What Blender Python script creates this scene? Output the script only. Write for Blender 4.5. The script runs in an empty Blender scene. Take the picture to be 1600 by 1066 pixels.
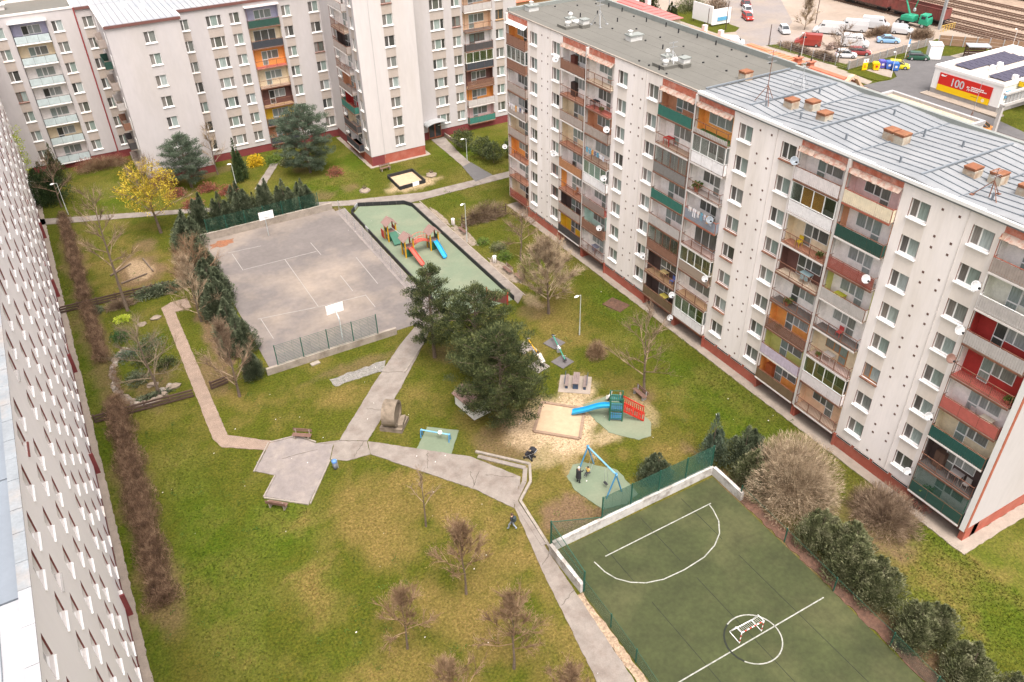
import bpy, math, random
import numpy as np
from mathutils import Matrix, Vector
R = math.radians
rnd = random.Random(7)
S = bpy.context.scene
C = S.collection
# ------------------------------------------------------------------ camera, sky, sun, exposure
cam = bpy.data.objects.new('camera', bpy.data.cameras.new('camera'))
C.objects.link(cam); S.camera = cam
_R = Vector((0.86668636, -0.49842754, -0.02060932)); _U = Vector((0.30385814, 0.49469431, 0.81421605)); _F = Vector((0.39563239, 0.71193225, -0.58019607))
cam.matrix_world = Matrix(((_R.x, _U.x, -_F.x, 0), (_R.y, _U.y, -_F.y, 0), (_R.z, _U.z, -_F.z, 48.3), (0, 0, 0, 1)))
cam.data.sensor_width = 36; cam.data.lens = 36 * 1275.6 / 1600; cam.data.clip_start = 0.5; cam.data.clip_end = 2500
world = bpy.data.worlds.new('World'); S.world = world; world.use_nodes = True
SUNV = Vector((-0.07, -0.38, 0.92)).normalized()
wn = world.node_tree.nodes; wl = world.node_tree.links
sky = wn.new('ShaderNodeTexSky'); sky.sky_type = 'NISHITA'; sky.sun_disc = False
sky.sun_elevation = math.asin(SUNV.z); sky.sun_rotation = math.atan2(SUNV.x, SUNV.y)
sky.dust_density = 6.0; sky.air_density = 1.0; sky.ozone_density = 1.0
hs = wn.new('ShaderNodeHueSaturation'); hs.inputs['Saturation'].default_value = 0.28
wl.new(sky.outputs[0], hs.inputs['Color'])
mx = wn.new('ShaderNodeMix'); mx.data_type = 'RGBA'; mx.blend_type = 'MULTIPLY'; mx.inputs[0].default_value = 1.0
mx.inputs[7].default_value = (1.0, 0.945, 0.92, 1)
wl.new(hs.outputs[0], mx.inputs[6]); wl.new(mx.outputs[2], wn['Background'].inputs[0])
wn['Background'].inputs[1].default_value = 0.14
sl = bpy.data.lights.new('sun', 'SUN'); sl.energy = 1.5; sl.angle = R(36); sl.color = (1.0, 0.965, 0.92)
so = bpy.data.objects.new('sun', sl); C.objects.link(so); so.rotation_euler = SUNV.to_track_quat('Z', 'Y').to_euler()
S.view_settings.view_transform = 'Standard'; S.view_settings.look = 'None'; S.view_settings.gamma = 1
S.view_settings.use_curve_mapping = False; S.view_settings.exposure = 1.33
try:
    S.cycles.max_bounces = 5; S.cycles.transparent_max_bounces = 8
except Exception: pass

# ------------------------------------------------------------------ materials
MC = {}
def mat(name, col, rough=0.85, var=0.12, scale=1.5, metal=0.0, bump=0.0, col2=None, amt=0.5, stretch=None, thr=None, spec=0.4, emit=None):
    """principled with world-space noise: col varies by 'var'; col2 shows in patches of size 1/scale"""
    if name in MC: return MC[name]
    m = bpy.data.materials.new(name); m.use_nodes = True; n = m.node_tree.nodes; l = m.node_tree.links; b = n['Principled BSDF']
    b.inputs['Roughness'].default_value = rough; b.inputs['Metallic'].default_value = metal; b.inputs['Specular IOR Level'].default_value = spec
    g = n.new('ShaderNodeNewGeometry'); mp = n.new('ShaderNodeMapping'); l.new(g.outputs['Position'], mp.inputs[0])
    if stretch: mp.inputs['Scale'].default_value = stretch
    nz = n.new('ShaderNodeTexNoise'); nz.inputs['Scale'].default_value = scale; nz.inputs['Detail'].default_value = 6; nz.inputs['Roughness'].default_value = 0.65
    l.new(mp.outputs[0], nz.inputs['Vector'])
    n2 = n.new('ShaderNodeTexNoise'); n2.inputs['Scale'].default_value = scale * 9; n2.inputs['Detail'].default_value = 3; l.new(mp.outputs[0], n2.inputs['Vector'])
    mr = n.new('ShaderNodeMapRange'); mr.inputs[1].default_value = 0.3; mr.inputs[2].default_value = 0.7; mr.inputs[3].default_value = 1 - var; mr.inputs[4].default_value = 1 + var
    l.new(nz.outputs[0], mr.inputs[0])
    m2 = n.new('ShaderNodeMapRange'); m2.inputs[1].default_value = 0.3; m2.inputs[2].default_value = 0.7; m2.inputs[3].default_value = 1 - var * .5; m2.inputs[4].default_value = 1 + var * .5
    l.new(n2.outputs[0], m2.inputs[0])
    mm = n.new('ShaderNodeMath'); mm.operation = 'MULTIPLY'; l.new(mr.outputs[0], mm.inputs[0]); l.new(m2.outputs[0], mm.inputs[1])
    base = n.new('ShaderNodeMix'); base.data_type = 'RGBA'; base.inputs[6].default_value = (*col, 1); base.inputs[7].default_value = (*(col2 or col), 1)
    if col2:
        t = n.new('ShaderNodeTexNoise'); t.inputs['Scale'].default_value = scale * .55; t.inputs['Detail'].default_value = 7; t.inputs['Roughness'].default_value = .6
        mp2 = n.new('ShaderNodeMapping'); mp2.inputs['Location'].default_value = (13, 7, 3); l.new(mp.outputs[0], mp2.inputs[0]); l.new(mp2.outputs[0], t.inputs['Vector'])
        tr = n.new('ShaderNodeMapRange'); a, c = thr or (0.45, 0.65); tr.inputs[1].default_value = a; tr.inputs[2].default_value = c; tr.inputs[4].default_value = amt
        l.new(t.outputs[0], tr.inputs[0]); l.new(tr.outputs[0], base.inputs[0])
    else: base.inputs[0].default_value = 0
    vm = n.new('ShaderNodeVectorMath'); vm.operation = 'SCALE'; l.new(base.outputs[2], vm.inputs[0]); l.new(mm.outputs[0], vm.inputs['Scale'])
    l.new(vm.outputs[0], b.inputs['Base Color'])
    if bump:
        bp = n.new('ShaderNodeBump'); bp.inputs['Strength'].default_value = bump; bp.inputs['Distance'].default_value = 0.03; l.new(n2.outputs[0], bp.inputs['Height']); l.new(bp.outputs[0], b.inputs['Normal'])
    if emit:
        b.inputs['Emission Color'].default_value = (*emit, 1); b.inputs['Emission Strength'].default_value = 1
    MC[name] = m; return m
PLASTER = mat('plaster', (.84, .78, .75), .9, .05, .6, col2=(.70, .635, .575), amt=.75, stretch=(1, 1, .16), bump=.1)
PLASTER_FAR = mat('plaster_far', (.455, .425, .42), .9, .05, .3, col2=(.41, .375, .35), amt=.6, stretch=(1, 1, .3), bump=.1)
PLASTER_L = mat('plaster_left', (.86, .805, .79), .9, .03, .25, col2=(.80, .745, .725), amt=.5, stretch=(1, .6, .12))
SPANDREL = mat('plaster_cream', (.75, .68, .62), .9, .05, .6, col2=(.64, .55, .46), amt=.6, stretch=(1, 1, .5))
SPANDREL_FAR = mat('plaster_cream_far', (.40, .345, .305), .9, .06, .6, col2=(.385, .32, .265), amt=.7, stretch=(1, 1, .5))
REDPL = mat('red_plinth', (.33, .085, .055), .85, .12, 1.2, col2=(.38, .14, .10), amt=.6)
REDPL_D = mat('dark_red_plinth', (.17, .035, .035), .85, .12, 1.0)
WHITE = mat('white_paint', (.78, .77, .75), .5, .03, 2)
OFFWHITE = mat('off_white', (.64, .60, .57), .7, .06, 2)
DJAMB = mat('dark_red_jamb', (.17, .05, .042), .8, .1, 2)
GREYJAMB = mat('grey_jamb', (.42, .40, .38), .8, .1, 2)
RUST = mat('rust_steel', (.16, .07, .045), .8, .2, 3, col2=(.26, .12, .06))
RUSTRED = mat('red_rail_paint', (.33, .10, .06), .7, .15, 3)
CONC = mat('concrete', (.27, .225, .185), .9, .14, 1.2, col2=(.22, .185, .15), bump=.3)
CONC_L = mat('pale_concrete', (.26, .225, .19), .9, .18, 2.2, col2=(.20, .175, .15), amt=.7, bump=.3)
PATH = mat('path_concrete', (.21, .182, .158), .92, .16, 1.3, col2=(.165, .135, .115), amt=.85, bump=.25)
PATH_O = mat('old_asphalt', (.19, .165, .155), .93, .14, 1.5, col2=(.25, .215, .19), amt=.7, bump=.3)
COURT = mat('court_asphalt', (.135, .118, .11), .93, .13, .22, col2=(.27, .22, .175), amt=.95, thr=(.44, .72), bump=.2)
ASPH = mat('asphalt', (.10, .095, .095), .9, .12, .6, bump=.2)
ROAD = mat('road_grey', (.20, .18, .17), .92, .08, .3, col2=(.165, .15, .14), bump=.1)
YARD = mat('yard_gravel', (.27, .215, .17), .95, .12, .12, col2=(.30, .25, .21), amt=.8, bump=.3)
YARD2 = mat('yard_asphalt', (.21, .185, .175), .95, .10, .2, col2=(.26, .21, .16), amt=.6)
BALLAST = mat('ballast', (.27, .20, .15), .95, .3, .7, col2=(.22, .165, .12), bump=.5)
RUBBER = mat('green_rubber', (.135, .168, .112), .9, .08, .5, col2=(.17, .185, .125), amt=.8, bump=.2)
SANDM = mat('sand', (.41, .30, .195), .95, .08, 2.5, col2=(.34, .25, .16), amt=.6, bump=.5)
BLACKB = mat('black_board', (.022, .022, .024), .7, .2, 2)
GREENB = mat('green_steel', (.012, .075, .05), .6, .1, 2)
TURF = mat('pitch_turf', (.038, .045, .015), .95, .26, .35, col2=(.060, .062, .024), amt=.9, bump=.3)
LINE = mat('white_line', (.30, .30, .27), .8, .3, 5, col2=(.16, .17, .13), amt=.6)
WORN = mat('worn_line', (.27, .25, .23), .9, .1, 5)
EARTH = mat('earth', (.25, .16, .105), .95, .2, 1.5, col2=(.17, .11, .07), bump=.5)
REDEARTH = mat('brown_mulch', (.105, .055, .036), .95, .35, 4, col2=(.055, .035, .024), bump=.6)
GRAVEL = mat('gravel', (.20, .185, .17), .95, .4, 6, col2=(.10, .11, .08), bump=.8)
CRACK = mat('crack', (.10, .085, .07), .95, .2, 4)
PAVER = None
TINROOF = mat('tin_roof', (.205, .215, .225), .6, .08, .5, metal=.0, col2=(.25, .255, .26), amt=.8)
TINROOF_W = mat('tin_roof_white', (.31, .31, .32), .5, .08, .4, col2=(.27, .29, .315), amt=.8)
TINSEAM = mat('tin_seam', (.165, .185, .205), .5, .1, 1)
BITUMEN = mat('bitumen_roof', (.125, .12, .105), .9, .08, .3, col2=(.12, .115, .10), bump=.15)
PARA_G = mat('grey_parapet', (.22, .235, .22), .6, .1, .8)
RUSTCAP = mat('rusty_cap', (.20, .075, .035), .8, .25, 3, col2=(.25, .125, .06))
REDTILE = mat('red_tile', (.40, .13, .075), .8, .12, 1)
ORTILE = mat('orange_tile', (.45, .17, .09), .8, .15, 1)
BARK = mat('bark', (.13, .095, .07), .95, .25, 6, bump=.5)
WOOD = mat('dark_wood', (.07, .042, .032), .85, .25, 3)
WOODB = mat('bench_wood', (.15, .085, .065), .7, .2, 3)
STONE = mat('rock', (.22, .175, .135), .95, .2, 2, bump=.5)
SCULPT = mat('sculpture_concrete', (.20, .16, .12), .95, .2, 2.2, col2=(.115, .09, .065), amt=.8, bump=.8)
BLUE = mat('blue_paint', (.05, .20, .36), .5, .08, 2)
CYAN = mat('cyan_plastic', (.02, .26, .48), .35, .05, 2)
REDP = mat('red_paint', (.42, .03, .018), .45, .08, 2)
SALMON = mat('faded_red_plastic', (.46, .085, .06), .4, .08, 2)
YEL = mat('yellow_paint', (.55, .30, .01), .5, .06, 2)
GREENP = mat('green_panel', (.02, .10, .06), .6, .1, 2)
BROOF = mat('brown_board', (.22, .14, .12), .8, .1, 3)
GLASSD = mat('dark_glass', (.03, .035, .04), .08, .1, 1, spec=.6)
TYRE = mat('tyre', (.02, .02, .02), .8, .1, 3)
CHROME = mat('grey_metal', (.45, .46, .47), .35, .05, 2, metal=.4)
GREYM = mat('galvanised', (.36, .37, .38), .5, .08, 2, metal=.3)
COLS = dict(white=(.74, .70, .67), cream=(.62, .52, .36), orange=(.72, .30, .07), salmon=(.50, .24, .13), yellow=(.72, .45, .02), lime=(.48, .47, .14), mint=(.45, .62, .55),
    peach=(.64, .43, .28), pink=(.66, .46, .44), lilac=(.38, .37, .48), redw=(.32, .025, .02), dark=(.075, .05, .045), brownw=(.12, .055, .045), tan=(.42, .33, .26), cel=(.60, .60, .52),
    pbrown=(.20, .10, .065), pgrey=(.30, .25, .22), pdark=(.055, .05, .05), pgreen=(.018, .075, .06), pteal=(.03, .13, .10), pslate=(.035, .038, .045), pwhite=(.68, .66, .66), pcream=(.66, .57, .42),
    plilac=(.42, .36, .43), pbamboo=(.15, .10, .055), porange=(.36, .17, .08), pblue=(.20, .215, .25), pred=(.34, .08, .055), plight=(.40, .37, .35), pglass=(.34, .39, .38), pink2=(.60, .55, .54), pfrost=(.36, .42, .42),
    terra=(.34, .16, .10), fgrey=(.30, .27, .25), fdark=(.09, .085, .08), fturf=(.05, .13, .035), fcream=(.56, .46, .34), fpink=(.36, .27, .24), fochre=(.34, .22, .12), fred=(.36, .09, .07), ftan=(.32, .24, .18), pmesh=(.17, .16, .15), pdgreen=(.02, .06, .045))
def cm(k):
    c = COLS[k]; g = sum(c) / 3; c = tuple(min(.88, (v * .97 + g * .03) * 1.18) for v in c)
    return mat('c_' + k, c, .8, .12, 2.5)
def pane_mat(name, stops, rough=.12):
    m = bpy.data.materials.new(name); m.use_nodes = True; n = m.node_tree.nodes; l = m.node_tree.links; b = n['Principled BSDF']
    oi = n.new('ShaderNodeObjectInfo'); cr = n.new('ShaderNodeValToRGB'); cr.color_ramp.interpolation = 'CONSTANT'
    e = cr.color_ramp.elements
    while len(e) < len(stops): e.new(.5)
    for i, (p, c) in enumerate(stops): e[i].position = p; e[i].color = (*c, 1)
    l.new(oi.outputs['Random'], cr.inputs[0])
    g = n.new('ShaderNodeNewGeometry'); nz = n.new('ShaderNodeTexNoise'); nz.inputs['Scale'].default_value = 2.2; nz.inputs['Detail'].default_value = 4; l.new(g.outputs['Position'], nz.inputs['Vector'])
    mp = n.new('ShaderNodeMapping'); mp.inputs['Scale'].default_value = (5, 5, .5); l.new(g.outputs['Position'], mp.inputs[0]); l.new(mp.outputs[0], nz.inputs['Vector'])
    mr = n.new('ShaderNodeMapRange'); mr.inputs[1].default_value = .3; mr.inputs[2].default_value = .7; mr.inputs[3].default_value = .75; mr.inputs[4].default_value = 1.2; l.new(nz.outputs[0], mr.inputs[0])
    vm = n.new('ShaderNodeVectorMath'); vm.operation = 'SCALE'; l.new(cr.outputs[0], vm.inputs[0]); l.new(mr.outputs[0], vm.inputs['Scale']); l.new(vm.outputs[0], b.inputs['Base Color'])
    b.inputs['Roughness'].default_value = rough; b.inputs['Specular IOR Level'].default_value = .5
    return m
PANE_A = pane_mat('pane_small', [(0, (.17, .155, .14)), (.3, (.09, .085, .08)), (.5, (.22, .20, .185)), (.75, (.13, .12, .115)), (.9, (.05, .05, .05))])
PANE_B = pane_mat('pane_large', [(0, (.22, .27, .245)), (.35, (.28, .33, .31)), (.55, (.10, .105, .09)), (.68, (.18, .19, .175)), (.84, (.33, .37, .36)), (.93, (.06, .06, .055))])
PANE_C = pane_mat('pane_mixed', [(0, (.20, .20, .18)), (.3, (.26, .29, .27)), (.6, (.12, .12, .11)), (.8, (.30, .32, .31))])
PANE_L = pane_mat('pane_pale', [(0, (.36, .34, .32)), (.4, (.42, .40, .37)), (.7, (.30, .29, .27)), (.9, (.18, .17, .16))], .3)  # reflection of what stands opposite is painted into these pale base colours
def glass_mat():
    m = bpy.data.materials.new('clear_glass'); m.use_nodes = True; n = m.node_tree.nodes; l = m.node_tree.links
    n.remove(n['Principled BSDF']); t = n.new('ShaderNodeBsdfTransparent'); t.inputs[0].default_value = (.78, .84, .82, 1); g = n.new('ShaderNodeBsdfGlossy'); g.inputs['Roughness'].default_value = .1
    x = n.new('ShaderNodeMixShader'); x.inputs[0].default_value = .2; l.new(t.outputs[0], x.inputs[1]); l.new(g.outputs[0], x.inputs[2]); l.new(x.outputs[0], n['Material Output'].inputs[0]); return m
GLASS = glass_mat()
def net_mat(name, col, op):
    m = bpy.data.materials.new(name); m.use_nodes = True; n = m.node_tree.nodes; l = m.node_tree.links
    b = n['Principled BSDF']; b.inputs['Base Color'].default_value = (*col, 1); b.inputs['Roughness'].default_value = .8
    t = n.new('ShaderNodeBsdfTransparent'); x = n.new('ShaderNodeMixShader'); x.inputs[0].default_value = op
    l.new(t.outputs[0], x.inputs[1]); l.new(b.outputs[0], x.inputs[2]); l.new(x.outputs[0], n['Material Output'].inputs[0]); return m
NET = net_mat('fine_green_netting', (.03, .10, .07), .30)
NETW = net_mat('fine_wire_netting', (.30, .30, .28), .22)
def leaf_mat(name, c1, c2, c3, tr=.12):
    m = bpy.data.materials.new(name); m.use_nodes = True; n = m.node_tree.nodes; l = m.node_tree.links; b = n['Principled BSDF']
    g = n.new('ShaderNodeNewGeometry'); cr = n.new('ShaderNodeValToRGB'); e = cr.color_ramp.elements
    e[0].color = (*c1, 1); e[1].color = (*c3, 1); x = e.new(.5); x.color = (*c2, 1)
    nz = n.new('ShaderNodeTexNoise'); nz.inputs['Scale'].default_value = 1.3; nz.inputs['Detail'].default_value = 3; l.new(g.outputs['Position'], nz.inputs['Vector'])
    a = n.new('ShaderNodeMath'); a.operation = 'MULTIPLY_ADD'; a.inputs[1].default_value = .6; l.new(g.outputs['Random Per Island'], a.inputs[0]); 
    s = n.new('ShaderNodeMath'); s.operation = 'MULTIPLY_ADD'; s.inputs[1].default_value = 2.2; s.inputs[2].default_value = -.88; l.new(nz.outputs[0], s.inputs[0]); l.new(s.outputs[0], a.inputs[2])
    l.new(a.outputs[0], cr.inputs[0]); l.new(cr.outputs[0], b.inputs['Base Color']); b.inputs['Roughness'].default_value = .75
    b.inputs['Specular IOR Level'].default_value = .25
    return m
L_PINE = leaf_mat('pine_needles', (.014, .022, .009), (.046, .06, .02), (.115, .125, .045))
TWIG = leaf_mat('twig_brown', (.08, .05, .035), (.19, .13, .085), (.34, .25, .17))
TWIG_R = leaf_mat('twig_red', (.09, .055, .032), (.21, .13, .075), (.34, .24, .145))
TWIG_Y = leaf_mat('twig_tan', (.13, .09, .055), (.31, .23, .15), (.52, .42, .29))
L_PINEB = leaf_mat('blue_pine_needles', (.04, .06, .035), (.08, .11, .07), (.14, .17, .12))
L_JUN = leaf_mat('juniper_leaves', (.03, .042, .024), (.072, .09, .048), (.16, .18, .11))
L_THU = leaf_mat('olive_thuja_leaves', (.035, .042, .018), (.11, .122, .052), (.25, .245, .145))
L_YEL = leaf_mat('yellow_blossom', (.20, .14, .02), (.36, .26, .025), (.50, .39, .04))
L_LIME = leaf_mat('lime_leaves', (.18, .24, .02), (.32, .40, .03), (.45, .50, .06))
L_FOR = leaf_mat('forsythia_blossom', (.4, .24, .0), (.52, .33, .01), (.6, .42, .03))
L_SHR = leaf_mat('green_shrub_leaves', (.04, .08, .012), (.08, .14, .02), (.15, .2, .04))
L_RED = leaf_mat('red_buds', (.16, .035, .03), (.22, .07, .05), (.28, .12, .08))

# ------------------------------------------------------------------ mesh building
class MB:
    def __init__(s): s.v = []; s.f = []; s.m = []
    def face(s, pts, m=0):
        i = len(s.v); s.v += [tuple(p) for p in pts]; s.f.append(tuple(range(i, i + len(pts)))); s.m.append(m)
    def box(s, x0, x1, y0, y1, z0, z1, m=0):
        i = len(s.v)
        s.v += [(x0, y0, z0), (x1, y0, z0), (x1, y1, z0), (x0, y1, z0), (x0, y0, z1), (x1, y0, z1), (x1, y1, z1), (x0, y1, z1)]
        for q in ((3, 2, 1, 0), (4, 5, 6, 7), (0, 1, 5, 4), (1, 2, 6, 5), (2, 3, 7, 6), (3, 0, 4, 7)): s.f.append(tuple(i + k for k in q)); s.m.append(m)
        return s
    def prism(s, poly, z0, z1, m=0, mtop=None):
        n = len(poly); i = len(s.v)
        a = sum(poly[k][0] * poly[(k + 1) % n][1] - poly[(k + 1) % n][0] * poly[k][1] for k in range(n))
        if a < 0: poly = poly[::-1]
        s.v += [(p[0], p[1], z0) for p in poly] + [(p[0], p[1], z1) for p in poly]
        s.f.append(tuple(i + n + k for k in range(n))); s.m.append(m if mtop is None else mtop)
        s.f.append(tuple(i + k for k in reversed(range(n)))); s.m.append(m)
        for k in range(n): s.f.append((i + k, i + (k + 1) % n, i + n + (k + 1) % n, i + n + k)); s.m.append(m)
        return s
    def tube(s, p, q, r0, r1=None, n=6, m=0, cap=True):
        r1 = r0 if r1 is None else r1; p = Vector(p); q = Vector(q); d = (q - p)
        if d.length < 1e-6: return s
        d.normalize(); a = d.orthogonal().normalized(); b = d.cross(a); i = len(s.v)
        for c, r in ((p, r0), (q, r1)):
            for k in range(n): t = 2 * math.pi * k / n; s.v.append(tuple(c + a * (r * math.cos(t)) + b * (r * math.sin(t))))
        for k in range(n): s.f.append((i + k, i + (k + 1) % n, i + n + (k + 1) % n, i + n + k)); s.m.append(m)
        if cap and n > 2: s.f.append(tuple(i + n + k for k in range(n))); s.m.append(m); s.f.append(tuple(i + k for k in reversed(range(n)))); s.m.append(m)
        return s
    def path(s, pts, r, n=6, m=0):
        for a, b in zip(pts, pts[1:]): s.tube(a, b, r, r, n, m)
        return s
    def extr(s, prof, y0, y1, m=0, inset=0):     # profile in x-z extruded along y
        n = len(prof); i = len(s.v)
        a = sum(prof[k][0] * prof[(k + 1) % n][1] - prof[(k + 1) % n][0] * prof[k][1] for k in range(n))
        if a < 0: prof = prof[::-1]
        s.v += [(p[0], y0, p[1]) for p in prof] + [(p[0], y1, p[1]) for p in prof]
        s.f.append(tuple(i + k for k in range(n))); s.m.append(m); s.f.append(tuple(i + n + k for k in reversed(range(n)))); s.m.append(m)
        for k in range(n): s.f.append((i + (k + 1) % n, i + k, i + n + k, i + n + (k + 1) % n)); s.m.append(m)
        return s
    def lathe(s, prof, n=12, cx=0, cy=0, m=0):
        i = len(s.v)
        for r, z in prof:
            for k in range(n): t = 2 * math.pi * k / n; s.v.append((cx + r * math.cos(t), cy + r * math.sin(t), z))
        for j in range(len(prof) - 1):
            for k in range(n): s.f.append((i + j * n + k, i + j * n + (k + 1) % n, i + (j + 1) * n + (k + 1) % n, i + (j + 1) * n + k)); s.m.append(m)
        s.f.append(tuple(i + (len(prof) - 1) * n + k for k in range(n))); s.m.append(m)
        return s
    def mesh(s, name, *mats, smooth=False):
        me = bpy.data.meshes.new(name); me.from_pydata(s.v, [], s.f)
        for x in mats: me.materials.append(x)
        if len(mats) > 1: me.polygons.foreach_set('material_index', s.m)
        if smooth: me.polygons.foreach_set('use_smooth', [True] * len(s.f))
        return me
def ob(name, me, parent=None, loc=(0, 0, 0), rz=0, kind=None):
    o = bpy.data.objects.new(name, me); C.objects.link(o); o.location = loc
    if rz: o.rotation_euler = (0, 0, rz)
    if parent: o.parent = parent
    if kind: o['kind'] = kind
    return o
def tag(o, label, cat, group=None):
    o['label'] = label; o['category'] = cat
    if group: o['group'] = group
    return o
def thing(name, label, cat, loc=(0, 0, 0), rz=0, group=None):
    return tag(ob(name, None, None, loc, rz), label, cat, group)
def struct(name, me, loc=(0, 0, 0), rz=0): return ob(name, me, None, loc, rz, 'structure')
def dup(root, loc, rz=None, label=None, group=None, scale=None):
    r = root.copy(); C.objects.link(r); r.location = loc
    if rz is not None: r.rotation_euler = (0, 0, rz)
    if scale: r.scale = scale
    if label: r['label'] = label
    if group: r['group'] = group
    for ch in root.children:
        c = ch.copy(); C.objects.link(c); c.parent = r
        for g in ch.children: d = g.copy(); C.objects.link(d); d.parent = c
    return r
def tri_mesh(name, V, matl, nper=3):
    """V: (N, nper, 3) array of separate polygons"""
    V = np.asarray(V, dtype=np.float32); n = V.shape[0]; me = bpy.data.meshes.new(name)
    me.vertices.add(n * nper); me.vertices.foreach_set('co', V.reshape(-1))
    me.loops.add(n * nper); me.loops.foreach_set('vertex_index', np.arange(n * nper, dtype=np.int32))
    me.polygons.add(n); me.polygons.foreach_set('loop_start', np.arange(0, n * nper, nper, dtype=np.int32)); me.polygons.foreach_set('loop_total', np.full(n, nper, dtype=np.int32))
    me.materials.append(matl); me.update(); me.validate(); return me
NR = np.random.RandomState(3)
def unit(n, r=None):
    v = (r or NR).normal(size=(n, 3)); return v / np.linalg.norm(v, axis=1, keepdims=True)
def needles(cen, dirs, length, width, jit=.6, r=None):
    """kite-shaped leaf faces at centres pointing about 'dirs'"""
    r = r or NR; n = len(cen); d = dirs + unit(n, r) * jit; d /= np.linalg.norm(d, axis=1, keepdims=True)
    s = np.cross(d, unit(n, r)); s /= np.linalg.norm(s, axis=1, keepdims=True) + 1e-9
    L = (length * r.uniform(.6, 1.3, n))[:, None]; W = (width * r.uniform(.6, 1.3, n))[:, None]
    return np.stack([cen - d * L * .5, cen + s * W * .5, cen + d * L * .5, cen - s * W * .5], axis=1)

# ------------------------------------------------------------------ ground with a cover map (dry / lush / bare earth)
def vnoise(x, y, cell, seed):
    r = np.random.RandomState(seed); g = r.rand(256, 256)
    u = x / cell + 100.3; v = y / cell + 100.7; i = np.floor(u).astype(int); j = np.floor(v).astype(int); a = u - i; b = v - j
    a = a * a * (3 - 2 * a); b = b * b * (3 - 2 * b); G = lambda p, q: g[p % 256, q % 256]
    return (G(i, j) * (1 - a) + G(i + 1, j) * a) * (1 - b) + (G(i, j + 1) * (1 - a) + G(i + 1, j + 1) * a) * b
DRY = [(13, 42, 6, 7, .9), (17, 33, 5, 8, 1), (11, 30, 6, 6, .8), (16, 27, 4, 6, .9), (30, 40, 5, 4, .8), (34, 49, 4, 4, .5), (9, 60, 3, 3, .5), (13, 58, 3, 3, .4), (3, 98, 6, 6, .7), (-1, 95, 3, 8, .5), (24, 51, 3, 4, .5), (26, 38, 4, 4, .7), (9, 44, 3, 2, .5), (7, 38, 3, 2, .6), (36, 55, 3, 4, .5), (40, 62, 4, 4, .5), (6.5, 63, 2.5, 3, .8), (38, 40, 4, 5, .4), (12, 62, 5, 2, .5), (34, 38, 3, 3, .6), (42, 27, 3, 3, .3), (6, 30, 5, 5, .45), (45.5, 16, 3, 3, .4)]
LUSH = [(0, 47, 3, 12, .9), (5, 47, 3.5, 5, .9), (6, 40, 2, 4, .5), (-5.6, 60, 1.2, 60, .7), (44.5, 40, 3.5, 16, .85), (44.5, 18, 5, 7, 1), (46, 58, 2.5, 8, .9), (48, 12, 6, 8, .8), (30, 105, 8, 6, .8), (36, 112, 6, 5, .8), (43, 92, 6, 5, .4), (52, 106, 6, 6, .8), (4, 118, 6, 6, .8), (0, 100, 2, 8, .5), (-1, 76, 2, 8, .5), (28, 58, 3, 4, .4), (43, 75, 4, 8, .4), (5, 32, 3, 6, .4), (10, 66, 3, 1, .3)]
BARE = [(2.6, 95.2, 2.4, 3.6, .9), (4.5, 101, 1.5, 2.5, .7), (25.3, 36.6, 2.2, 1.9, .95), (27, 35.6, 3.5, 1.0, .8), (6.8, 78, 1.1, 8, .95), (5.3, 70, 1.2, 3, .7), (25, 46.5, 2.5, 2.5, .7), (27, 61, 2, 2, .5), (38.2, 20, .9, 16, .9), (40, 30, 2, 3, .6), (44.5, 24, 2.5, 2.6, .8), (28, 97.5, 1, 1, .7), (-.5, 71, 2.2, 3, .6), (40, 53, .8, .8, .3), (38.6, 45.2, 1, 1, .6), (37.6, 63, 1.5, 1.5, .5), (14, 51.4, .4, .4, .3), (45.8, 59, 1, .8, .8), (17, 119, 4, 2, .5), (28, 113, 1.5, 1.5, .5), (9, 90, 1.5, 9, .6), (20.3, 103, 10, 1.6, .6), (-4, 91, 1.3, 24, .5), (-4.1, 55, 1.3, 12, .6), (17.4, 63.7, 5, .9, .5)]
SANDY = [(31, 46.3, 4.4, 3.6, 1.0), (34, 49, 2.2, 1.8, .75), (27.5, 43.2, 2.2, 1.2, .5), (33.6, 42.8, 2.4, 1.2, .6), (39.8, 99.8, 3.6, 1.8, .75), (2.6, 95.5, 1.1, 2.2, .5), (37.5, 43.3, 1, 2, .4), (28.4, 39, 1, 3, .3), (38.6, 65, .8, 1.5, .6), (38.4, 88, .6, 6, .2)]
def cover(x, y):
    x = np.asarray(x, float); y = np.asarray(y, float)
    n1 = vnoise(x, y, 3.1, 1); n2 = vnoise(x, y, 1.1, 2); n3 = vnoise(x, y, .45, 3); n = n1 * .5 + n2 * .3 + n3 * .2 - .5
    def acc(bl, sharp, ns):
        o = np.zeros_like(x)
        for cx, cy, rx, ry, a in bl: o = np.maximum(o, a * np.clip((1.25 - np.sqrt(((x - cx) / rx) ** 2 + ((y - cy) / ry) ** 2) + n * ns) * sharp, 0, 1))
        return o
    dry = np.clip(acc(DRY, 1.1, 2.6) * .58 + n * 1.5 + .17, 0, 1); lush = np.clip(acc(LUSH, 1.6, 1.8) + n * .8 - .05, 0, 1)
    return np.stack([dry, lush, acc(BARE, 2.2, 1.6), acc(SANDY, 2.6, 1.5)], axis=-1)
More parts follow.
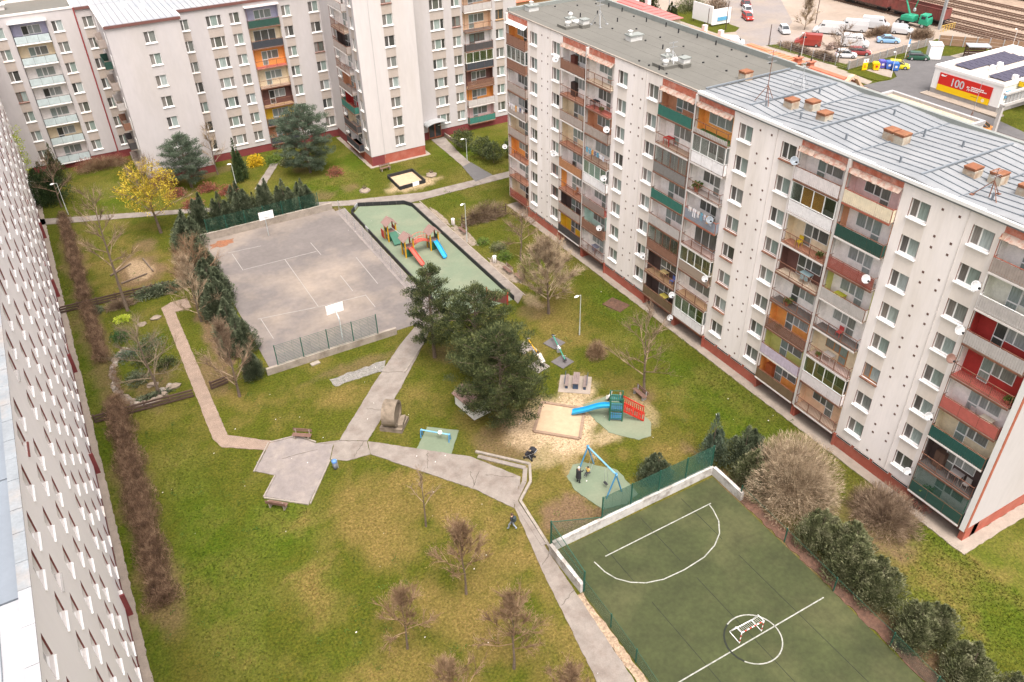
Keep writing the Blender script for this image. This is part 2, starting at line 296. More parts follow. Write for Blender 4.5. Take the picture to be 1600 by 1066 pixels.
def grass_mat():
    m = bpy.data.materials.new('lawn_grass'); m.use_nodes = True; n = m.node_tree.nodes; l = m.node_tree.links; b = n['Principled BSDF']; b.inputs['Roughness'].default_value = .95
    b.inputs['Specular IOR Level'].default_value = .1
    g = n.new('ShaderNodeNewGeometry'); at = n.new('ShaderNodeAttribute'); at.attribute_name = 'cover'; sp = n.new('ShaderNodeSeparateColor'); l.new(at.outputs['Color'], sp.inputs[0])
    def noise(sc, det=4, off=0):
        mp = n.new('ShaderNodeMapping'); mp.inputs['Location'].default_value = (off, off * .7, 0); l.new(g.outputs['Position'], mp.inputs[0])
        t = n.new('ShaderNodeTexNoise'); t.inputs['Scale'].default_value = sc; t.inputs['Detail'].default_value = det; t.inputs['Roughness'].default_value = .7; l.new(mp.outputs[0], t.inputs['Vector']); return t.outputs[0]
    def rng(s, a, c, lo=0., hi=1.):
        r = n.new('ShaderNodeMapRange'); r.inputs[1].default_value = a; r.inputs[2].default_value = c; r.inputs[3].default_value = lo; r.inputs[4].default_value = hi; l.new(s, r.inputs[0]); return r.outputs[0]
    def mix(f, a, c):
        x = n.new('ShaderNodeMix'); x.data_type = 'RGBA'
        if isinstance(f, float): x.inputs[0].default_value = f
        else: l.new(f, x.inputs[0])
        for k, s in ((6, a), (7, c)):
            if isinstance(s, tuple): x.inputs[k].default_value = (*s, 1)
            else: l.new(s, x.inputs[k])
        return x.outputs[2]
    def math_(op, a, c):
        x = n.new('ShaderNodeMath'); x.operation = op
        for k, s in ((0, a), (1, c)):
            if isinstance(s, float): x.inputs[k].default_value = s
            else: l.new(s, x.inputs[k])
        x.use_clamp = True; return x.outputs[0]
    grass = mix(rng(noise(.8, 6), .35, .65), (.058, .068, .006), (.086, .082, .010))
    grass = mix(rng(noise(5, 5, 20), .42, .66), grass, (.036, .050, .005))
    grass = mix(sp.outputs[1], grass, mix(rng(noise(2.5, 5, 9), .4, .6), (.035, .068, .003), (.060, .090, .005)))
    dry = math_('MULTIPLY', sp.outputs[0], rng(noise(6, 5, 5), .3, .6, .5, 1.0))
    grass = mix(dry, grass, mix(rng(noise(3, 5, 40), .35, .65), (.125, .088, .025), (.18, .125, .042)))
    e = math_('MULTIPLY', sp.outputs[2], rng(noise(4, 6, 60), .32, .5, .45, 1.0))
    grass = mix(e, grass, mix(rng(noise(7, 5, 70), .35, .65), (.095, .06, .035), (.155, .10, .06)))
    al = n.new('ShaderNodeAttribute'); al.attribute_name = 'sandy'
    s = math_('MULTIPLY', al.outputs['Fac'], rng(noise(3.5, 7, 90), .34, .48, .25, 1.0))
    grass = mix(s, grass, mix(rng(noise(9, 4, 33), .4, .65), (.41, .31, .20), (.29, .21, .13)))
    sc = n.new('ShaderNodeVectorMath'); sc.operation = 'SCALE'; l.new(grass, sc.inputs[0]); l.new(rng(noise(5.5, 7, 2), .30, .70, .50, 1.52), sc.inputs['Scale'])
    l.new(sc.outputs[0], b.inputs['Base Color'])
    bp = n.new('ShaderNodeBump'); bp.inputs['Strength'].default_value = .6; bp.inputs['Distance'].default_value = .06; l.new(noise(12, 5, 3), bp.inputs['Height']); l.new(bp.outputs[0], b.inputs['Normal'])
    return m
LAWN = grass_mat()
def put_cover(me, c):
    a = me.color_attributes.new('cover', 'FLOAT_COLOR', 'POINT'); col = np.ones((len(c), 4), np.float32); col[:, :3] = c[:, :3]; a.data.foreach_set('color', col.reshape(-1))
    s = me.attributes.new('sandy', 'FLOAT', 'POINT'); s.data.foreach_set('value', c[:, 3].astype(np.float32))
gx = np.arange(-8, 66.01, .5); gy = np.arange(4, 136.01, .5); GX, GY = np.meshgrid(gx, gy); nx, ny = len(gx), len(gy)
hz = (vnoise(GX, GY, 4, 11) - .5) * .03
vv = np.stack([GX, GY, hz - .02], -1).reshape(-1, 3)
ii = np.arange(nx * ny).reshape(ny, nx); q = np.stack([ii[:-1, :-1], ii[:-1, 1:], ii[1:, 1:], ii[1:, :-1]], -1).reshape(-1, 4)
me = bpy.data.meshes.new('lawn'); me.from_pydata(vv.tolist(), [], q.tolist()); me.materials.append(LAWN); put_cover(me, cover(GX.reshape(-1), GY.reshape(-1)))
struct('lawn', me)
me = MB().box(-900, 900, -900, 900, -.6, -.06).mesh('ground', LAWN); struct('ground', me)

def sheet(name, poly, z, m, th=None, jag=0.0, kind='structure', thk=None):
    """flat slab whose top is at z; edges broken by 'jag' metres"""
    if jag:
        out = []
        for a, b in zip(poly, poly[1:] + poly[:1]):
            L = math.hypot(b[0] - a[0], b[1] - a[1]); n = max(1, int(L / .35))
            for k in range(n): t = k / n; out.append((a[0] + (b[0] - a[0]) * t + rnd.uniform(-jag, jag), a[1] + (b[1] - a[1]) * t + rnd.uniform(-jag, jag)))
        poly = out
    return struct(name, MB().prism(poly, z - (thk or .12), z).mesh(name, m))
def blob(cx, cy, rx, ry, n=28, j=.15, rot=0):
    o = []
    for k in range(n):
        t = 2 * math.pi * k / n; r = 1 + rnd.uniform(-j, j); x = rx * r * math.cos(t); y = ry * r * math.sin(t)
        o.append((cx + x * math.cos(rot) - y * math.sin(rot), cy + x * math.sin(rot) + y * math.cos(rot)))
    return o
# paths
def brick_mat():
    m = mat('brick_paver', (.30, .235, .19), .9, .15, 1.5, col2=(.24, .19, .155)); n = m.node_tree.nodes; l = m.node_tree.links
    g = n.new('ShaderNodeNewGeometry'); br = n.new('ShaderNodeTexBrick'); mp = n.new('ShaderNodeMapping'); mp.inputs['Scale'].default_value = (4.6, 4.6, 4.6); mp.inputs['Rotation'].default_value = (0, 0, .02)
    l.new(g.outputs['Position'], mp.inputs[0]); l.new(mp.outputs[0], br.inputs['Vector']); br.inputs['Color1'].default_value = (1.08, 1.0, .95, 1); br.inputs['Color2'].default_value = (.82, .8, .8, 1); br.inputs['Mortar'].default_value = (.5, .45, .4, 1)
    br.inputs['Mortar Size'].default_value = .04
    b = n['Principled BSDF']; src = b.inputs['Base Color'].links[0].from_socket; x = n.new('ShaderNodeMix'); x.data_type = 'RGBA'; x.blend_type = 'MULTIPLY'; x.inputs[0].default_value = 1
    l.new(src, x.inputs[6]); l.new(br.outputs[0], x.inputs[7]); l.new(x.outputs[2], b.inputs['Base Color']); return m
PAVER = brick_mat()
sheet('paver_path', [(4.3, 85.5), (3.2, 84.8), (3.0, 60.2), (3.4, 58.7), (6.9, 56.1), (7.6, 57.0), (4.25, 60.0), (4.35, 83.2), (6.1, 83.2), (6.1, 85.5)], .03, PAVER, jag=.03)
sheet('plaza', [(7.2, 57.0), (5.1, 54.2), (6.5, 52.8), (5.0, 50.9), (7.8, 48.3), (11.0, 52.3), (11.9, 53.9), (10.6, 54.9), (9.5, 56.6)], .035, PATH_O, jag=.02)
sheet('path_crossing', [(10.75, 54.85), (12.5, 54.2), (14.6, 52.75), (14.2, 51.1), (12.2, 51.4), (11.05, 52.3), (11.95, 53.9)], .033, PATH, jag=.03)
sheet('path_south', [(14.65, 52.75), (21.5, 46.35), (23.9, 42.1), (21.7, 39.4), (20.0, 42.8), (14.25, 51.1)], .036, PATH, jag=.03)
sheet('path_north', [(12.55, 54.2), (14.65, 52.85), (20.2, 58.2), (25.3, 63.9), (27.5, 66.4), (30, 66.6), (30, 68.5), (27.6, 68.5), (22.6, 64.4), (18.3, 60.2)], .034, PATH, jag=.03)
sheet('path_to_pitch', [(23.9, 42.05), (21.75, 39.4), (20.4, 33), (18.5, 22), (15.5, 8), (17.4, 8), (20.9, 22.6), (21.7, 33.9), (22.2, 39.6)], .032, PATH, jag=.03)
sheet('path_cross_north', [(-7, 116.3), (-7, 114.3), (11.5, 107.0), (29.6, 98.0), (37.0, 94.2), (53.5, 94.2), (58, 95.5), (58, 97.1), (53.5, 96), (40.2, 96.2), (30, 99.5), (11.5, 108.3)], .03, PATH, jag=.04)
sheet('playground_path', [(37.0, 94.15), (38.4, 93.3), (38.5, 66.4), (37.0, 65.0)], .034, PATH, jag=.02)
sheet('court_side_walk', [(27.75, 97.2), (29.15, 97.4), (29.15, 68.5), (27.75, 68.5)], .03, PATH_O, jag=.02)
sheet('entrance_path', [(49.2, 113.0), (51.5, 113.0), (50.6, 106), (50.3, 101.8), (48.7, 101.0), (49.0, 107)], .028, PATH, jag=.03)
sheet('asphalt_patch', [(48.6, 101.0), (50.4, 101.8), (50.9, 96.1), (47.8, 95.4)], .038, ASPH, jag=.03)
sheet('garden_path', [(20.5, 110), (21.5, 109.4), (26, 117), (25, 117.6)], .025, PATH, jag=.05)
for cx, cy, rx, ry in ((38.9, 88.5, .35, 3), (39.2, 82, .8, 3.2), (39.2, 72, .8, 3.4)): sheet('bench_bay', blob(cx, cy, rx, ry, 34, .14), .02, mat('bay_gravel', (.22, .175, .135), .95, .3, 4, col2=(.12, .10, .06), amt=.8, bump=.5), jag=.05)
# cracks and joints
def crack(p, q, w=.05, z=.045, name='crack'):
    mb = MB(); n = 9; pts = [(p[0] + (q[0] - p[0]) * k / n + rnd.uniform(-.07, .07) * (0 < k < n), p[1] + (q[1] - p[1]) * k / n + rnd.uniform(-.07, .07) * (0 < k < n)) for k in range(n + 1)]
    for a, b in zip(pts, pts[1:]):
        d = Vector((b[0] - a[0], b[1] - a[1])); s = Vector((-d.y, d.x)).normalized() * w * rnd.uniform(.3, .6)
        mb.prism([(a[0] - s.x, a[1] - s.y), (b[0] - s.x, b[1] - s.y), (b[0] + s.x, b[1] + s.y), (a[0] + s.x, a[1] + s.y)], z - .02, z)
    struct(name, mb.mesh(name, CRACK))
for p, q in [((12.5, 54.1), (14.6, 52.8)), ((14.3, 52.9), (12.9, 51.5)), ((21.3, 44.5), (19.9, 43.0)), ((21.5, 43.8), (23.4, 42.4)), ((20.6, 44.8), (20.2, 43.2)), ((20.7, 33.5), (22.0, 34.3)), ((20.0, 29.8), (21.5, 30.4)), ((19.1, 61.6), (21.3, 60.3)), ((16.2, 57.0), (17.5, 55.8)), ((18.6, 48.9), (17.7, 47.0)), ((37.0, 88.1), (38.4, 87.9)), ((37.0, 82.1), (38.4, 81.6)), ((37, 76.1), (38.4, 75.6)), ((37, 70.4), (38.4, 70.1)), ((24, 100.1), (24.4, 101.8)), ((7.5, 54.5), (10.5, 54.0)), ((33.4, 96), (33.6, 98.2)), ((43, 94.3), (43.2, 96.1)), ((48.2, 94.2), (48.4, 96))]: crack(p, q)
# concrete kerbs
def bar(name, p, q, w, h, m, z0=0.0, kind='structure', parent=None):
    d = Vector((q[0] - p[0], q[1] - p[1])); s = Vector((-d.y, d.x)).normalized() * w * .5
    me = MB().prism([(p[0] - s.x, p[1] - s.y), (q[0] - s.x, q[1] - s.y), (q[0] + s.x, q[1] + s.y), (p[0] + s.x, p[1] + s.y)], z0 - .1, z0 + h).mesh(name, m)
    return ob(name, me, parent, kind=kind)
def poly_bar(name, pts, w, h, m, step=1.0, kind='structure', parent=None, gap=.02, z0=0.0):
    for a, b in zip(pts, pts[1:]):
        L = math.hypot(b[0] - a[0], b[1] - a[1]); n = max(1, round(L / step))
        for k in range(n):
            f = lambda t: (a[0] + (b[0] - a[0]) * t, a[1] + (b[1] - a[1]) * t)
            bar(name, f(k / n + gap / L / 2), f((k + 1) / n - gap / L / 2), w, h * rnd.uniform(.9, 1.08), m, z0, kind, parent)
poly_bar('kerb_stone', [(22.1, 46.7), (25.3, 43.0), (24.3, 41.2), (22.5, 39.8), (22.0, 34.4)], .22, .13, CONC_L, 1.0)
poly_bar('kerb_slab', [(22.0, 46.1), (24.75, 42.8), (23.85, 41.45), (22.15, 40.0), (21.75, 35.0)], .38, .065, PATH, 2.0)
for pts in ([(7.2, 57.1), (9.5, 56.7)], [(9.5, 56.7), (10.7, 55.0)], [(7.1, 57.1), (5.0, 54.2)], [(6.4, 52.8), (4.9, 50.9)], [(4.9, 50.8), (7.8, 48.2)], [(7.9, 48.2), (11.0, 52.2)]): poly_bar('kerb_stone', pts, .12, .09, CONC_L, 1.2)
poly_bar('kerb_stone', [(21.4, 60.1), (25.2, 63.8)], .14, .12, CONC_L, 1.2)
poly_bar('kerb_stone', [(38.5, 66), (38.5, 94)], .12, .05, CONC, 1.5)
# court
struct('court', MB().box(10.3, 27.75, 67.2, 97.9, -.1, .02).mesh('court', COURT))
CL = MB()
def ln(mb, p, q, w=.09, z=.035):
    d = Vector((q[0] - p[0], q[1] - p[1])); s = Vector((-d.y, d.x)).normalized() * w * .5
    mb.prism([(p[0] - s.x, p[1] - s.y), (q[0] - s.x, q[1] - s.y), (q[0] + s.x, q[1] + s.y), (p[0] + s.x, p[1] + s.y)], z - .012, z)
for p, q in [((13.2, 88.3), (22.0, 88.0)), ((18.1, 88.1), (18.1, 75.8)), ((17.8, 75.9), (23.4, 75.4)), ((11.7, 77.0), (17.9, 75.9)), ((23.4, 75.5), (23.4, 72.6)), ((12.6, 93.4), (16.6, 93.0)), ((22.1, 90.5), (22.2, 86.9)), ((22.5, 81), (22.5, 77)), ((13.0, 92.9), (13.1, 88.2)), ((12.0, 76.9), (12.1, 72.5)), ((25.6, 84), (25.5, 77))]: ln(CL, p, q, .075)
struct('court_marking', CL.mesh('court_marking', WORN))
# futsal pitch
struct('pitch', MB().prism([(21.95, 34.05), (37.35, 33.95), (37.1, 22), (36.3, 8), (35.8, -6), (21.2, -6), (21.7, 20)], -.1, .03).mesh('pitch', TURF))
PL = MB()
def lnp(pts, w=.085, closed=False):
    for a, b in zip(pts, pts[1:]): ln(PL, a, b, w, .045)
lnp([(25.1, 31.75), (35.3, 31.8)]); lnp([(24.1, 31.75), (24.25, 30.6), (24.6, 29.7), (25.3, 28.9), (26.2, 28.3), (27.5, 27.9), (29.3, 27.8), (31.3, 27.95), (32.7, 28.4), (33.8, 29.1), (34.6, 30.1), (35.0, 31.2), (35.1, 31.8)])
lnp([(23.2, 21.05), (36.1, 20.95)]); lnp([(29.55 + 1.95 * math.cos(t), 21.0 + 1.85 * math.sin(t)) for t in np.linspace(-2.59, 1.95, 30)])
struct('pitch_marking', PL.mesh('pitch_marking', LINE))
PS = MB()
for t0, t1 in ((1.95, 3.69),): 
    pts = [(29.55 + 1.95 * math.cos(t), 21.0 + 1.85 * math.sin(t)) for t in np.linspace(t0, t1, 8)]
    for a, b in zip(pts, pts[1:]): ln(PS, a, b, .12, .046)
for x in (25.55, 29.6, 33.6): 
    for y0, y1 in ((-4, 26.8), (28.6, 33.4)): ln(PS, (x, y0), (x + .02, y1), .035, .04)
struct('pitch_seam', PS.mesh('pitch_seam', mat('dark_seam', (.015, .018, .012), .9)))
# rubber play area, pads, sand
struct('rubber_floor', MB().prism([(29.5, 95.2), (30.9, 96.8), (36.3, 94.1), (36.9, 93.0), (36.9, 66), (29.5, 66)], -.1, .03).mesh('rubber_floor', RUBBER))
sheet('swing_pad', [(29.3, 40.9), (31.2, 38.6), (31.0, 35.6), (29.6, 35.2), (27.6, 35.7), (26.9, 38.5), (27.2, 40.2), (28.4, 41.1)], .025, RUBBER, jag=.06)
sheet('climber_pad', [(33.4, 47.1), (36.4, 47.0), (37.3, 44.0), (37.3, 42.0), (36.2, 40.6), (34.9, 40.7), (33.3, 42.8), (33.2, 44.6)], .026, RUBBER, jag=.06)
sheet('bar_pad', [(19.9, 51.8), (22.1, 49.9), (19.7, 46.9), (17.5, 49.2)], .028, RUBBER, jag=.02)
struct('sand', MB().prism([(30.4, 49.2), (33.1, 46.5), (30.6, 43.5), (27.8, 46.3)], -.1, .06).mesh('sand', SANDM))
struct('sand_floor', MB().prism([(37.9, 103.3), (41.6, 103.3), (41.6, 99.1), (37.7, 98.8)], -.1, .06).mesh('sand_floor', SANDM))
sheet('leaf_drift', blob(12.6, 96.3, 1.6, .8, 26, .3, .2), .028, mat('red_leaves', (.22, .09, .045), .95, .3, 5, col2=(.15, .10, .07)))
sheet('gravel_patch', [(14.7, 62.9), (20.6, 63.0), (19.9, 61.5), (14.8, 61.6)], .03, GRAVEL, jag=.12)
sheet('leaf_litter', [(21.85, 30.0), (21.6, 22), (20.9, 6), (20.1, 6), (20.95, 22), (21.2, 30)], .02, mat('leaf_litter', (.34, .25, .17), .95, .4, 6, col2=(.18, .12, .08), amt=.9, bump=.7), jag=.08)
sheet('bark_mulch', [(37.5, 31), (38.3, 31), (38.2, 22), (37.4, 8), (36.4, 8), (37.2, 22)], .022, REDEARTH, jag=.12)
sheet('foundation_strip', [(47.9, 86.7), (49.55, 86.7), (49.55, 19.28), (60, 19.28), (60, 18.4), (47.75, 18.4)], .04, CONC, jag=.05)
sheet('foundation_strip', [(-6.55, 150), (-5.95, 150), (-5.95, 10), (-6.55, 10)], .03, CONC, jag=.06)
sheet('foundation_strip', [(37.0, 107.7), (46.7, 107.7), (46.7, 112.4), (46.1, 112.4), (46.1, 108.3), (37.5, 108.3), (37.5, 122), (36.9, 122)], .03, CONC, jag=.05)

# grass tufts (real relief on the lawns)
def tufts():
    n = 230000; r = np.random.RandomState(5); x = r.uniform(-6, 60, n); y = 8 + (r.rand(n) ** 1.25) * 100
    bad = ((x > 10) & (x < 29.5) & (y > 66.5) & (y < 98.3)) | ((x > 29.3) & (x < 38.6) & (y > 65) & (y < 97)) | ((x > 21.3) & (x < 37.6) & (y < 34.3)) | (x > 48) & (y < 87) | ((x > 3.0) & (x < 4.5) & (y > 59) & (y < 85.3)) | ((x > 36) & (y > 107))
    def inpoly(poly):
        c = np.zeros(n, bool)
        for (x1, y1), (x2, y2) in zip(poly, poly[1:] + poly[:1]):
            t = ((y1 > y) != (y2 > y)) & (x < (x2 - x1) * (y - y1) / (y2 - y1 + 1e-12) + x1); c ^= t
        return c
    for o in list(C.objects):
        if o.get('kind') == 'structure' and o.name.split('.')[0] in ('paver_path', 'plaza', 'path_crossing', 'path_south', 'path_north', 'path_to_pitch', 'path_cross_north', 'entrance_path', 'asphalt_patch', 'swing_pad', 'climber_pad', 'bar_pad', 'sand', 'sand_floor', 'gravel_patch', 'leaf_litter', 'garden_path', 'bench_bay'):
            vs = o.data.vertices; k = len(vs) // 2; bad |= inpoly([(v.co.x, v.co.y) for v in vs[:k]])
    c = cover(x, y); keep = (~bad) & (r.rand(n) > c[:, 2] * 1.1) & (r.rand(n) > c[:, 3] * 1.6)
    x, y, c = x[keep], y[keep], c[keep]; k = len(x); sz = (.035 + .04 * c[:, 1] + .03 * r.rand(k))
    b = np.stack([x, y, np.full(k, -.015)], 1); a = r.uniform(0, 6.28, k); s = np.stack([np.cos(a), np.sin(a), 0 * a], 1); nrm = np.stack([-np.sin(a), np.cos(a), 0 * a], 1)
    lean = (r.normal(size=(k, 1)) * 1.3); w = sz[:, None] * .8
    up = np.array([[0, 0, 1.]]) * sz[:, None] * 1.1
    V = np.stack([b - s * w, b + s * w, b + up + nrm * lean * w], 1)
    me = tri_mesh('grass', V, LAWN); put_cover(me, np.repeat(c, 3, axis=0)); o = ob('grass', me, kind='stuff'); o['label'] = 'short uneven lawn grass around the playgrounds'
tufts()
# ------------------------------------------------------------------ facades
_mesh = {}
def window_mesh(w, h, parts, fr, jamb, depth, jl=True):
    """frame with jambs; local x right, y inward, z up, origin at the opening's lower left corner on the wall face"""
    k = ('fr', w, h, tuple(parts), fr.name, jamb.name, depth)
    if k in _mesh: return _mesh[k]
    mb = MB(); d = depth; t = .065
    mb.box(0, w, d, d + .05, 0, t); mb.box(0, w, d, d + .05, h - t, h); mb.box(0, t, d, d + .05, t, h - t); mb.box(w - t, w, d, d + .05, t, h - t)
    for a in parts[1:-1]: mb.box(a * w - .05, a * w + .05, d - .01, d + .05, t, h - t)
    mb.box(0.002, .022, .002, .055, .02, h - .002, 1); mb.box(w - .022, w - .002, .002, .075, .02, h - .002, 1); mb.box(0.002, .02, .055, d, .02, h - .002, 2); mb.box(w - .02, w - .002, .055, d, .02, h - .002, 2)
    _mesh[k] = mb.mesh('window_frame', fr, jamb, OFFWHITE); return _mesh[k]
def pane_mesh(w, h, m):
    k = ('pane', round(w, 3), round(h, 3), m.name)
    if k not in _mesh: _mesh[k] = MB().box(0, w, 0, .02, 0, h).mesh('pane', m)
    return _mesh[k]
def sill_mesh(w, d, m, out=.13):
    k = ('sill', w, d, m.name, out); ov = .05 if out > .095 else -.01
    if k not in _mesh:
        mb = MB(); mb.extr([(-out, -.055), (d, .015), (d, -.03), (.012, -.06), (-out + .01, -.12), (-out, -.12)], -ov, w + ov)
        mb.v = [(y, x, z) for x, y, z in mb.v]; mb.f = [tuple(reversed(f)) for f in mb.f]; _mesh[k] = mb.mesh('sill', m)
    return _mesh[k]
class Facade:
    """origin: world point of u=0; rz: rotation. u to the right as seen from outside, n inwards"""
    def __init__(s, bld, ox, oy, rz): s.b = bld; s.o = Vector((ox, oy, 0)); s.rz = rz; s.M = Matrix.Rotation(rz, 3, 'Z')
    def loc(s, u, n, z): return s.o + s.M @ Vector((u, n, z)) - s.b.location
    def put(s, name, me, u=0, n=0, z=0, parent=None): return ob(name, me, parent or s.b, s.loc(u, n, z), s.rz)
    def wall(s, u0, u1, z0, z1, ops, mats, spand=None, plinth=1.2, name='wall', deep=.2):
        """ops: (ua, ub, za, zb, depth) openings cut out of the wall; mats: wall, spandrel, reveal"""
        us = sorted({round(v, 3) for v in [u0, u1] + [o[0] for o in ops] + [o[1] for o in ops]}); mb = MB()
        for ua, ub in zip(us, us[1:]):
            mid = (ua + ub) / 2; col = sorted([o for o in ops if o[0] - 1e-3 <= mid <= o[1] + 1e-3], key=lambda o: o[2]); z = z0; iswin = bool(col)
            for o in col:
                if o[2] > z: mb.face([(ua, 0, z), (ub, 0, z), (ub, 0, o[2]), (ua, 0, o[2])], 1 if iswin and z > z0 + .1 else 0)
                z = o[3]
            if z < z1: mb.face([(ua, 0, z), (ub, 0, z), (ub, 0, z1), (ua, 0, z1)], 0)
        for ua, ub, za, zb, d in ops:
            d += .09
            mb.face([(ua, 0, za), (ua, d, za), (ua, d, zb), (ua, 0, zb)], 2); mb.face([(ub, 0, za), (ub, 0, zb), (ub, d, zb), (ub, d, za)], 2)
            mb.face([(ua, 0, za), (ub, 0, za), (ub, d, za), (ua, d, za)], 2); mb.face([(ua, 0, zb), (ua, d, zb), (ub, d, zb), (ub, 0, zb)], 2)
            mb.face([(ua, d, za), (ub, d, za), (ub, d, zb), (ua, d, zb)], 2)
        return s.put(name, mb.mesh('wall', *mats))
    def window(s, u, z, w, h, parts=(0, .42, 1), fr=WHITE, sill=WHITE, jamb=DJAMB, depth=.16, out=.13, pm=None):
        o = s.put('window', window_mesh(w, h, parts, fr, jamb, depth), u, 0, z)
        for a, b in zip(parts, parts[1:]):
            pw = (b - a) * w - .1; m = PANE_A if (b - a) < .5 else PANE_B
            if len(parts) > 3: m = PANE_B if a == parts[1] else PANE_A
            m = pm or m
            ob('pane', pane_mesh(pw, h - .13, m), o, (a * w + .05, depth + .012, .065))
        ob('sill', sill_mesh(w, depth, sill, out), o)
        return o
# ---- balconies
FH = 2.8
def balcony(F, u0, u1, z, fh, spec, side='L', prot=.36, deep=.78, rail=1.03, slabm=CONC):
    """one storey of a recessed balcony. spec: dict(wall, front, fc, floor, glz, frame, door, side)"""
    w = u1 - u0; wall = cm(spec.get('wall', 'white')); fm = cm(spec.get('floor', 'terra')); fr = spec.get('frame', RUST)
    mb = MB(); mb.box(0.01, w - .01, -prot, deep - .01, -.16, -.02, 0); mb.box(0, w, -prot - .03, -prot, -.19, -.05, 2); mb.box(.012, w - .012, -prot + .02, deep - .02, -.02, 0, 1)
    b = F.put('balcony', mb.mesh('balcony_slab', slabm, fm, slabm if slabm is WHITE else (fr if rnd.random() < .6 else OFFWHITE)), u0, 0, z)
    H = fh - .16
    lm = MB(); lm.box(.005, w - .005, deep - .03, deep - .004, 0, H); lm.box(.004, .03, .02, deep - .03, 0, H, 1); lm.box(w - .03, w - .004, .02, deep - .03, 0, H, 1)
    sidec = cm(spec.get('side', spec.get('wall', 'white')))
    ob('recess_lining', lm.mesh('recess_lining', wall, sidec), b)
    # window and door at the back
    wm = MB(); FRm = spec.get('wf', WHITE); typ = spec.get('door', side); y = deep - .03
    def unit(a, c, z0, z1, gm=2, bars=()):
        wm.box(a, c, y - .06, y - .002, z0, z1, 0); 
        xs = [a] + list(bars) + [c]
        for p, q in zip(xs, xs[1:]): wm.box(p + .05, q - .05, y - .072, y - .055, z0 + .07, z1 - .07, gm)
    if typ == 'L': 
        unit(.28 * w, .46 * w, .08, 2.1, 1); wm.box(.28 * w, .46 * w, y - .08, y - .05, .85, .95, 0); unit(.465 * w, .82 * w, .92, 2.1, 2, (.60 * w,))
    elif typ == 'R':
        unit(.54 * w, .72 * w, .08, 2.1, 1); wm.box(.54 * w, .72 * w, y - .08, y - .05, .85, .95, 0); unit(.2 * w, .535 * w, .92, 2.1, 2, (.40 * w,))
    elif typ == 'W': unit(.16 * w, .9 * w, .75, 2.15, 2, (.40 * w, .64 * w))
    elif typ == 'F': unit(.15 * w, .85 * w, .06, 2.2, 2, (.38 * w, .62 * w))
    ob('balcony_window', wm.mesh('balcony_window', FRm, PANE_B, PANE_C), b)
    # railing
    f = spec.get('front', 'open'); r = MB(); t = .033; yp = -prot + .03
    for zz in (rail, .12): r.tube((0.02, yp, zz), (w - .02, yp, zz), t, t, 5)
    nb = 4
    for k in range(nb): x = .02 + (w - .04) * k / (nb - 1); r.box(x - .02, x + .02, yp - .02, yp + .02, -.14, rail)
    for x in (.02, w - .02):
        for zz in (rail, .12): r.tube((x, yp, zz), (x, .12, zz), t * .8, t * .8, 4)
    if f == 'open':
        n = int(w / .14)
        for k in range(n): x = .04 + (w - .08) * k / (n - 1); r.box(x - .007, x + .007, yp - .007, yp + .007, .12, rail)
    if spec.get('post', True) and f != 'glazed' and not spec.get('glz'): r.box(0.0, .04, yp - .02, yp + .02, rail, H)
    ob('railing', r.mesh('railing', fr), b)
    fc = spec.get('fc')
    p = MB()
    if f in ('solid', 'slats', 'cloth'):
        m = cm(fc or 'pbrown'); hi = rail - .06
        for k in range(nb - 1):
            a = .04 + (w - .08) * k / (nb - 1); c = .04 + (w - .08) * (k + 1) / (nb - 1)
            if f == 'solid': ob('panel', MB().box(0, c - a - .03, -.012, 0, 0, hi - .03).mesh('panel', m), b, (a + .015, yp - .022, .04))
        if f != 'solid':
            n = int(w / .17)
            for k in range(n):
                a = .03 + (w - .06) * k / n; c = .03 + (w - .06) * (k + 1) / n - (.03 if f == 'slats' else 0); dy = .02 * (k % 2) if f == 'cloth' else 0
                p.box(a, c, yp - .035 - dy, yp - .022 - dy, .0, hi)
            if f == 'slats': p.box(.03, w - .03, yp + .0, yp + .006, .03, hi - .02)
            ob('panel', p.mesh('panel', m), b)
        e = MB()
        for x in (.0, w - .012): e.box(x, x + .012, yp, .0, .03, hi)
        ob('side_panel', e.mesh('side_panel', m), b)
    elif f == 'mesh':
        p.box(.03, w - .03, yp - .03, yp - .022, .0, rail - .05); ob('panel', p.mesh('panel', net_mat('mesh_' + (fc or 'x'), COLS.get(fc, (.2, .2, .2)), .62) if ('mm' + str(fc)) not in MC else MC['mm' + str(fc)]), b)
    if f == 'low':
        n = int(w / .2); m = cm(fc)
        for k in range(n): p.box(.03 + w * k / n, .03 + w * (k + .8) / n, yp - .03, yp - .02, -.05, .38)
        ob('panel', p.mesh('panel', m), b)
    if spec.get('glz'):
        g = MB(); z0 = rail; z1 = H - .02; gb = 4
        g.box(0, w, yp - .035, yp + .035, z0, z0 + .07); g.box(0, w, yp - .035, yp + .035, z1 - .07, z1)
        for k in range(gb + 1): x = .03 + (w - .06) * k / gb; g.box(x - .03, x + .03, yp - .03, yp + .03, z0, z1)
        for x in (0, w - .05): g.box(x, x + .05, yp, 0, z0, z0 + .06); g.box(x, x + .05, yp, 0, z1 - .06, z1)
        ob('glazing_frame', g.mesh('glazing_frame', spec.get('gf', WHITE)), b)
        ob('glazing', MB().box(.03, w - .03, yp - .006, yp + .006, z0 + .07, z1 - .07).mesh('glazing', GLASS), b)
        bl = spec.get('blind')
        if bl:
            q = MB()
            for k in (1, 2) if len(bl) == 2 and bl[1] == 2 else range(1, 3): x = .05 + (w - .06) * k / gb; q.box(x, x + (w - .06) / gb - .07, yp + .05, yp + .06, z0 + .05, z1 - .05)
            ob('blind', q.mesh('blind', cm(bl[0])), b)
    return b
def D(wall='white', front='open', fc=None, floor='terra', **k): d = dict(wall=wall, front=front, fc=fc, floor=floor); d.update(k); return d
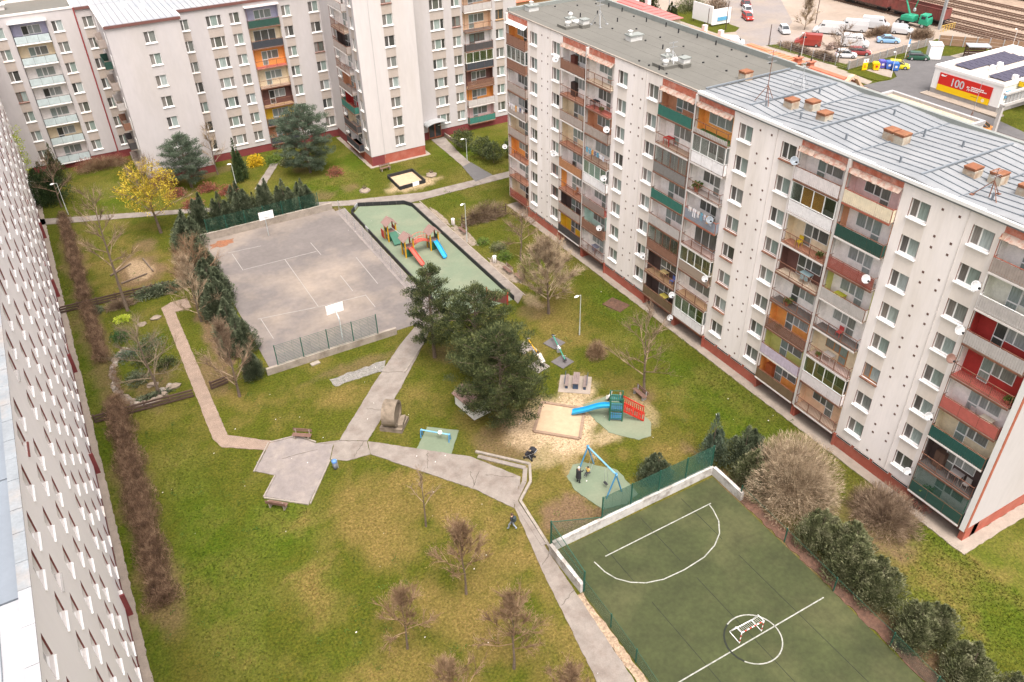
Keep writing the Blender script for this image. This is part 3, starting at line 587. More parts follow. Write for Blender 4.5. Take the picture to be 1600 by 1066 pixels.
def weathered_awning(F, u0, u1, z, m1, m2, length=.62):
    w = u1 - u0; mb = MB(); n = int(w / .3)
    for k in range(n):
        a = w * k / n; c = w * (k + 1) / n - .01; dz = rnd.uniform(-.03, .03); e = rnd.uniform(-.04, .04)
        mb.face([(a, -.02, z), (a, -length + e, z - .34 + dz), (c, -length + e, z - .34 + dz), (c, -.02, z)], 0 if rnd.random() < .88 else 1)
        mb.face([(a, -.02, z - .03), (c, -.02, z - .03), (c, -length + e, z - .37 + dz), (a, -length + e, z - .37 + dz)], 1)
    return F.put('canopy', mb.mesh('canopy', m1, m2), u0, 0, 0)

FLOORN = ['ground-floor', 'first-floor', 'second-floor', 'third-floor', 'fourth-floor', 'fifth-floor', 'sixth-floor', 'top-floor']
# =================================================== long block on the right
RB = thing('apartment_block', 'long pale block with stacked balconies, half grey and half tin roof, right of the playground', 'building', (54, 53, 0))
F = Facade(RB, 48.7, 86.7, -math.pi / 2); YU = lambda y: 86.7 - y
winy = [(81.6, 80.12), (76.92, 75.4), (64.75, 63.25), (60.0, 58.5), (47.75, 46.2), (42.95, 41.42), (30.9, 29.4), (26.25, 24.72)]
logy = [(86.6, 82.2), (74.8, 70.1), (69.85, 65.45), (58.0, 53.12), (52.9, 48.46), (41.0, 36.38), (36.14, 31.72), (24.24, 19.75)]
ops = [(YU(a), YU(b), 2.42 + 2.8 * k, 3.79 + 2.8 * k, .17) for a, b in winy for k in range(8)]
opl = [(YU(a), YU(b), 1.25, 23.7, .9) for a, b in logy]
F.wall(0, 67.4, 1.35, 24.5, ops + [(a, b, 1.36, c, d) for a, b, _, c, d in opl], (PLASTER, SPANDREL, OFFWHITE))
bs = MB(); bs.box(0, 67.4, .9, 11.5, 1.35, 24.3); 
# end walls and back as one shell
sh = MB(); sh.face([(0, 0, 1.35), (0, 0, 24.5), (0, 11.5, 24.5), (0, 11.5, 1.35)]); sh.face([(67.4, 0, 1.35), (67.4, 11.5, 1.35), (67.4, 11.5, 24.5), (67.4, 0, 24.5)]); sh.face([(0, 11.5, 1.35), (0, 11.5, 24.5), (67.4, 11.5, 24.5), (67.4, 11.5, 1.35)])
F.put('end_wall', sh.mesh('end_wall', PLASTER_FAR))
F.put('corner_pier', MB().box(67.02, 67.42, -.32, 0, 1.2, 24.4).box(67.42, 67.46, -.3, .02, 1.2, 24.4, 1).mesh('corner_pier', WHITE, RUSTRED))
F.put('corner_pier', MB().box(-.02, .2, -.3, 0, 1.2, 24.4).mesh('corner_pier', OFFWHITE))
# plinth: flush under the windows, set back under the balconies
u = 0; pl = MB(); segs = []
for a, b, *_ in sorted(opl):
    if a - u > .3: segs.append((u, a))
    u = b
for a, b in segs + [(67.0, 67.4)]:
    pl.box(a, b, .02, 1.5, -.1, 1.34)
pl.box(0, 67.4, .9, 11.48, -.1, 1.30)
F.put('plinth', pl.mesh('plinth', REDPL))
for a, b in segs:
    n = max(1, int((b - a) / 1.55)); st = (b - a) / n
    if b - a > 2: 
        for k in range(n): F.put('cellar_window', MB().box(0, st - .3, -.012, .03, 0, .2).box(.04, st - .34, -.02, -.012, .04, .16, 1).mesh('cellar_window', OFFWHITE, GLASSD), a + st * k + .15, 0, 1.10)
WF2 = {}
for ci, (a, b) in enumerate(winy):
    for k in range(8):
        fr, si = WHITE, WHITE
        if (ci, k) in ((6, 2),): fr = mat('orange_frame', (.42, .16, .03), .5); si = RUST
        elif (ci, k) in ((1, 2), (1, 1)): fr = mat('red_frame', (.18, .05, .04), .5)
        elif (ci, k) in ((4, 3), (4, 2), (4, 4), (5, 7), (5, 4), (4, 1)): si = RUST
        F.window(YU(a), 2.42 + 2.8 * k, a - b, 1.37, (0, .4, 1), fr, si, depth=.17, out=.16)
# small ventilation openings
vent = MB().box(-.085, .085, -.012, .02, -.085, .085).mesh('vent', mat('vent_brown', (.13, .07, .055), .8)); 
for y0 in (28.54, 45.4, 62.28, 79.1):
    for dy in (0, 1.26):
        for z in [23.47] + [21.48 - 2.8 * k for k in range(8)] + [20.64 - 2.8 * k for k in range(7)]: F.put('vent', vent, YU(y0 - dy), 0, z)
for y in (26.7, 43.55, 60.4, 77.3): F.put('downpipe', MB().tube((0, -.03, 1.3), (0, -.03, 24.4), .025, .025, 6).mesh('downpipe', OFFWHITE), YU(y))
for y in (53.0,): F.put('downpipe', MB().tube((0, -.12, 1.3), (0, -.12, 24.4), .07, .07, 8).mesh('downpipe', RUSTRED), YU(y))
RBAL = [
 [D('orange','solid','pbrown','terra',aw=1), D('white','solid','pbrown',glz=1), D('white','solid','pgrey'), D('white','solid','pgrey','fgrey'), D('cream','solid','pgrey'), D('orange','open'), D('white','open',None,'terra'), D('cream','mesh','pred')],
 [D('white','solid','pbrown','fdark'), D('white','open'), D('cream','solid','pgrey'), D('cream','open'), D('white','slats','porange'), D('white','open',side='orange'), D('dark','solid','pgrey'), D('yellow','slats','pdark')],
 [D('white','open',None,'tan' if 0 else 'fcream',door='R'), D('white','open',None,'fred',door='R'), D('salmon','solid','pgrey',door='R'), D('white','open',None,'ftan',door='W'), D('white','solid','pwhite','ftan',glz=1,blind=('pfrost',1),door='R'), D('white','mesh','pgrey','fred',door='R'), D('mint','solid','pbrown',door='R'), D('white','open',None,'fgrey',door='R')],
 [D('salmon','slats','pteal'), D('white','open',None,'ftan'), D('white','solid','pmesh','fdark',glz=1,door='F',gf=RUST), D('white','slats','pteal'), D('white','slats','plight'), D('white','solid','pbrown','fdark',glz=1,gf=RUST,door='F'), D('dark','open',None,'fochre'), D('dark','slats','pbamboo','fochre')],
 [D('orange','low','plight','fturf',door='W'), D('white','solid','pwhite','fgrey',glz=1,door='R'), D('white','open',None,'fgrey',door='R'), D('white','solid','pblue','fgrey',frame=RUSTRED,door='R'), D('white','open',None,'fpink',door='F'), D('cream','mesh','tan','ftan',glz=1,door='W'), D('white','open',None,'fochre',door='W'), D('white','slats','pwhite','fgrey',glz=1,door='R')],
 [D('white','slats','pink2'), D('white','slats','pwhite',glz=1,blind=('orange',2)), D('cream','open',None,'terra'), D('brownw','open',None,'fcream'), D('white','open',None,'fdark'), D('orange','mesh','pbrown','fpink'), D('lime','cloth','plilac','fgrey'), D('orange','slats','pbamboo','porange')],
 [D('pink','slats','pcream','terra',door='R',frame=RUSTRED), D('white','slats','pdgreen','terra',door='R',side='salmon'), D('white','mesh','pred','fgrey',door='R'), D('white','slats','plight','terra',door='R',side='lime'), D('white','open',None,'fdark',door='R'), D('cream','open',None,'fpink',door='R',wf=mat('orange_frame',(.42,.16,.03))), D('peach','slats','pink2','terra',glz=1,door='W'), D('peach','open',None,'ftan',door='R')],
 [D('white','slats','pgrey','fgrey',frame=RUSTRED), D('cel','slats','plight','fgrey',frame=WHITE), D('redw','slats','plight','fgrey'), D('redw','open',None,'fred',frame=RUST,side='white'), D('white','solid','fred','fred'), D('cream','slats','pgreen','fgrey',door='L'), D('dark','open',None,'fdark'), D('white','solid','pdgreen','fgrey',door='L')],
]
for li, (a, b) in enumerate(logy):
    for k in range(8):
        sp = RBAL[li][7 - k]; sd = 'L' if li in (1, 3, 5, 7) else 'R'
        if 'door' not in sp: sp['door'] = sd
        balcony(F, YU(a) + .06, YU(b) - .06, 1.5 + 2.8 * k, 2.8, sp)
    # pier between paired balconies
    if li in (1, 3, 5): pass
    F.put('parapet_panel', MB().box(YU(a) + .02, YU(b) - .02, -.035, .0, 23.74, 24.34).mesh('parapet_panel', mat('rough_red_panel', (.43, .13, .08), .9, .3, 3, col2=(.50, .30, .24), amt=.6)))
    if li == 0: weathered_awning(F, YU(a), YU(b), 23.7, WHITE, WHITE, .5)
    else: weathered_awning(F, YU(a), YU(b), 23.74, mat('worn_awning', (.36, .28, .23), .9, .15, 5, col2=(.27, .10, .065), amt=.7, thr=(.48, .60)), mat('worn_awning_pale', (.28, .19, .14), .9, .2, 4), .42)
for y in (69.97, 53.0, 36.26): F.put('pier', MB().box(YU(y) - .12, YU(y) + .12, -.28, .0, 1.3, 24.3).mesh('pier', OFFWHITE))
# ground-floor side pillars and the green netting on the last balcony
for li, (a, b) in enumerate(logy):
    for y in (a, b): 
        if 20 < y < 86: F.put('pillar', MB().box(YU(y) - .1, YU(y) + .1, -.12, .9, -.1, 1.3).mesh('pillar', REDPL))
F.put('netting', MB().box(YU(24.2), YU(19.8), -.34, -.33, 1.4, 4.1).mesh('netting', NET)); F.put('netting_frame', MB().box(YU(24.2), YU(19.8), -.345, -.30, 2.5, 2.56).box(YU(24.2), YU(24.15), -.345, -.3, 1.3, 4.1).box(YU(19.85), YU(19.8), -.345, -.3, 1.3, 4.1).mesh('netting_frame', GREENP))
# roof, north half: bitumen with parapet
def wbox(bld, name, x0, x1, y0, y1, z0, z1, m, parent=None):
    p = parent or bld; o = ob(name, MB().box(x0, x1, y0, y1, z0, z1).mesh(name, m), p); o.location = -bld.location if p is bld else (0, 0, 0); return o
def wmb(bld, name, mb, *ms):
    o = ob(name, mb.mesh(name, *ms), bld, -bld.location); return o
wbox(RB, 'bitumen_roof', 48.75, 60.1, 53.0, 86.6, 24.2, 24.46, BITUMEN)
for k in range(11): # bitumen strips lying side by side
    wbox(RB, 'roof_felt', 48.95 + k * 1.0, 48.95 + k * 1.0 + .985, 53.05, 86.4, 24.46, 24.468 + .004 * (k % 2), BITUMEN)
wbox(RB, 'parapet', 59.95, 60.25, 53, 86.9, 24.3, 25.0, PARA_G); wbox(RB, 'parapet', 48.75, 59.95, 86.45, 86.85, 24.3, 24.85, PARA_G)
wbox(RB, 'roof_edge', 48.62, 48.82, 53.0, 86.9, 24.45, 24.53, CONC_L)
hood = mat('vent_hood', (.62, .62, .60), .4, .05, 2, metal=.2)
for cx, cy in ((51.4, 77.0), (51.4, 60.3)):
    mb = MB(); mb.box(cx - 1.5, cx + .2, cy - .9, cy + .9, 24.45, 24.75, 0); mb.box(cx + .2, cx + 1.2, cy - 1.5, cy - .4, 24.45, 24.8, 0)
    mb.box(cx - .35, cx + .55, cy + .35, cy + 1.1, 24.75, 25.15, 2); mb.box(cx - .42, cx + .62, cy + .28, cy + 1.17, 25.15, 25.25, 1); mb.box(cx + .5, cx + 1.3, cy - 1.2, cy - .45, 24.8, 25.2, 2); mb.box(cx + .42, cx + 1.38, cy - 1.28, cy - .37, 25.2, 25.3, 1)
    mb.lathe([(.22, 24.75), (.22, 25.0), (.32, 25.02), (.3, 25.15), (.0, 25.25)], 10, cx - .9, cy - .3, 2); mb.lathe([(.45, 24.75), (.5, 24.95), (.3, 25.1), (.0, 25.12)], 10, cx + .5, cy + .0, 2)
    mb.lathe([(.16, 25.2), (.16, 25.45), (.26, 25.6), (.16, 25.78), (.0, 25.82)], 10, cx + .1, cy + .7, 2)
    wmb(RB, 'ventilation_unit', mb, BITUMEN, PARA_G, hood)
mb = MB(); mb.box(52.9, 54.4, 68.6, 69.5, 24.45, 24.95, 2); mb.box(52.8, 53.7, 68.5, 69.6, 24.95, 25.1, 1); mb.box(53.75, 54.55, 68.5, 69.6, 24.95, 25.05, 1); mb.lathe([(.2, 25.1), (.2, 25.3), (.28, 25.45), (0, 25.55)], 10, 53.2, 69.1, 2); wmb(RB, 'ventilation_unit', mb, BITUMEN, PARA_G, hood)
mb = MB(); mb.box(50.6, 51.9, 85.0, 86.0, 24.45, 24.95, 2); mb.box(50.5, 52.0, 84.9, 86.1, 24.95, 25.1, 1); mb.lathe([(.2, 25.1), (.2, 25.3), (.28, 25.45), (0, 25.55)], 10, 51.2, 85.5, 2); wmb(RB, 'ventilation_unit', mb, BITUMEN, PARA_G, hood)
dot = MB().box(-.07, .07, -.07, .07, 0, .14).mesh('roof_vent', BLACKB); dot2 = MB().box(-.05, .05, -.05, .05, 0, .45).mesh('roof_vent', BLACKB)
for x, y in [(59.3, 84 - 2.6 * k) for k in range(12)] + [(54.2, 85.3 - 2.9 * k) for k in range(11)] + [(49.4, 63 - 1.6 * k) for k in range(4)] + [(56.5, 84 - 4 * k) for k in range(7)]:
    ob('roof_vent', dot2 if rnd.random() < .25 else dot, RB, Vector((x + rnd.uniform(-.3, .3), y + rnd.uniform(-.4, .4), 24.46)) - RB.location)
# roof, south half: standing-seam tin in bays with ridges and valleys
YB = [53.0, 47.6, 45.0, 41.05, 36.7, 31.2, 28.0, 24.0, 19.3]; ZB = [24.55, 24.75, 24.5, 24.78, 24.5, 24.78, 24.5, 24.72, 24.55]
for (ya, yb, za, zb) in zip(YB, YB[1:], ZB, ZB[1:]):
    nx_ = 13; x0 = 48.6; dx = (60.0 - x0) / nx_
    for k in range(nx_):
        xa = x0 + dx * k; xb = xa + dx - .02; lo = .10 * math.sin(math.pi * k / nx_)
        mb = MB(); mb.face([(xa, yb, zb - lo), (xb, yb, zb - lo), (xb, ya, za - lo), (xa, ya, za - lo)])
        mb.face([(xa, yb, zb - lo), (xa, ya, za - lo), (xa, ya, 24.2), (xa, yb, 24.2)]); mb.face([(xb, yb, zb - lo), (xb, yb, 24.2), (xb, ya, 24.2), (xb, ya, za - lo)])
        for (p, q) in ((xb - .01, xb + .025),): # standing seam
            mb.face([(p, yb, zb - lo + .07), (q, yb, zb - lo + .07), (q, ya, za - lo + .07), (p, ya, za - lo + .07)], 1); mb.face([(p, yb, zb - lo), (p, yb, zb - lo + .07), (p, ya, za - lo + .07), (p, ya, za - lo)], 1); mb.face([(q, ya, za - lo), (q, ya, za - lo + .07), (q, yb, zb - lo + .07), (q, yb, zb - lo)], 1)
        wmb(RB, 'roof_sheet', mb, TINROOF, TINSEAM)
for y, z in ((47.6, 24.72), (41.05, 24.75), (31.2, 24.75), (24.0, 24.7), (53.0, 24.6)): wbox(RB, 'ridge_strip', 49.4, 59.4, y - .07, y + .07, z, z + .12, TINSEAM)
for y, z in ((45.0, 24.5), (36.7, 24.5), (28, 24.5)): wbox(RB, 'valley_strip', 48.7, 59.9, y - .03, y + .03, z - .1, z + .03, TINSEAM)
wbox(RB, 'gutter', 59.95, 60.3, 19.3, 53, 24.3, 24.85, PARA_G); wbox(RB, 'roof_edge', 48.45, 48.78, 19.2, 53.0, 24.38, 24.62, WHITE)
wbox(RB, 'roof_edge', 48.45, 60.3, 19.1, 19.35, 24.38, 24.66, WHITE)
for cx, cy, dbl in ((52.3, 45.9, 0), (53.4, 44.7, 0), (52.2, 42.3, 0), (53.6, 36.6, 1), (52.6, 29.6, 0), (53.2, 28.1, 0), (52.9, 25.9, 0), (54.3, 53.4, 0), (53, 22, 1)):
    w = .45; l = .9 if dbl else .45
    c = wbox(RB, 'chimney', cx - w, cx + w, cy - l, cy + l, 24.3, 25.05, mat('chimney_render', (.40, .36, .29), .9, .2, 2, col2=(.28, .16, .09), amt=.8))
    for yy in ((cy - .48, cy + .48) if dbl else (cy,)): ob('cap', MB().box(cx - .5, cx + .5, yy - .44, yy + .44, 25.15, 25.25).box(cx - .48, cx + .48, yy - .4, yy + .4, 25.05, 25.15).mesh('cap', RUSTCAP), c)
for x, y in ((50.6, 47), (50.9, 43.5), (50.4, 38.5), (50.2, 33.5), (50.3, 26.5), (56.5, 46.8), (56, 36), (57.5, 40), (56.3, 33)): wbox(RB, 'roof_vent', x - .06, x + .06, y - .06, y + .06, 24.4, 25.1, TINSEAM)
# antennas on the roof
def antenna(x, y, h, label, kind=0):
    t = thing('antenna', label, 'antenna', (x, y, 24.5)); mb = MB(); mb.tube((0, 0, 0), (0, 0, h), .035, .025, 6)
    for a in range(3): c, s = math.cos(a * 2.1), math.sin(a * 2.1); mb.tube((c * 1.0, s * 1.0, .0), (0, 0, min(1.6, h * .6)), .03, .03, 5); mb.box(c - .12, c + .12, s - .12, s + .12, -.05, .05)
    ob('mast', mb.mesh('mast', RUST if kind else GREYM), t); e = MB()
    for z in (h - .1, h - .5, h - .9)[:2 if h < 3 else 3]:
        e.tube((-.5, 0, z), (.5, 0, z), .015, .015, 4)
        for k in range(5): e.tube((-.4 + .2 * k, -.2, z), (-.4 + .2 * k, .2, z), .01, .01, 4)
    ob('aerial', e.mesh('aerial', GREYM), t); return t
antenna(56.2, 48.6, 2.4, 'low tripod antenna standing on the tin roof near its far end'); antenna(51.1, 47.6, 4.4, 'tall rusty guyed mast at the far end of the tin roof', 1)
antenna(51.6, 60.4, 2.1, 'slim aerial beside the ventilation unit nearest the tin roof'); antenna(53.9, 75.6, 2.6, 'slim aerial on the grey roof near its far end'); antenna(50.6, 26.9, 2.0, 'short rusty antenna between chimneys on the near tin roof', 1)

# =================================================== block on the left, seen along its face
LB = thing('apartment_block', 'pale block at the left edge seen steeply along its window rows', 'building', (-12, 80, 0))
FL = Facade(LB, -6.5, 12, math.pi / 2); VU = lambda y: y - 12
cols = [22.9, 25.1] + [b + 16.3 * k for k in range(7) for b in (29.8, 32.2, 35.6, 39.1, 41.3)]
ww = 1.25; ops = [(VU(y) - ww, VU(y), 1.15 + 2.8 * k, 2.52 + 2.8 * k, .22) for y in cols for k in range(8)]
FL.wall(0, 138, 1.2 - .3, 23.6, [o for o in ops], (PLASTER_L, PLASTER_L, OFFWHITE))
sillc = {3: RUSTRED, 5: GREYM, 9: DJAMB, 13: OFFWHITE}
for i, y in enumerate(cols):
    for k in range(8):
        h_ = (i * 7 + k * 13) % 41; si = WHITE if h_ not in (3, 17, 29) else {3: DJAMB, 17: GREYJAMB, 29: SPANDREL}[h_]
        FL.window(VU(y) - ww, 1.15 + 2.8 * k, ww, 1.37, (0, .4, 1), WHITE, si, DJAMB, depth=.22, out=.09, pm=PANE_L)
mb = MB(); mb.box(0, 138, .03, 12, -.1, .9, 0); FL.put('plinth', mb.mesh('plinth', REDPL_D))
FL.put('shell', MB().box(0, 138, .32, 12.4, .9, 23.15).mesh('shell', PLASTER_L))
for y in (44.6, 60.9, 77.2, 93.5, 109.8): FL.put('entrance_recess', MB().box(VU(y) - .1, VU(y) + .05, -.32, .02, -.1, 2.2).mesh('entrance_recess', REDPL_D))
y = 12.0
while y < 149:
    L = rnd.uniform(1.3, 2.0); ob('coping_sheet', MB().box(-.46, -.01, 0, L - .03, 0, .05 + rnd.uniform(0, .012)).mesh('coping_sheet', mat('coping_metal', (.23, .25, .265), .5, .14, 1.0, metal=.15, col2=(.31, .26, .22), amt=.6) if y > 25 else TINROOF_W), LB, Vector((-6.24, y, 23.62)) - LB.location); y += L
for k, (ya, yb) in enumerate([(12, 18.5), (18.6, 25.8), (25.9, 33), (33.1, 41), (41.1, 50), (50.1, 62), (62.1, 90), (90.1, 149)]):
    for j in range(8):
        xa = -6.75 - j * .72
        wmb(LB, 'roof_sheet', MB().box(xa - .70, xa, ya, yb, 23.3, 23.44 + .0 * j).box(xa - .72, xa - .69, ya, yb, 23.3, 23.5, 1), TINROOF_W if yb < 26 else mat('blue_grey_tin', (.19, .215, .245), .45, .06, .5, metal=.15), TINSEAM)
wbox(LB, 'roof_deck', -19, -12.5, 12, 149.5, 23.2, 23.4, TINROOF)

# =================================================== far blocks
FF = lambda k: 1.0 + 2.85 * k
def far_windows(F, lst, sills, h=1.45, jamb=GREYJAMB, special={}):
    for ci, (u, w) in enumerate(lst):
        for k, z in enumerate(sills):
            parts = (0, .27, .73, 1) if w > 1.8 else (0, .42, 1); fr = WHITE; si = WHITE if (ci * 5 + k * 3) % 7 < 5 else SPANDREL
            if (ci, k) in special: fr = special[(ci, k)]; si = fr
            F.window(u, z, w, h, parts, fr, si, jamb, depth=.14, out=.10)
BRF = mat('brown_window_frame', (.15, .06, .04), .6)
# A: far left grey-roofed block
A = thing('apartment_block', 'far block at upper left with grey roof and frosted glass balconies', 'building', (-3, 138, 0))
FA = Facade(A, -14, 132.5, 0); XU = lambda x: x + 14; sills = [1.9 + 2.85 * k for k in range(7)]
awin = [(XU(2.72), 1.4), (XU(-4.5), 1.35), (XU(-8.6), 2.1), (XU(-11.5), 1.4)]
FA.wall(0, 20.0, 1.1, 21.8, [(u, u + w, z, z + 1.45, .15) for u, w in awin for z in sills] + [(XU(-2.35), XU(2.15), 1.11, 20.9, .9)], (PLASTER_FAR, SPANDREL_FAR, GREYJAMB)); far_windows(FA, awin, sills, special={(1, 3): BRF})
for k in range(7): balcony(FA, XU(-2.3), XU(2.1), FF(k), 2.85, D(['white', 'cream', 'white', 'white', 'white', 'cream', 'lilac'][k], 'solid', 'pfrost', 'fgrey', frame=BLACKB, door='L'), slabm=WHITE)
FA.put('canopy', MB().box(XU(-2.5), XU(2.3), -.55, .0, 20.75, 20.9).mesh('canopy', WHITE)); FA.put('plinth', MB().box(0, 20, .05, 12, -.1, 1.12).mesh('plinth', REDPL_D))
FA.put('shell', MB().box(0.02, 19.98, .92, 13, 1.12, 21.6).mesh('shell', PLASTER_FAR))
FA.put('downpipe', MB().tube((19.96, -.08, .5), (19.96, -.08, 21.8), .09, .09, 8).mesh('downpipe', mat('red_pipe', (.25, .04, .04), .6)))
wbox(A, 'bitumen_roof', -14, 5.8, 132.7, 146, 21.6, 21.75, BITUMEN); wbox(A, 'roof_edge', -14, 6.0, 132.42, 132.75, 21.72, 21.95, OFFWHITE); wbox(A, 'roof_edge', 5.75, 6.05, 132.75, 146, 21.7, 21.97, WHITE)
wbox(A, 'lift_house', -2.0, 4.2, 141.5, 146, 21.7, 23.4, mat('orange_render', (.55, .22, .12), .8)); wbox(A, 'lift_house_trim', -2.3, 4.5, 141.0, 141.45, 21.7, 22.0, WHITE)
c = wbox(A, 'chimney', -3.4, -2.2, 136.8, 137.8, 21.7, 22.4, OFFWHITE); ob('cap', MB().box(-3.6, -2.0, 136.6, 138, 22.4, 22.52).mesh('cap', WHITE), c)
# B: tin-roofed block with the projecting wing
B = thing('apartment_block', 'far white block with a projecting blank wing, brown roof edge and one coloured balcony stack', 'building', (20, 128, 0))
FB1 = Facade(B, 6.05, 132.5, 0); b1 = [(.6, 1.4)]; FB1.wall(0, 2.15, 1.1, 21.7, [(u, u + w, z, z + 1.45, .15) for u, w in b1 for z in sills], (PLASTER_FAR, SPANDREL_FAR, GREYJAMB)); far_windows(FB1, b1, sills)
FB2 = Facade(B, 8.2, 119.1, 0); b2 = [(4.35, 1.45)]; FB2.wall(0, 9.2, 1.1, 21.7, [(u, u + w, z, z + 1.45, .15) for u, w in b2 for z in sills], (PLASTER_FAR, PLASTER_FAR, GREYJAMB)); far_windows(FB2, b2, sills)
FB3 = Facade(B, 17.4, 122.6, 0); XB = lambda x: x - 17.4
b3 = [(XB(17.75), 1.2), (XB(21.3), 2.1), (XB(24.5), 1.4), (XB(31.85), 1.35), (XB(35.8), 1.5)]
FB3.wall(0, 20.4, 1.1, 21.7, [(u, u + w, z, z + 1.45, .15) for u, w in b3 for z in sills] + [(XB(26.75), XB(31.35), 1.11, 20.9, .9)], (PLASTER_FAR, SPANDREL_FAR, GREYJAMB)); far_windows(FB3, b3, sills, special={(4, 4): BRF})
for k, s_ in enumerate([D('white', 'open', None, 'fgrey'), D('orange', 'solid', 'pslate', 'fdark', side='salmon'), D('yellow', 'solid', 'pslate', 'fdark'), D('brownw', 'open', None, 'fochre'), D('cream', 'open', None, 'ftan'), D('orange', 'open', None, 'fred'), D('cream', 'solid', 'pslate', 'fdark', door='F')]): pass
SB = [D('salmon', 'solid', 'pslate', 'fdark'), D('yellow', 'solid', 'pslate', 'fdark'), D('brownw', 'open', None, 'fochre'), D('cream', 'open', None, 'ftan'), D('orange', 'open', None, 'fred'), D('cream', 'slats', 'pslate', 'fdark', door='F'), D('lilac', 'slats', 'pdgreen', 'fdark')]
for k in range(7): balcony(FB3, XB(26.8), XB(31.3), FF(k), 2.85, SB[k])
FB3.put('canopy', MB().box(XB(26.6), XB(31.5), -.6, 0, 20.85, 21.0).mesh('canopy', cm('pink2')))
for (Fx, w) in ((FB1, 2.15), (FB2, 9.2), (FB3, 20.4)): Fx.put('plinth', MB().box(0, w, .05, 1.0, -.1, 1.12).mesh('plinth', REDPL_D))
FW = Facade(B, 8.2, 132.5, -math.pi / 2); FW.wall(0, 13.4, 1.1, 21.7, [], (PLASTER_FAR, PLASTER_FAR, PLASTER_FAR))
for k in range(7):
    for u in (1.2, 10.3): FW.put('window', window_mesh(1.4, 1.45, (0, .42, 1), WHITE, GREYJAMB, .02), u, -.05, 1.9 + 2.85 * k)
    FW.put('balcony', MB().box(4, 8.6, -.9, 0, -.15, .0).box(4, 8.6, -.92, -.88, 0, 1.0, 1).box(4, 4.04, -.9, 0, 0, 1, 1).box(8.56, 8.6, -.9, 0, 0, 1, 1).mesh('side_balcony', CONC, cm(['pgrey', 'pdark', 'pbrown', 'plight', 'pgrey', 'pdgreen', 'pgrey'][k])), 0, 0, FF(k))
FE = Facade(B, 17.4, 119.1, math.pi / 2); FE.wall(0, 3.5, 1.1, 21.7, [], (PLASTER_FAR,) * 3)
wmb(B, 'shell', MB().box(6.1, 8.2, 132.7, 146, 0, 21.5).box(8.25, 17.35, 119.4, 146, 0, 21.5).box(17.35, 37.6, 123.55, 137, 0, 21.5), PLASTER_FAR)
def seam_roof(bld, x0, x1, y0, y1, z, m=TINROOF_W, step=.75, fall=.35):
    n = int((x1 - x0) / step); dx = (x1 - x0) / n
    for k in range(n):
        a = x0 + k * dx; mb = MB(); mb.box(a, a + dx - .02, y0, y1, z - .2, z); mb.box(a + dx - .035, a + dx, y0, y1, z - .2, z + .06, 1); wmb(bld, 'roof_sheet', mb, m, TINSEAM)
FASC = mat('brown_fascia', (.14, .06, .05), .7, .1, 1)
for x0, x1, y0, y1 in ((6.05, 8.1, 132.4, 146), (8.1, 17.5, 119.0, 132.3), (8.1, 17.5, 132.4, 146), (17.5, 38.2, 122.5, 137)):
    seam_roof(B, x0, x1, y0 + .02, y1, 21.85)
for x0, x1, y in ((6.05, 8.15, 132.36), (8.05, 17.55, 118.93), (17.55, 38.2, 122.46)): wbox(B, 'fascia', x0, x1, y - .06, y + .02, 21.45, 21.8, FASC)
wbox(B, 'roof_edge', 8.0, 8.2, 119, 132.4, 21.6, 21.95, WHITE); wbox(B, 'roof_edge', 17.42, 17.6, 119, 122.6, 21.6, 21.95, WHITE)
for x, y in ((14, 126.0), (12.2, 128.7), (17.3, 131)): wbox(B, 'roof_vent', x - .35, x + .35, y - .35, y + .35, 21.8, 22.4, WHITE)
# C: tower-like end and long facade behind the entrance
T = thing('apartment_block', 'tallest far block with a plain corner tower, red plinth and arched entrance canopy', 'building', (50, 116, 0))
FT = Facade(T, 37.5, 108.2, 0); st = [2.35 + 2.83 * k for k in range(8)]
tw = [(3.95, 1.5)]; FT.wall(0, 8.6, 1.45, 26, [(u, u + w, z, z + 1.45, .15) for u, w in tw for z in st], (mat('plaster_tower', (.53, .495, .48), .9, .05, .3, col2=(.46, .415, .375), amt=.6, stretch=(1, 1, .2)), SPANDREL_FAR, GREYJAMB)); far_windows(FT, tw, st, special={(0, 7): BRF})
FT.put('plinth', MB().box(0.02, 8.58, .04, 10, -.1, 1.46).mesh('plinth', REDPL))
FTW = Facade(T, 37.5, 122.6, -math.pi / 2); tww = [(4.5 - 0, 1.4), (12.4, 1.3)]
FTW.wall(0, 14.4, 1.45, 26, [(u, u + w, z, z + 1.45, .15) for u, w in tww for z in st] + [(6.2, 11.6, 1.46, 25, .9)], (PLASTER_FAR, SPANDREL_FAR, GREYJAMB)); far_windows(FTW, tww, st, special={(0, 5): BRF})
for k in range(8): balcony(FTW, 6.25, 11.55, 1.45 + 2.83 * k, 2.83, [D('white', 'solid', 'pslate', 'fgrey'), D('cream', 'solid', 'pdark', 'fgrey'), D('redw', 'slats', 'pteal', 'fred'), D('salmon', 'mesh', 'pgrey', 'fgrey'), D('white', 'open', None, 'fgrey'), D('dark', 'slats', 'pgrey', 'fdark'), D('white', 'open', None, 'ftan'), D('white', 'solid', 'plight', 'fgrey')][k], prot=.7)
FTW.put('plinth', MB().box(0.02, 14.38, .04, 2, -.1, 1.46).mesh('plinth', REDPL_D))
FTE = Facade(T, 46.1, 108.2, math.pi / 2); FTE.wall(0, 5.2, 1.45, 26, [], (PLASTER_FAR,) * 3); FTE.put('plinth', MB().box(0.02, 5.2, .03, 1, -.1, 1.46).mesh('plinth', REDPL))
for k in range(8): FTE.put('window', window_mesh(1.2, 1.45, (0, .42, 1), WHITE, GREYJAMB, .02), 2.2, -.05, st[k])
FD = Facade(T, 46.15, 113.3, 0); XD = lambda x: x - 46.15; sd = [2.05 + 2.83 * k for k in range(8)]
dw = [(XD(50.7), 2.2), (XD(54.2), 1.4), (XD(61.5), 1.4)]
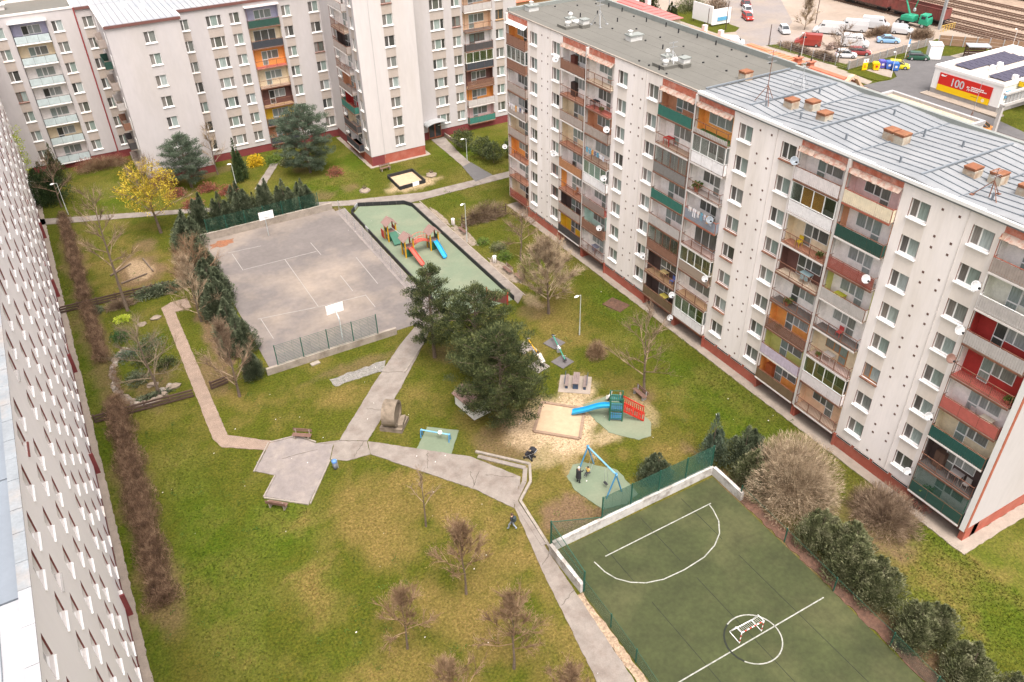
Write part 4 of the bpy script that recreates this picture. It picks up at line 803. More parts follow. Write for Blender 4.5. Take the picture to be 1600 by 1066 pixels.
FD.wall(0, 18.9, 1.2, 24.9, [(u, u + w, z, z + 1.45, .15) for u, w in dw for z in sd] + [(XD(55.95), XD(60.75), 1.21, 24, .9)], (PLASTER_FAR, SPANDREL_FAR, GREYJAMB)); far_windows(FD, dw, sd, special={(1, 5): BRF, (2, 5): mat('tan_window_frame', (.30, .17, .07), .6)})
SD = [D('pink', 'solid', 'pteal', 'fgrey'), D('orange', 'slats', 'plight', 'fdark'), D('brownw', 'mesh', 'pbrown', 'fochre'), D('cream', 'solid', 'pslate', 'fdark', glz=1), D('white', 'slats', 'pdark', 'fdark', wf=BRF), D('peach', 'open', None, 'fdark'), D('peach', 'slats', 'plight', 'fdark'), D('peach', 'open', None, 'fdark')]
for k in range(8): balcony(FD, XD(56.0), XD(60.7), 1.15 + 2.83 * k, 2.83, SD[k], prot=.5)
FD.put('plinth', MB().box(0.02, 18.9, .04, 10, -.1, 1.21).mesh('plinth', REDPL_D)); FD.put('end_wall', MB().box(18.9, 19.0, 0, 11, .0, 24.9).mesh('end_wall', PLASTER_FAR))
wmb(T, 'shell', MB().box(38.45, 46.05, 108.4, 126, 0, 25.8).box(46.1, 65.0, 114.25, 124, 0, 24.7), PLASTER_FAR)
wbox(T, 'roof', 37.3, 46.3, 108, 126, 25.9, 26.2, TINROOF); wbox(T, 'roof', 46.3, 65.2, 113.1, 124.2, 24.8, 25.05, TINROOF)
FT.put('lightning_rod', MB().tube((2.1, -.03, 1), (2.1, -.03, 26), .015, .015, 4).mesh('lightning_rod', GREYM))
# entrance: arched canopy and brown double door
dr = FD.put('door', MB().box(0, 2.2, -.06, .03, 0, 2.35).box(.12, .98, -.075, -.06, .25, 2.2, 1).box(1.22, 2.08, -.075, -.06, .25, 2.2, 1).mesh('door', mat('brown_door', (.22, .07, .035), .6), GLASSD), XD(49.0), 0, .05)
mb = MB(); pr = [(1.9 * math.cos(t), .55 * math.sin(t)) for t in np.linspace(math.pi, 0, 13)]; i = 0
for (a, c), (e, f_) in zip(pr, pr[1:]): mb.face([(a, 0, c), (a, -1.7, c), (e, -1.7, f_), (e, 0, f_)]); mb.face([(a, 0, c - .06), (e, 0, f_ - .06), (e, -1.7, f_ - .06), (a, -1.7, c - .06)]); mb.face([(a, -1.7, c - .08), (e, -1.7, f_ - .08), (e, -1.7, f_ + .01), (a, -1.7, c + .01)])
FD.put('entrance_canopy', mb.mesh('entrance_canopy', mat('arched_sheet', (.32, .33, .33), .5, .1, 3)), XD(50.1), 0, 2.55)
struct('ramp_wall', MB().prism([(51.6, 113.2), (51.8, 113.2), (51.9, 107.6), (51.7, 107.6)], -.1, .55).mesh('ramp_wall', CONC))
# ------------------------------------------------------------------ walls and fences
def fence_posts_panel(parent, p, q, z, h, n, postm, wirem, wires=12, vert=False, lean=0):
    """n bays between p and q (world xy, parent at origin of its own location)"""
    L = parent.location
    for k in range(n + 1):
        x = p[0] + (q[0] - p[0]) * k / n - L.x; y = p[1] + (q[1] - p[1]) * k / n - L.y
        ob('post', MB().box(-.04, .04, -.04, .04, 0, h).mesh('post', postm), parent, (x, y, z - L.z))
        if k < n:
            x2 = p[0] + (q[0] - p[0]) * (k + 1) / n - L.x; y2 = p[1] + (q[1] - p[1]) * (k + 1) / n - L.y; mb = MB()
            for i in range(wires):
                zz = .06 + (h - .15) * i / (wires - 1); mb.tube((0, 0, zz), (x2 - x, y2 - y, zz), .014, .014, 4)
            for i in range(1, 3): mb.tube(((x2 - x) * i / 3, (y2 - y) * i / 3, .05), ((x2 - x) * i / 3, (y2 - y) * i / 3, h - .08), .005, .005, 3, cap=False)
            ob('mesh_panel', mb.mesh('mesh_panel', wirem), parent, (x, y, z - L.z))
def wall_thing(label, p, q, w, h, m, step=2.0, name='low_wall'):
    t = thing(name, label, 'wall', (p[0], p[1], 0)); L = math.hypot(q[0] - p[0], q[1] - p[1]); n = max(1, round(L / step))
    d = Vector((q[0] - p[0], q[1] - p[1])).normalized(); a = math.atan2(d.y, d.x)
    for k in range(n): o = ob('wall_section', MB().box(L * k / n + .006, L * (k + 1) / n - .006, -w / 2, w / 2, -.2, h + rnd.uniform(-.015, .015)).mesh('wall_section', m), t, (0, 0, 0), a)
    return t
WALLC = mat('wall_concrete', (.28, .24, .20), .92, .15, 1.5, col2=(.17, .14, .11), amt=.8, bump=.4)
WALLW = mat('whitewashed_block', (.46, .44, .415), .9, .12, 2.0, col2=(.26, .235, .21), amt=.9, thr=(.46, .6), bump=.4)
wall_thing('low concrete wall along the far side of the asphalt court', (10.4, 98.1), (27.6, 98.0), .3, .95, WALLC)
wall_thing('low concrete wall along the near side of the asphalt court', (9.8, 66.8), (23.4, 66.7), .3, .75, WALLC)
wall_thing('whitewashed wall along the far end of the green pitch', (22.1, 34.3), (37.6, 34.35), .28, .85, WALLW, 1.2)
wall_thing('whitewashed wall stub at the right corner of the green pitch', (37.65, 34.2), (37.6, 30.8), .28, .85, WALLW, 1.2)
wall_thing('whitewashed wall stub beside the path at the left corner of the pitch', (21.85, 34.2), (21.85, 30.0), .28, .9, WALLW, 1.2)
t = thing('wire_fence', 'green wire fence on the far wall of the asphalt court', 'fence', (12, 98, 0)); fence_posts_panel(t, (11.5, 98.15), (25.9, 98.1), .9, 1.9, 6, GREENB, GREENB, 12)
t = thing('wire_fence', 'green wire fence on the near wall behind the large hoop', 'fence', (11, 66.7, 0)); fence_posts_panel(t, (11.0, 66.8), (21.4, 66.7), .7, 2.4, 4, GREENB, GREENB, 14)
t = thing('wire_fence', 'green wire fence standing on the white wall of the pitch', 'fence', (26, 34.3, 0)); fence_posts_panel(t, (26.6, 34.4), (37.5, 34.4), .8, 2.3, 4, GREENB, GREENB, 15)
ob('netting', MB().box(0, 10.9, -.01, .01, 0, 2.2).mesh('netting', NET), t, (.6, .1, .85))
t = thing('wire_fence', 'green netting fence with a slanting top at the left corner of the pitch', 'fence', (22, 34.2, 0))
for x, y, h in ((22.0, 34.4, 3.1), (22.0, 30.0, 2.2), (26.5, 34.4, .95)): ob('post', MB().box(-.045, .045, -.045, .045, 0, h).mesh('post', GREENB), t, (x - 22, y - 34.2, 0))
mb = MB(); mb.tube((0, .2, 3.0), (4.5, .2, .95), .03, .03, 5).tube((0, .2, 3.0), (0, -4.2, 2.15), .03, .03, 5).tube((0, .2, 1.8), (0, -4.2, 1.6), .02, .02, 5); ob('brace', mb.mesh('brace', GREENB), t)
mb = MB(); mb.face([(0.03, .2, .9), (4.4, .2, .95), (0.03, .2, 2.95)]); mb.face([(0, .2, .9), (0, .2, 2.95), (0, -4.2, 2.1), (0, -4.2, .9)]); ob('netting', mb.mesh('netting', NET), t)
t = thing('wire_fence', 'long green netting fence on the path side of the pitch', 'fence', (22, 30, 0))
pf = [(21.95, 30.0), (21.9, 26.6), (21.75, 23.6), (21.5, 20.4), (21.3, 17), (21.1, 13), (20.8, 9)]
for a, b in zip(pf, pf[1:]):
    ob('post', MB().box(-.035, .035, -.035, .035, 0, 1.5).mesh('post', GREENB), t, (a[0] - 22, a[1] - 30, 0))
    mb = MB(); mb.face([(a[0] - 22, a[1] - 30, .05), (b[0] - 22, b[1] - 30, .05), (b[0] - 22, b[1] - 30, 1.35), (a[0] - 22, a[1] - 30, 1.35)]); ob('netting', mb.mesh('netting', NET), t)
    mb = MB(); mb.tube((a[0] - 22, a[1] - 30, 1.38), (b[0] - 22, b[1] - 30, 1.38), .014, .014, 4); ob('rail', mb.mesh('rail', GREENB), t)
t = thing('wire_fence', 'green netting fence on the building side of the pitch behind the junipers', 'fence', (37.6, 31, 0))
pf = [(37.6, 31), (37.4, 26), (37.1, 21), (36.9, 16), (36.7, 12.5), (36.5, 9), (36.3, 5)]
for i, (a, b) in enumerate(zip(pf, pf[1:])):
    ob('post', MB().box(-.035, .035, -.035, .035, 0, 1.5).mesh('post', GREENB), t, (a[0] - 37.6, a[1] - 31, 0))
    mb = MB(); mb.tube((a[0] - 37.6, a[1] - 31, 1.4), (b[0] - 37.6, b[1] - 31, 1.4), .014, .014, 4); ob('rail', mb.mesh('rail', GREENB), t)
    if i > 2: mb = MB(); mb.face([(a[0] - 37.6, a[1] - 31, .05), (b[0] - 37.6, b[1] - 31, .05), (b[0] - 37.6, b[1] - 31, 1.35), (a[0] - 37.6, a[1] - 31, 1.35)]); ob('netting', mb.mesh('netting', NET), t)
t = thing('wire_fence', 'thin grey wire fence between the court and the play strip', 'fence', (28.1, 97, 0))
for k in range(11):
    y = 96.6 - 2.9 * k; ob('post', MB().tube((0, 0, 0), (0, 0, 1.75), .028, .028, 6).mesh('post', GREYM), t, (0, y - 97, 0))
    if k < 10:
        mb = MB(); mb.face([(0, y - 97, .05), (0, y - 99.9, .05), (0, y - 99.9, 1.6), (0, y - 97, 1.6)]); ob('netting', mb.mesh('netting', NETW), t)
        mb = MB()
        for z in (.1, .85, 1.65): mb.tube((0, y - 97, z), (0, y - 99.9, z), .007, .007, 3)
        ob('wire', mb.mesh('wire', GREYM), t)
# black board edging of the play strip
t = thing('board_edging', 'black upright board edging round the green rubber play strip', 'edging', (33, 80, 0))
pts = [(29.3, 66), (29.3, 95.3), (30.8, 97.0), (36.4, 94.3), (37.0, 93.1), (37.0, 65.9)]
for a, b in zip(pts, pts[1:]):
    L = math.hypot(b[0] - a[0], b[1] - a[1]); n = max(1, round(L / 1.0)); d = math.atan2(b[1] - a[1], b[0] - a[0])
    for k in range(n): ob('board', MB().box(.01, L / n - .01, -.05, .05, -.05, .52 + rnd.uniform(-.012, .012)).mesh('board', BLACKB if rnd.random() > .04 else GREYM), t, (a[0] + (b[0] - a[0]) * k / n - 33, a[1] + (b[1] - a[1]) * k / n - 80, 0), d)
t = thing('sandbox', 'square sandbox with black board walls on the far lawn', 'sandbox', (39.7, 101.2, 0))
for a, b in (((37.8, 103.3), (41.7, 103.4)), ((41.7, 103.4), (41.7, 99.0)), ((41.7, 99.0), (37.7, 98.7)), ((37.7, 98.7), (37.8, 103.3))):
    L = math.hypot(b[0] - a[0], b[1] - a[1]); n = 4; d = math.atan2(b[1] - a[1], b[0] - a[0])
    for k in range(n): ob('board', MB().box(.01, L / n - .01, -.06, .06, -.05, .5).mesh('board', BLACKB if not (b == (37.7, 98.7) and k == 1) else WHITE), t, (a[0] + (b[0] - a[0]) * k / n - 39.7, a[1] + (b[1] - a[1]) * k / n - 101.2, 0), d)
t = thing('sandbox', 'sunken sandbox with flat wooden border at the foot of the blue slide', 'sandbox', (30.5, 46.4, 0))
for a, b in (((30.4, 49.3), (33.2, 46.5)), ((33.2, 46.5), (30.6, 43.4)), ((30.6, 43.4), (27.7, 46.3)), ((27.7, 46.3), (30.4, 49.3))):
    L = math.hypot(b[0] - a[0], b[1] - a[1]); d = math.atan2(b[1] - a[1], b[0] - a[0])
    for k in range(2): ob('plank', MB().box(L / 2 * k + .01, L / 2 * (k + 1) - .01, -.13, .13, 0, .16).mesh('plank', mat('sandbox_wood', (.24, .165, .115), .85, .15, 3)), t, (a[0] - 30.5, a[1] - 46.4, 0), d)
def rail_fence(label, pts, rails, h=.9):
    t = thing('rail_fence', label, 'fence', (*pts[0], 0))
    for a, b in zip(pts, pts[1:]):
        L = math.hypot(b[0] - a[0], b[1] - a[1]); n = max(1, round(L / 2.0)); d = math.atan2(b[1] - a[1], b[0] - a[0])
        for k in range(n):
            x = a[0] + (b[0] - a[0]) * k / n - pts[0][0]; y = a[1] + (b[1] - a[1]) * k / n - pts[0][1]
            ob('post', MB().box(-.07, .07, -.07, .07, 0, h + .05).mesh('post', WOOD), t, (x, y, 0), d)
            for z in rails: ob('rail', MB().box(0.0, L / n, -.16, -.07, z - .09, z + .09).mesh('rail', WOOD), t, (x, y, 0), d + rnd.uniform(-.004, .004))
    return t
rail_fence('dark wooden rail fence crossing the lawn nearest the camera, cut by the paver path', [(-5.7, 68.0), (2.9, 67.2)], (.18, .5, .82), .9)
rail_fence('short dark wooden rail fence right of the paver path under a bare tree', [(4.6, 67.4), (6.2, 67.6)], (.18, .5, .82), .9)
rail_fence('dark wooden rail fence farther back, crossing behind the rock garden', [(-6.6, 89.6), (5.0, 88.9)], (.2, .5, .8), .9)
t = thing('rail_fence', 'dark wooden fence overgrown by leafless climbers on the lawn by the right block', 'fence', (40.0, 84.2, 0))
for k in range(5):
    x = 1.6 * k; y = .02 * k; ob('post', MB().box(-.05, .05, -.05, .05, 0, 1.6).mesh('post', WOOD), t, (x, y, 0))
    if k < 4:
        for z in (.3, .75, 1.2): ob('rail', MB().box(0, 1.6, -.05, -.01, z - .06, z + .06).mesh('rail', WOOD), t, (x, y, 0))

# ------------------------------------------------------------------ street furniture
def bench(label, x, y, rz, back=True, legm=CONC, z=0):
    t = thing('bench', label, 'bench', (x, y, 0), rz)
    for k in range(3): ob('seat_plank', MB().box(-.85, .85, -.22 + k * .15, -.10 + k * .15, .42, .46).mesh('seat_plank', WOODB), t)
    if back:
        for k in range(2): ob('back_plank', MB().box(-.85, .85, .27 + k * .03, .31 + k * .03, .58 + .17 * k, .71 + .17 * k).mesh('back_plank', WOODB), t)
    for sx in (-.62, .62):
        mb = MB(); mb.box(sx - .05, sx + .05, -.22, .24, 0, .42)
        if back: mb.box(sx - .04, sx + .04, .2, .27, .3, .86)
        ob('leg', mb.mesh('leg', legm), t)
    return t
bench('brown plank bench with backrest beside the plaza, between paver path and stone disc', 9.85, 56.1, math.atan2(-.9, 1.2))
bench('brown bench at the outer corner of the L-shaped plaza', 5.6, 49.2, math.atan2(-1.3, 1.4) + math.pi, True)
bench('brown slatted bench under the bare tree next to the red climbing frame', 38.6, 45.4, -math.pi / 2, True, GREYM)
bench('dark bench by the path along the play strip, nearer the far lamp post', 39.35, 82.8, -math.pi / 2 + .05)
bench('dark bench by the path along the play strip, near its lower end', 39.3, 71.4, -math.pi / 2, True)
bench('weathered bench on the gravelly bay beyond the play strip', 39.6, 69.3, -math.pi / 2 - .05, True)
bench('small wooden bench behind the black-walled sandbox', 38.6, 106.0, .1)
def bin_(label, x, y, white):
    t = thing('litter_bin', label, 'bin', (x, y, 0)); m = OFFWHITE if white else mat('bin_grey', (.14, .15, .17), .6)
    ob('drum', MB().lathe([(.20, 0.0), (.24, .05), (.24, .85), (.20, .88), (.17, .84), (.0, .83)] if white else [(.0, .02), (.17, .03), (.19, .3), (.2, .75), (.0, .76)], 14).mesh('drum', m, smooth=True), t)
    if white:
        for a in range(6): ob('rib', MB().box(.235, .265, -.03, .03, .05, .82).mesh('rib', CONC_L), t, (0, 0, 0), a * 1.047)
    else: ob('lid', MB().lathe([(.22, .76), (.23, .92), (.14, 1.0), (.0, 1.02)], 12).mesh('lid', mat('bin_blue', (.10, .22, .50), .45), smooth=True), t); ob('post', MB().box(.2, .26, -.03, .03, 0, .95).mesh('post', GREYM), t)
bin_('grey litter bin with a blue lid where the plaza meets the path', 11.05, 51.0, 0)
bin_('white litter bin by the path, near the far lamp post', 39.3, 85.4, 1); bin_('white litter bin by the path, farther down towards the pines', 39.15, 74.2, 1)
def lamp(label, x, y, h, rz=0.0, arm=.5, m=None):
    m = m or mat('lamp_paint', (.42, .44, .42), .5, .05); t = thing('street_lamp', label, 'street lamp', (x, y, 0), rz)
    ob('pole', MB().tube((0, 0, 0), (0, 0, 1.0), .07, .07, 8).tube((0, 0, 1.0), (0, 0, h), .05, .035, 8).tube((0, 0, h), (-arm, 0, h + .1), .03, .03, 6).mesh('pole', m), t)
    ob('lamp_head', MB().lathe([(.0, -.12), (.16, -.08), (.2, .0), (.14, .08), (0, .1)], 10).mesh('lamp_head', WHITE, smooth=True), t, (-arm - .1, 0, h + .1)).scale = (1.5, .8, .8)
    return t
lamp('pale green street lamp beside the path at the far left', -3.1, 115.6, 4.5, .4)
lamp('white-headed street lamp beside the play strip and wooden fence', 38.7, 80.4, 5.2, .5)
lamp('white-headed street lamp by the entrance path of the corner tower', 50.2, 102.6, 3.4, 0)
lamp('white-headed street lamp on the lawn by the right block', 39.4, 56.6, 4.8, .2)
lamp('white-headed street lamp among the bushes before the far block', 18.4, 111.5, 3.6, 0, .2)
def hoop(label, x, y, rz):
    t = thing('basketball_hoop', label, 'basketball hoop', (x, y, 0), rz)
    ob('post', MB().tube((0, 0, 0), (0, 0, 2.6), .06, .06, 8).tube((0, 0, 2.6), (0, -1.0, 3.2), .05, .05, 8).tube((0, 0, 2.2), (0, -1.0, 3.0), .03, .03, 6).mesh('post', mat('hoop_post', (.45, .47, .46), .5)), t)
    ob('backboard', MB().box(-.9, .9, -1.06, -1.02, 2.75, 3.8).mesh('backboard', WHITE), t)
    mb = MB(); mb.box(-.32, .32, -1.075, -1.062, 3.0, 3.04).box(-.32, .32, -1.075, -1.062, 3.4, 3.44).box(-.32, -.28, -1.075, -1.062, 3.0, 3.44).box(.28, .32, -1.075, -1.062, 3.0, 3.44); ob('target_square', mb.mesh('target_square', GREYM), t)
    pts = [(.23 * math.cos(a), -1.33 + .23 * math.sin(a), 3.0) for a in np.linspace(0, 6.283, 17)]; ob('ring', MB().path(pts, .012, 5).mesh('ring', GREYM), t)
    return t
hoop('basketball hoop with white board at the far end of the court', 18.2, 95.2, 0)
hoop('basketball hoop seen from behind at the near end of the court', 18.2, 68.6, math.pi)
# climbing castle with three roofs, bridge and two slides
PG = thing('play_castle', 'play castle with three brown gabled towers, bridge, red slide and blue slide', 'play structure', (32.5, 82, 0))
def tower(cx, cy, fz=1.25, w=1.05, H=2.3, rz=0.0):
    tw = ob('tower', MB().box(-w / 2, w / 2, -w / 2, w / 2, fz - .06, fz).mesh('tower_deck', BROOF), PG, (cx - 32.5, cy - 82, 0), rz)
    for sx in (-1, 1):
        for sy in (-1, 1): ob('post', MB().box(-.07, .07, -.07, .07, 0, H).mesh('post', YEL if (sx, sy) != (1, 1) else SALMON), tw, (sx * w / 2, sy * w / 2, 0))
    for a in (-1, 1):
        mb = MB(); e = w / 2 + .3; r = H + .62
        mb.face([(a * e, -e, H - .08), (0, -e, r), (0, e, r), (a * e, e, H - .08)]); mb.face([(a * e, -e, H - .13), (a * e, e, H - .13), (0, e, r - .05), (0, -e, r - .05)]); mb.face([(a * e, -e, H - .13), (0, -e, r - .05), (0, -e, r), (a * e, -e, H - .08)]); mb.face([(a * e, e, H - .13), (0, e, r - .05), (0, e, r), (a * e, e, H - .08)]); mb.face([(a * e, -e, H - .13), (a * e, -e, H - .08), (a * e, e, H - .08), (a * e, e, H - .13)])
        ob('roof_panel', mb.mesh('roof_panel', BROOF), tw)
    return tw
t1 = tower(31.0, 86.0); t2 = tower(31.2, 81.2); t3 = tower(34.5, 81.2)
for tw, sides in ((t1, ((-1, 'g'), (1, 'r'))), (t2, ((-1, 'g'),)), (t3, ((1, 'g'),))):
    for s_, c_ in sides: ob('side_panel', MB().box(s_ * .5 - .02, s_ * .5 + .02, -.45, .45, 1.25, 1.85).mesh('side_panel', GREENP if c_ == 'g' else REDP), tw)
    ob('base_panel', MB().box(-.46, .46, -.54, -.5, .1, 1.1).mesh('base_panel', GREENP), tw)
    ob('ladder', MB().box(-.5, -.46, .3, .34, 0, 1.2).box(-.54, -.48, -.3, .34, .3, .36).box(-.54, -.48, -.3, .34, .7, .76).mesh('ladder', WOODB), tw)
ob('red_panel', MB().box(-2.5, -2.46, 3.7, 4.6, .5, 1.6).mesh('red_panel', REDP), PG)
mb = MB() ; N = 12
for k in range(N):
    x = -.75 + 2.2 * k / N; z = 1.25 + .38 * math.sin(math.pi * (k + .5) / N); ob('bridge_plank', MB().box(x, x + .16, -1.2, -.35, z - .05, z).mesh('bridge_plank', SALMON), PG)
for sy in (-1.22, -.33):
    pts = [(-.75 + 2.2 * k / N, sy, 2.0 + .42 * math.sin(math.pi * k / N)) for k in range(N + 1)]; pt2 = [(p[0], p[1], p[2] - .6) for p in pts]
    mb = MB().path(pts, .03, 6).path(pt2, .03, 6)
    for a, b in zip(pts[::2], pt2[::2]): mb.tube(a, b, .018, .018, 4)
    ob('bridge_rail', mb.mesh('bridge_rail', SALMON), PG)

mb = MB(); mb.face([(-1.9, 3.45, 1.3), (-.95, 3.45, 1.3), (-.95, 2.0, .25), (-1.9, 2.0, .25)]); mb.face([(-1.9, 3.45, 1.22), (-1.9, 2.0, .17), (-.95, 2.0, .17), (-.95, 3.45, 1.22)]); ob('climbing_ramp', mb.mesh('climbing_ramp', GREENP), PG)
ob('balance_bar', MB().tube((-1.8, 3.5, 2.2), (-1.3, -.3, 2.2), .03, .03, 6).mesh('balance_bar', CHROME), PG)
def slide(parent, p0, d, L, z0, m, w=.5, wave=True, n=14):
    dx, dy = d; mb = MB(); s = (-dy, dx)
    P = []
    for k in range(n + 1):
        t = k / n
        if t < .12: z = z0
        else: u = (t - .12) / .88; z = z0 * (1 - u) + .28 * u * 1.0 + (.10 * math.sin(u * 6.28) if wave else 0) * (1 - u); z = max(z, .25)
        P.append((p0[0] + dx * L * t, p0[1] + dy * L * t, z))
    def pt(c, o, h): return (c[0] + s[0] * o, c[1] + s[1] * o, c[2] + h)
    pr = [(-w / 2 - .04, .22), (-w / 2 - .01, .23), (-w / 2 + .02, .03), (0, 0), (w / 2 - .02, .03), (w / 2 + .01, .23), (w / 2 + .04, .22), (w / 2, -.04), (0, -.06), (-w / 2, -.04)]
    for a, b in zip(P, P[1:]):
        for (o1, h1), (o2, h2) in zip(pr, pr[1:] + pr[:1]): mb.face([pt(a, o1, h1), pt(a, o2, h2), pt(b, o2, h2), pt(b, o1, h1)])
    e = P[-1]; mb.tube((e[0], e[1], 0), (e[0], e[1], e[2]), .05, .05, 6); ob('slide', mb.mesh('slide', m), parent)
slide(PG, (-1.3, -1.35), (.10, -.995), 2.9, 1.25, SALMON, .52, False); slide(PG, (2.0, -1.35), (.0, -1.0), 2.7, 1.25, CYAN, .52, False)
# small climbing tower by the sandbox
CT = thing('climbing_tower', 'small green and blue climbing tower with wavy blue slide and red ladder ramp', 'play structure', (35.0, 44.2, 0), math.radians(-35))
for sx in (-.55, .55):
    for sy in (-.55, .55): ob('post', MB().box(-.06, .06, -.06, .06, 0, 2.6).mesh('post', GREENP), CT, (sx, sy, 0))
ob('deck', MB().box(-.6, .6, -.6, .6, 1.15, 1.22).mesh('deck', GREENP), CT)
for z0, m_, yy in ((.25, BLUE, -.6), (1.3, mat('blue_slat', (.06, .17, .30), .5), -.6), (1.35, mat('teal_slat', (.03, .20, .20), .5), .6)):
    for k in range(6): ob('slat', MB().box(-.46 + k * .165, -.34 + k * .165, yy - .02, yy + .02, z0, z0 + .75).mesh('slat', m_), CT)
    ob('slat_rail', MB().box(-.55, .55, yy - .035, yy - .022, z0 + .08, z0 + .14).box(-.55, .55, yy - .035, yy - .022, z0 + .6, z0 + .66).mesh('slat_rail', GREENP), CT)
ob('top_rail', MB().box(-.6, .6, -.62, -.58, 2.5, 2.56).box(-.6, .6, .58, .62, 2.5, 2.56).mesh('top_rail', GREENP), CT)
slide(CT, (-.6, 0), (-1, 0), 3.3, 1.25, CYAN, .5, True)
for sy in (-.45, .45):
    rr = ob('ladder_side', MB().extr([(.6, 1.25), (.6, 1.05), (2.5, .0), (2.5, .2)], sy - .03, sy + .03).mesh('ladder_side', REDP), CT)
    ob('ladder_rail', MB().extr([(.6, 2.15), (.6, 2.03), (2.5, .88), (2.5, 1.0)], sy - .03, sy + .03).mesh('ladder_rail', REDP), CT)
    for k in range(11): x = .62 + k * .18; z = 1.2 - (x - .6) * .553; ob('baluster', MB().box(x, x + .09, sy - .02, sy + .02, z, z + .86).mesh('baluster', REDP), CT)
for k in range(7): x = .75 + k * .25; z = 1.17 - (x - .6) * .553; ob('rung', MB().box(x, x + .08, -.43, .43, z, z + .05).mesh('rung', REDP), CT)
# swing frame
SW = thing('swing_frame', 'blue swing frame with A-legs and two seats on the green pad', 'swing', (29.2, 38.3, 0))
A_, B_ = Vector((-.0, 1.9, 2.35)), Vector((.1, -1.9, 2.35))
ob('crossbar', MB().tube(A_ + Vector((0, .15, 0)), B_ - Vector((0, .15, 0)), .07, .07, 8).mesh('crossbar', mat('light_blue_paint', (.16, .38, .55), .5)), SW)
for e in (A_, B_):
    for sx in (-.75, .75): ob('leg', MB().tube((e.x + sx, e.y + .1, 0), (e.x - sx * .07, e.y, 2.5), .065, .065, 8).mesh('leg', BLUE), SW)
for y, sw in ((-.75, 0), (1.0, 1)):
    tx = .5 * sw; s_ = ob('swing_seat', MB().box(-.1, .1, -.22, .22, 0, .04).mesh('swing_seat', BLACKB), SW, (-tx, y, .45 + .08 * sw))
    for dy in (-.2, .2): ob('chain', MB().tube((0, dy, 0), (tx, dy, 1.85 - .08 * sw), .012, .012, 4).mesh('chain', GREYM), s_)
# low blue bar with white rocker figure
t = thing('play_bar', 'low blue bar on four legs with a white knob, on the small green pad', 'play equipment', (19.9, 50.0, 0), math.atan2(-1.9, 1.9))
ob('bar', MB().tube((-1.35, 0, .75), (1.35, 0, .75), .06, .06, 8).mesh('bar', mat('light_blue_paint', (.16, .38, .55), .5)), t)
for x in (-1.3, 1.3):
    for y in (-.22, .22): ob('leg', MB().tube((x, y, 0), (x, y * .5, .78), .06, .05, 6).mesh('leg', BLUE), t)
ob('knob', MB().lathe([(0, -.2), (.14, -.14), (.2, 0), (.16, .14), (0, .2)], 10).mesh('knob', WHITE, smooth=True), t, (.45, 0, .8))
# seesaws
def seesaw(label, x, y, rz, c, c2, L=3.4):
    t = thing('seesaw', label, 'seesaw', (x, y, 0), rz)
    ob('beam', MB().tube((-L / 2, 0, .42), (-.3, 0, .55), .06, .06, 8).tube((.3, 0, .55), (L / 2, 0, .68), .06, .06, 8).mesh('beam', c), t); ob('middle', MB().tube((-.3, 0, .55), (.3, 0, .56), .065, .065, 8).mesh('middle', c2), t)
    ob('pivot', MB().box(-.12, .12, -.2, .2, 0, .5).mesh('pivot', GREYM), t)
    for s_ in (-1, 1): ob('seat', MB().box(s_ * L / 2 - .18, s_ * L / 2 + .18, -.14, .14, .55 + .13 * s_, .6 + .13 * s_).mesh('seat', BLACKB), t); ob('handle', MB().tube((s_ * (L / 2 - .3), -.18, .78 + .1 * s_), (s_ * (L / 2 - .3), .18, .78 + .1 * s_), .02, .02, 5).mesh('handle', GREYM), t)
    return t
seesaw('green and white seesaw over two dark rubber mats', 36.0, 55.2, math.atan2(2.1, .55), mat('seesaw_green', (.03, .25, .17), .5), WHITE, 3.9); seesaw('yellow seesaw held by the person in a pale coat', 33.8, 56.2, math.atan2(2.6, .35), YEL, YEL, 3.6)
for x, y, a in ((36.4, 56.7, .3), (35.4, 53.6, .25), (33.4, 57.6, .2), (33.0, 54.2, .2)): struct('rubber_mat', MB().box(-.8, .8, -.8, .8, -.02, .05).mesh('rubber_mat', mat('rubber_mat', (.11, .10, .10), .9, .15, 2) if x > 34.5 else mat('dusty_mat', (.24, .21, .19), .9, .2, 2)), (x, y, 0), a)
# picnic table
t = thing('picnic_table', 'wooden picnic table with two benches on blue metal legs', 'picnic table', (34.6, 50.0, 0), math.radians(52))
for y, z, w in ((0, .74, .62), (-.85, .45, .3), (.85, .45, .3)):
    n = 4 if w > .5 else 2
    for k in range(n): ob('plank', MB().box(-.9, .9, y - w / 2 + w * k / n, y - w / 2 + w * (k + 1) / n - .015, z - .05, z).mesh('plank', mat('grey_wood', (.19, .145, .13), .85, .15, 3)), t)
    for x in (-.75, .75): ob('leg', MB().box(x - .05, x + .05, y - w * .4, y + w * .4, 0, z - .05).mesh('leg', mat('dark_blue_metal', (.03, .055, .10), .5)), t)
for s_ in (-1, 1): ob('backrest', MB().box(-.9, .9, s_ * 1.05 - .02, s_ * 1.05 + .02, .6, .85).mesh('backrest', mat('dark_blue_metal', (.03, .055, .10), .5)), t)
struct('table_pad', MB().box(-1.3, 1.3, -1.5, 1.5, -.02, .03).mesh('table_pad', CONC), (34.5, 50.0, 0), math.radians(52))
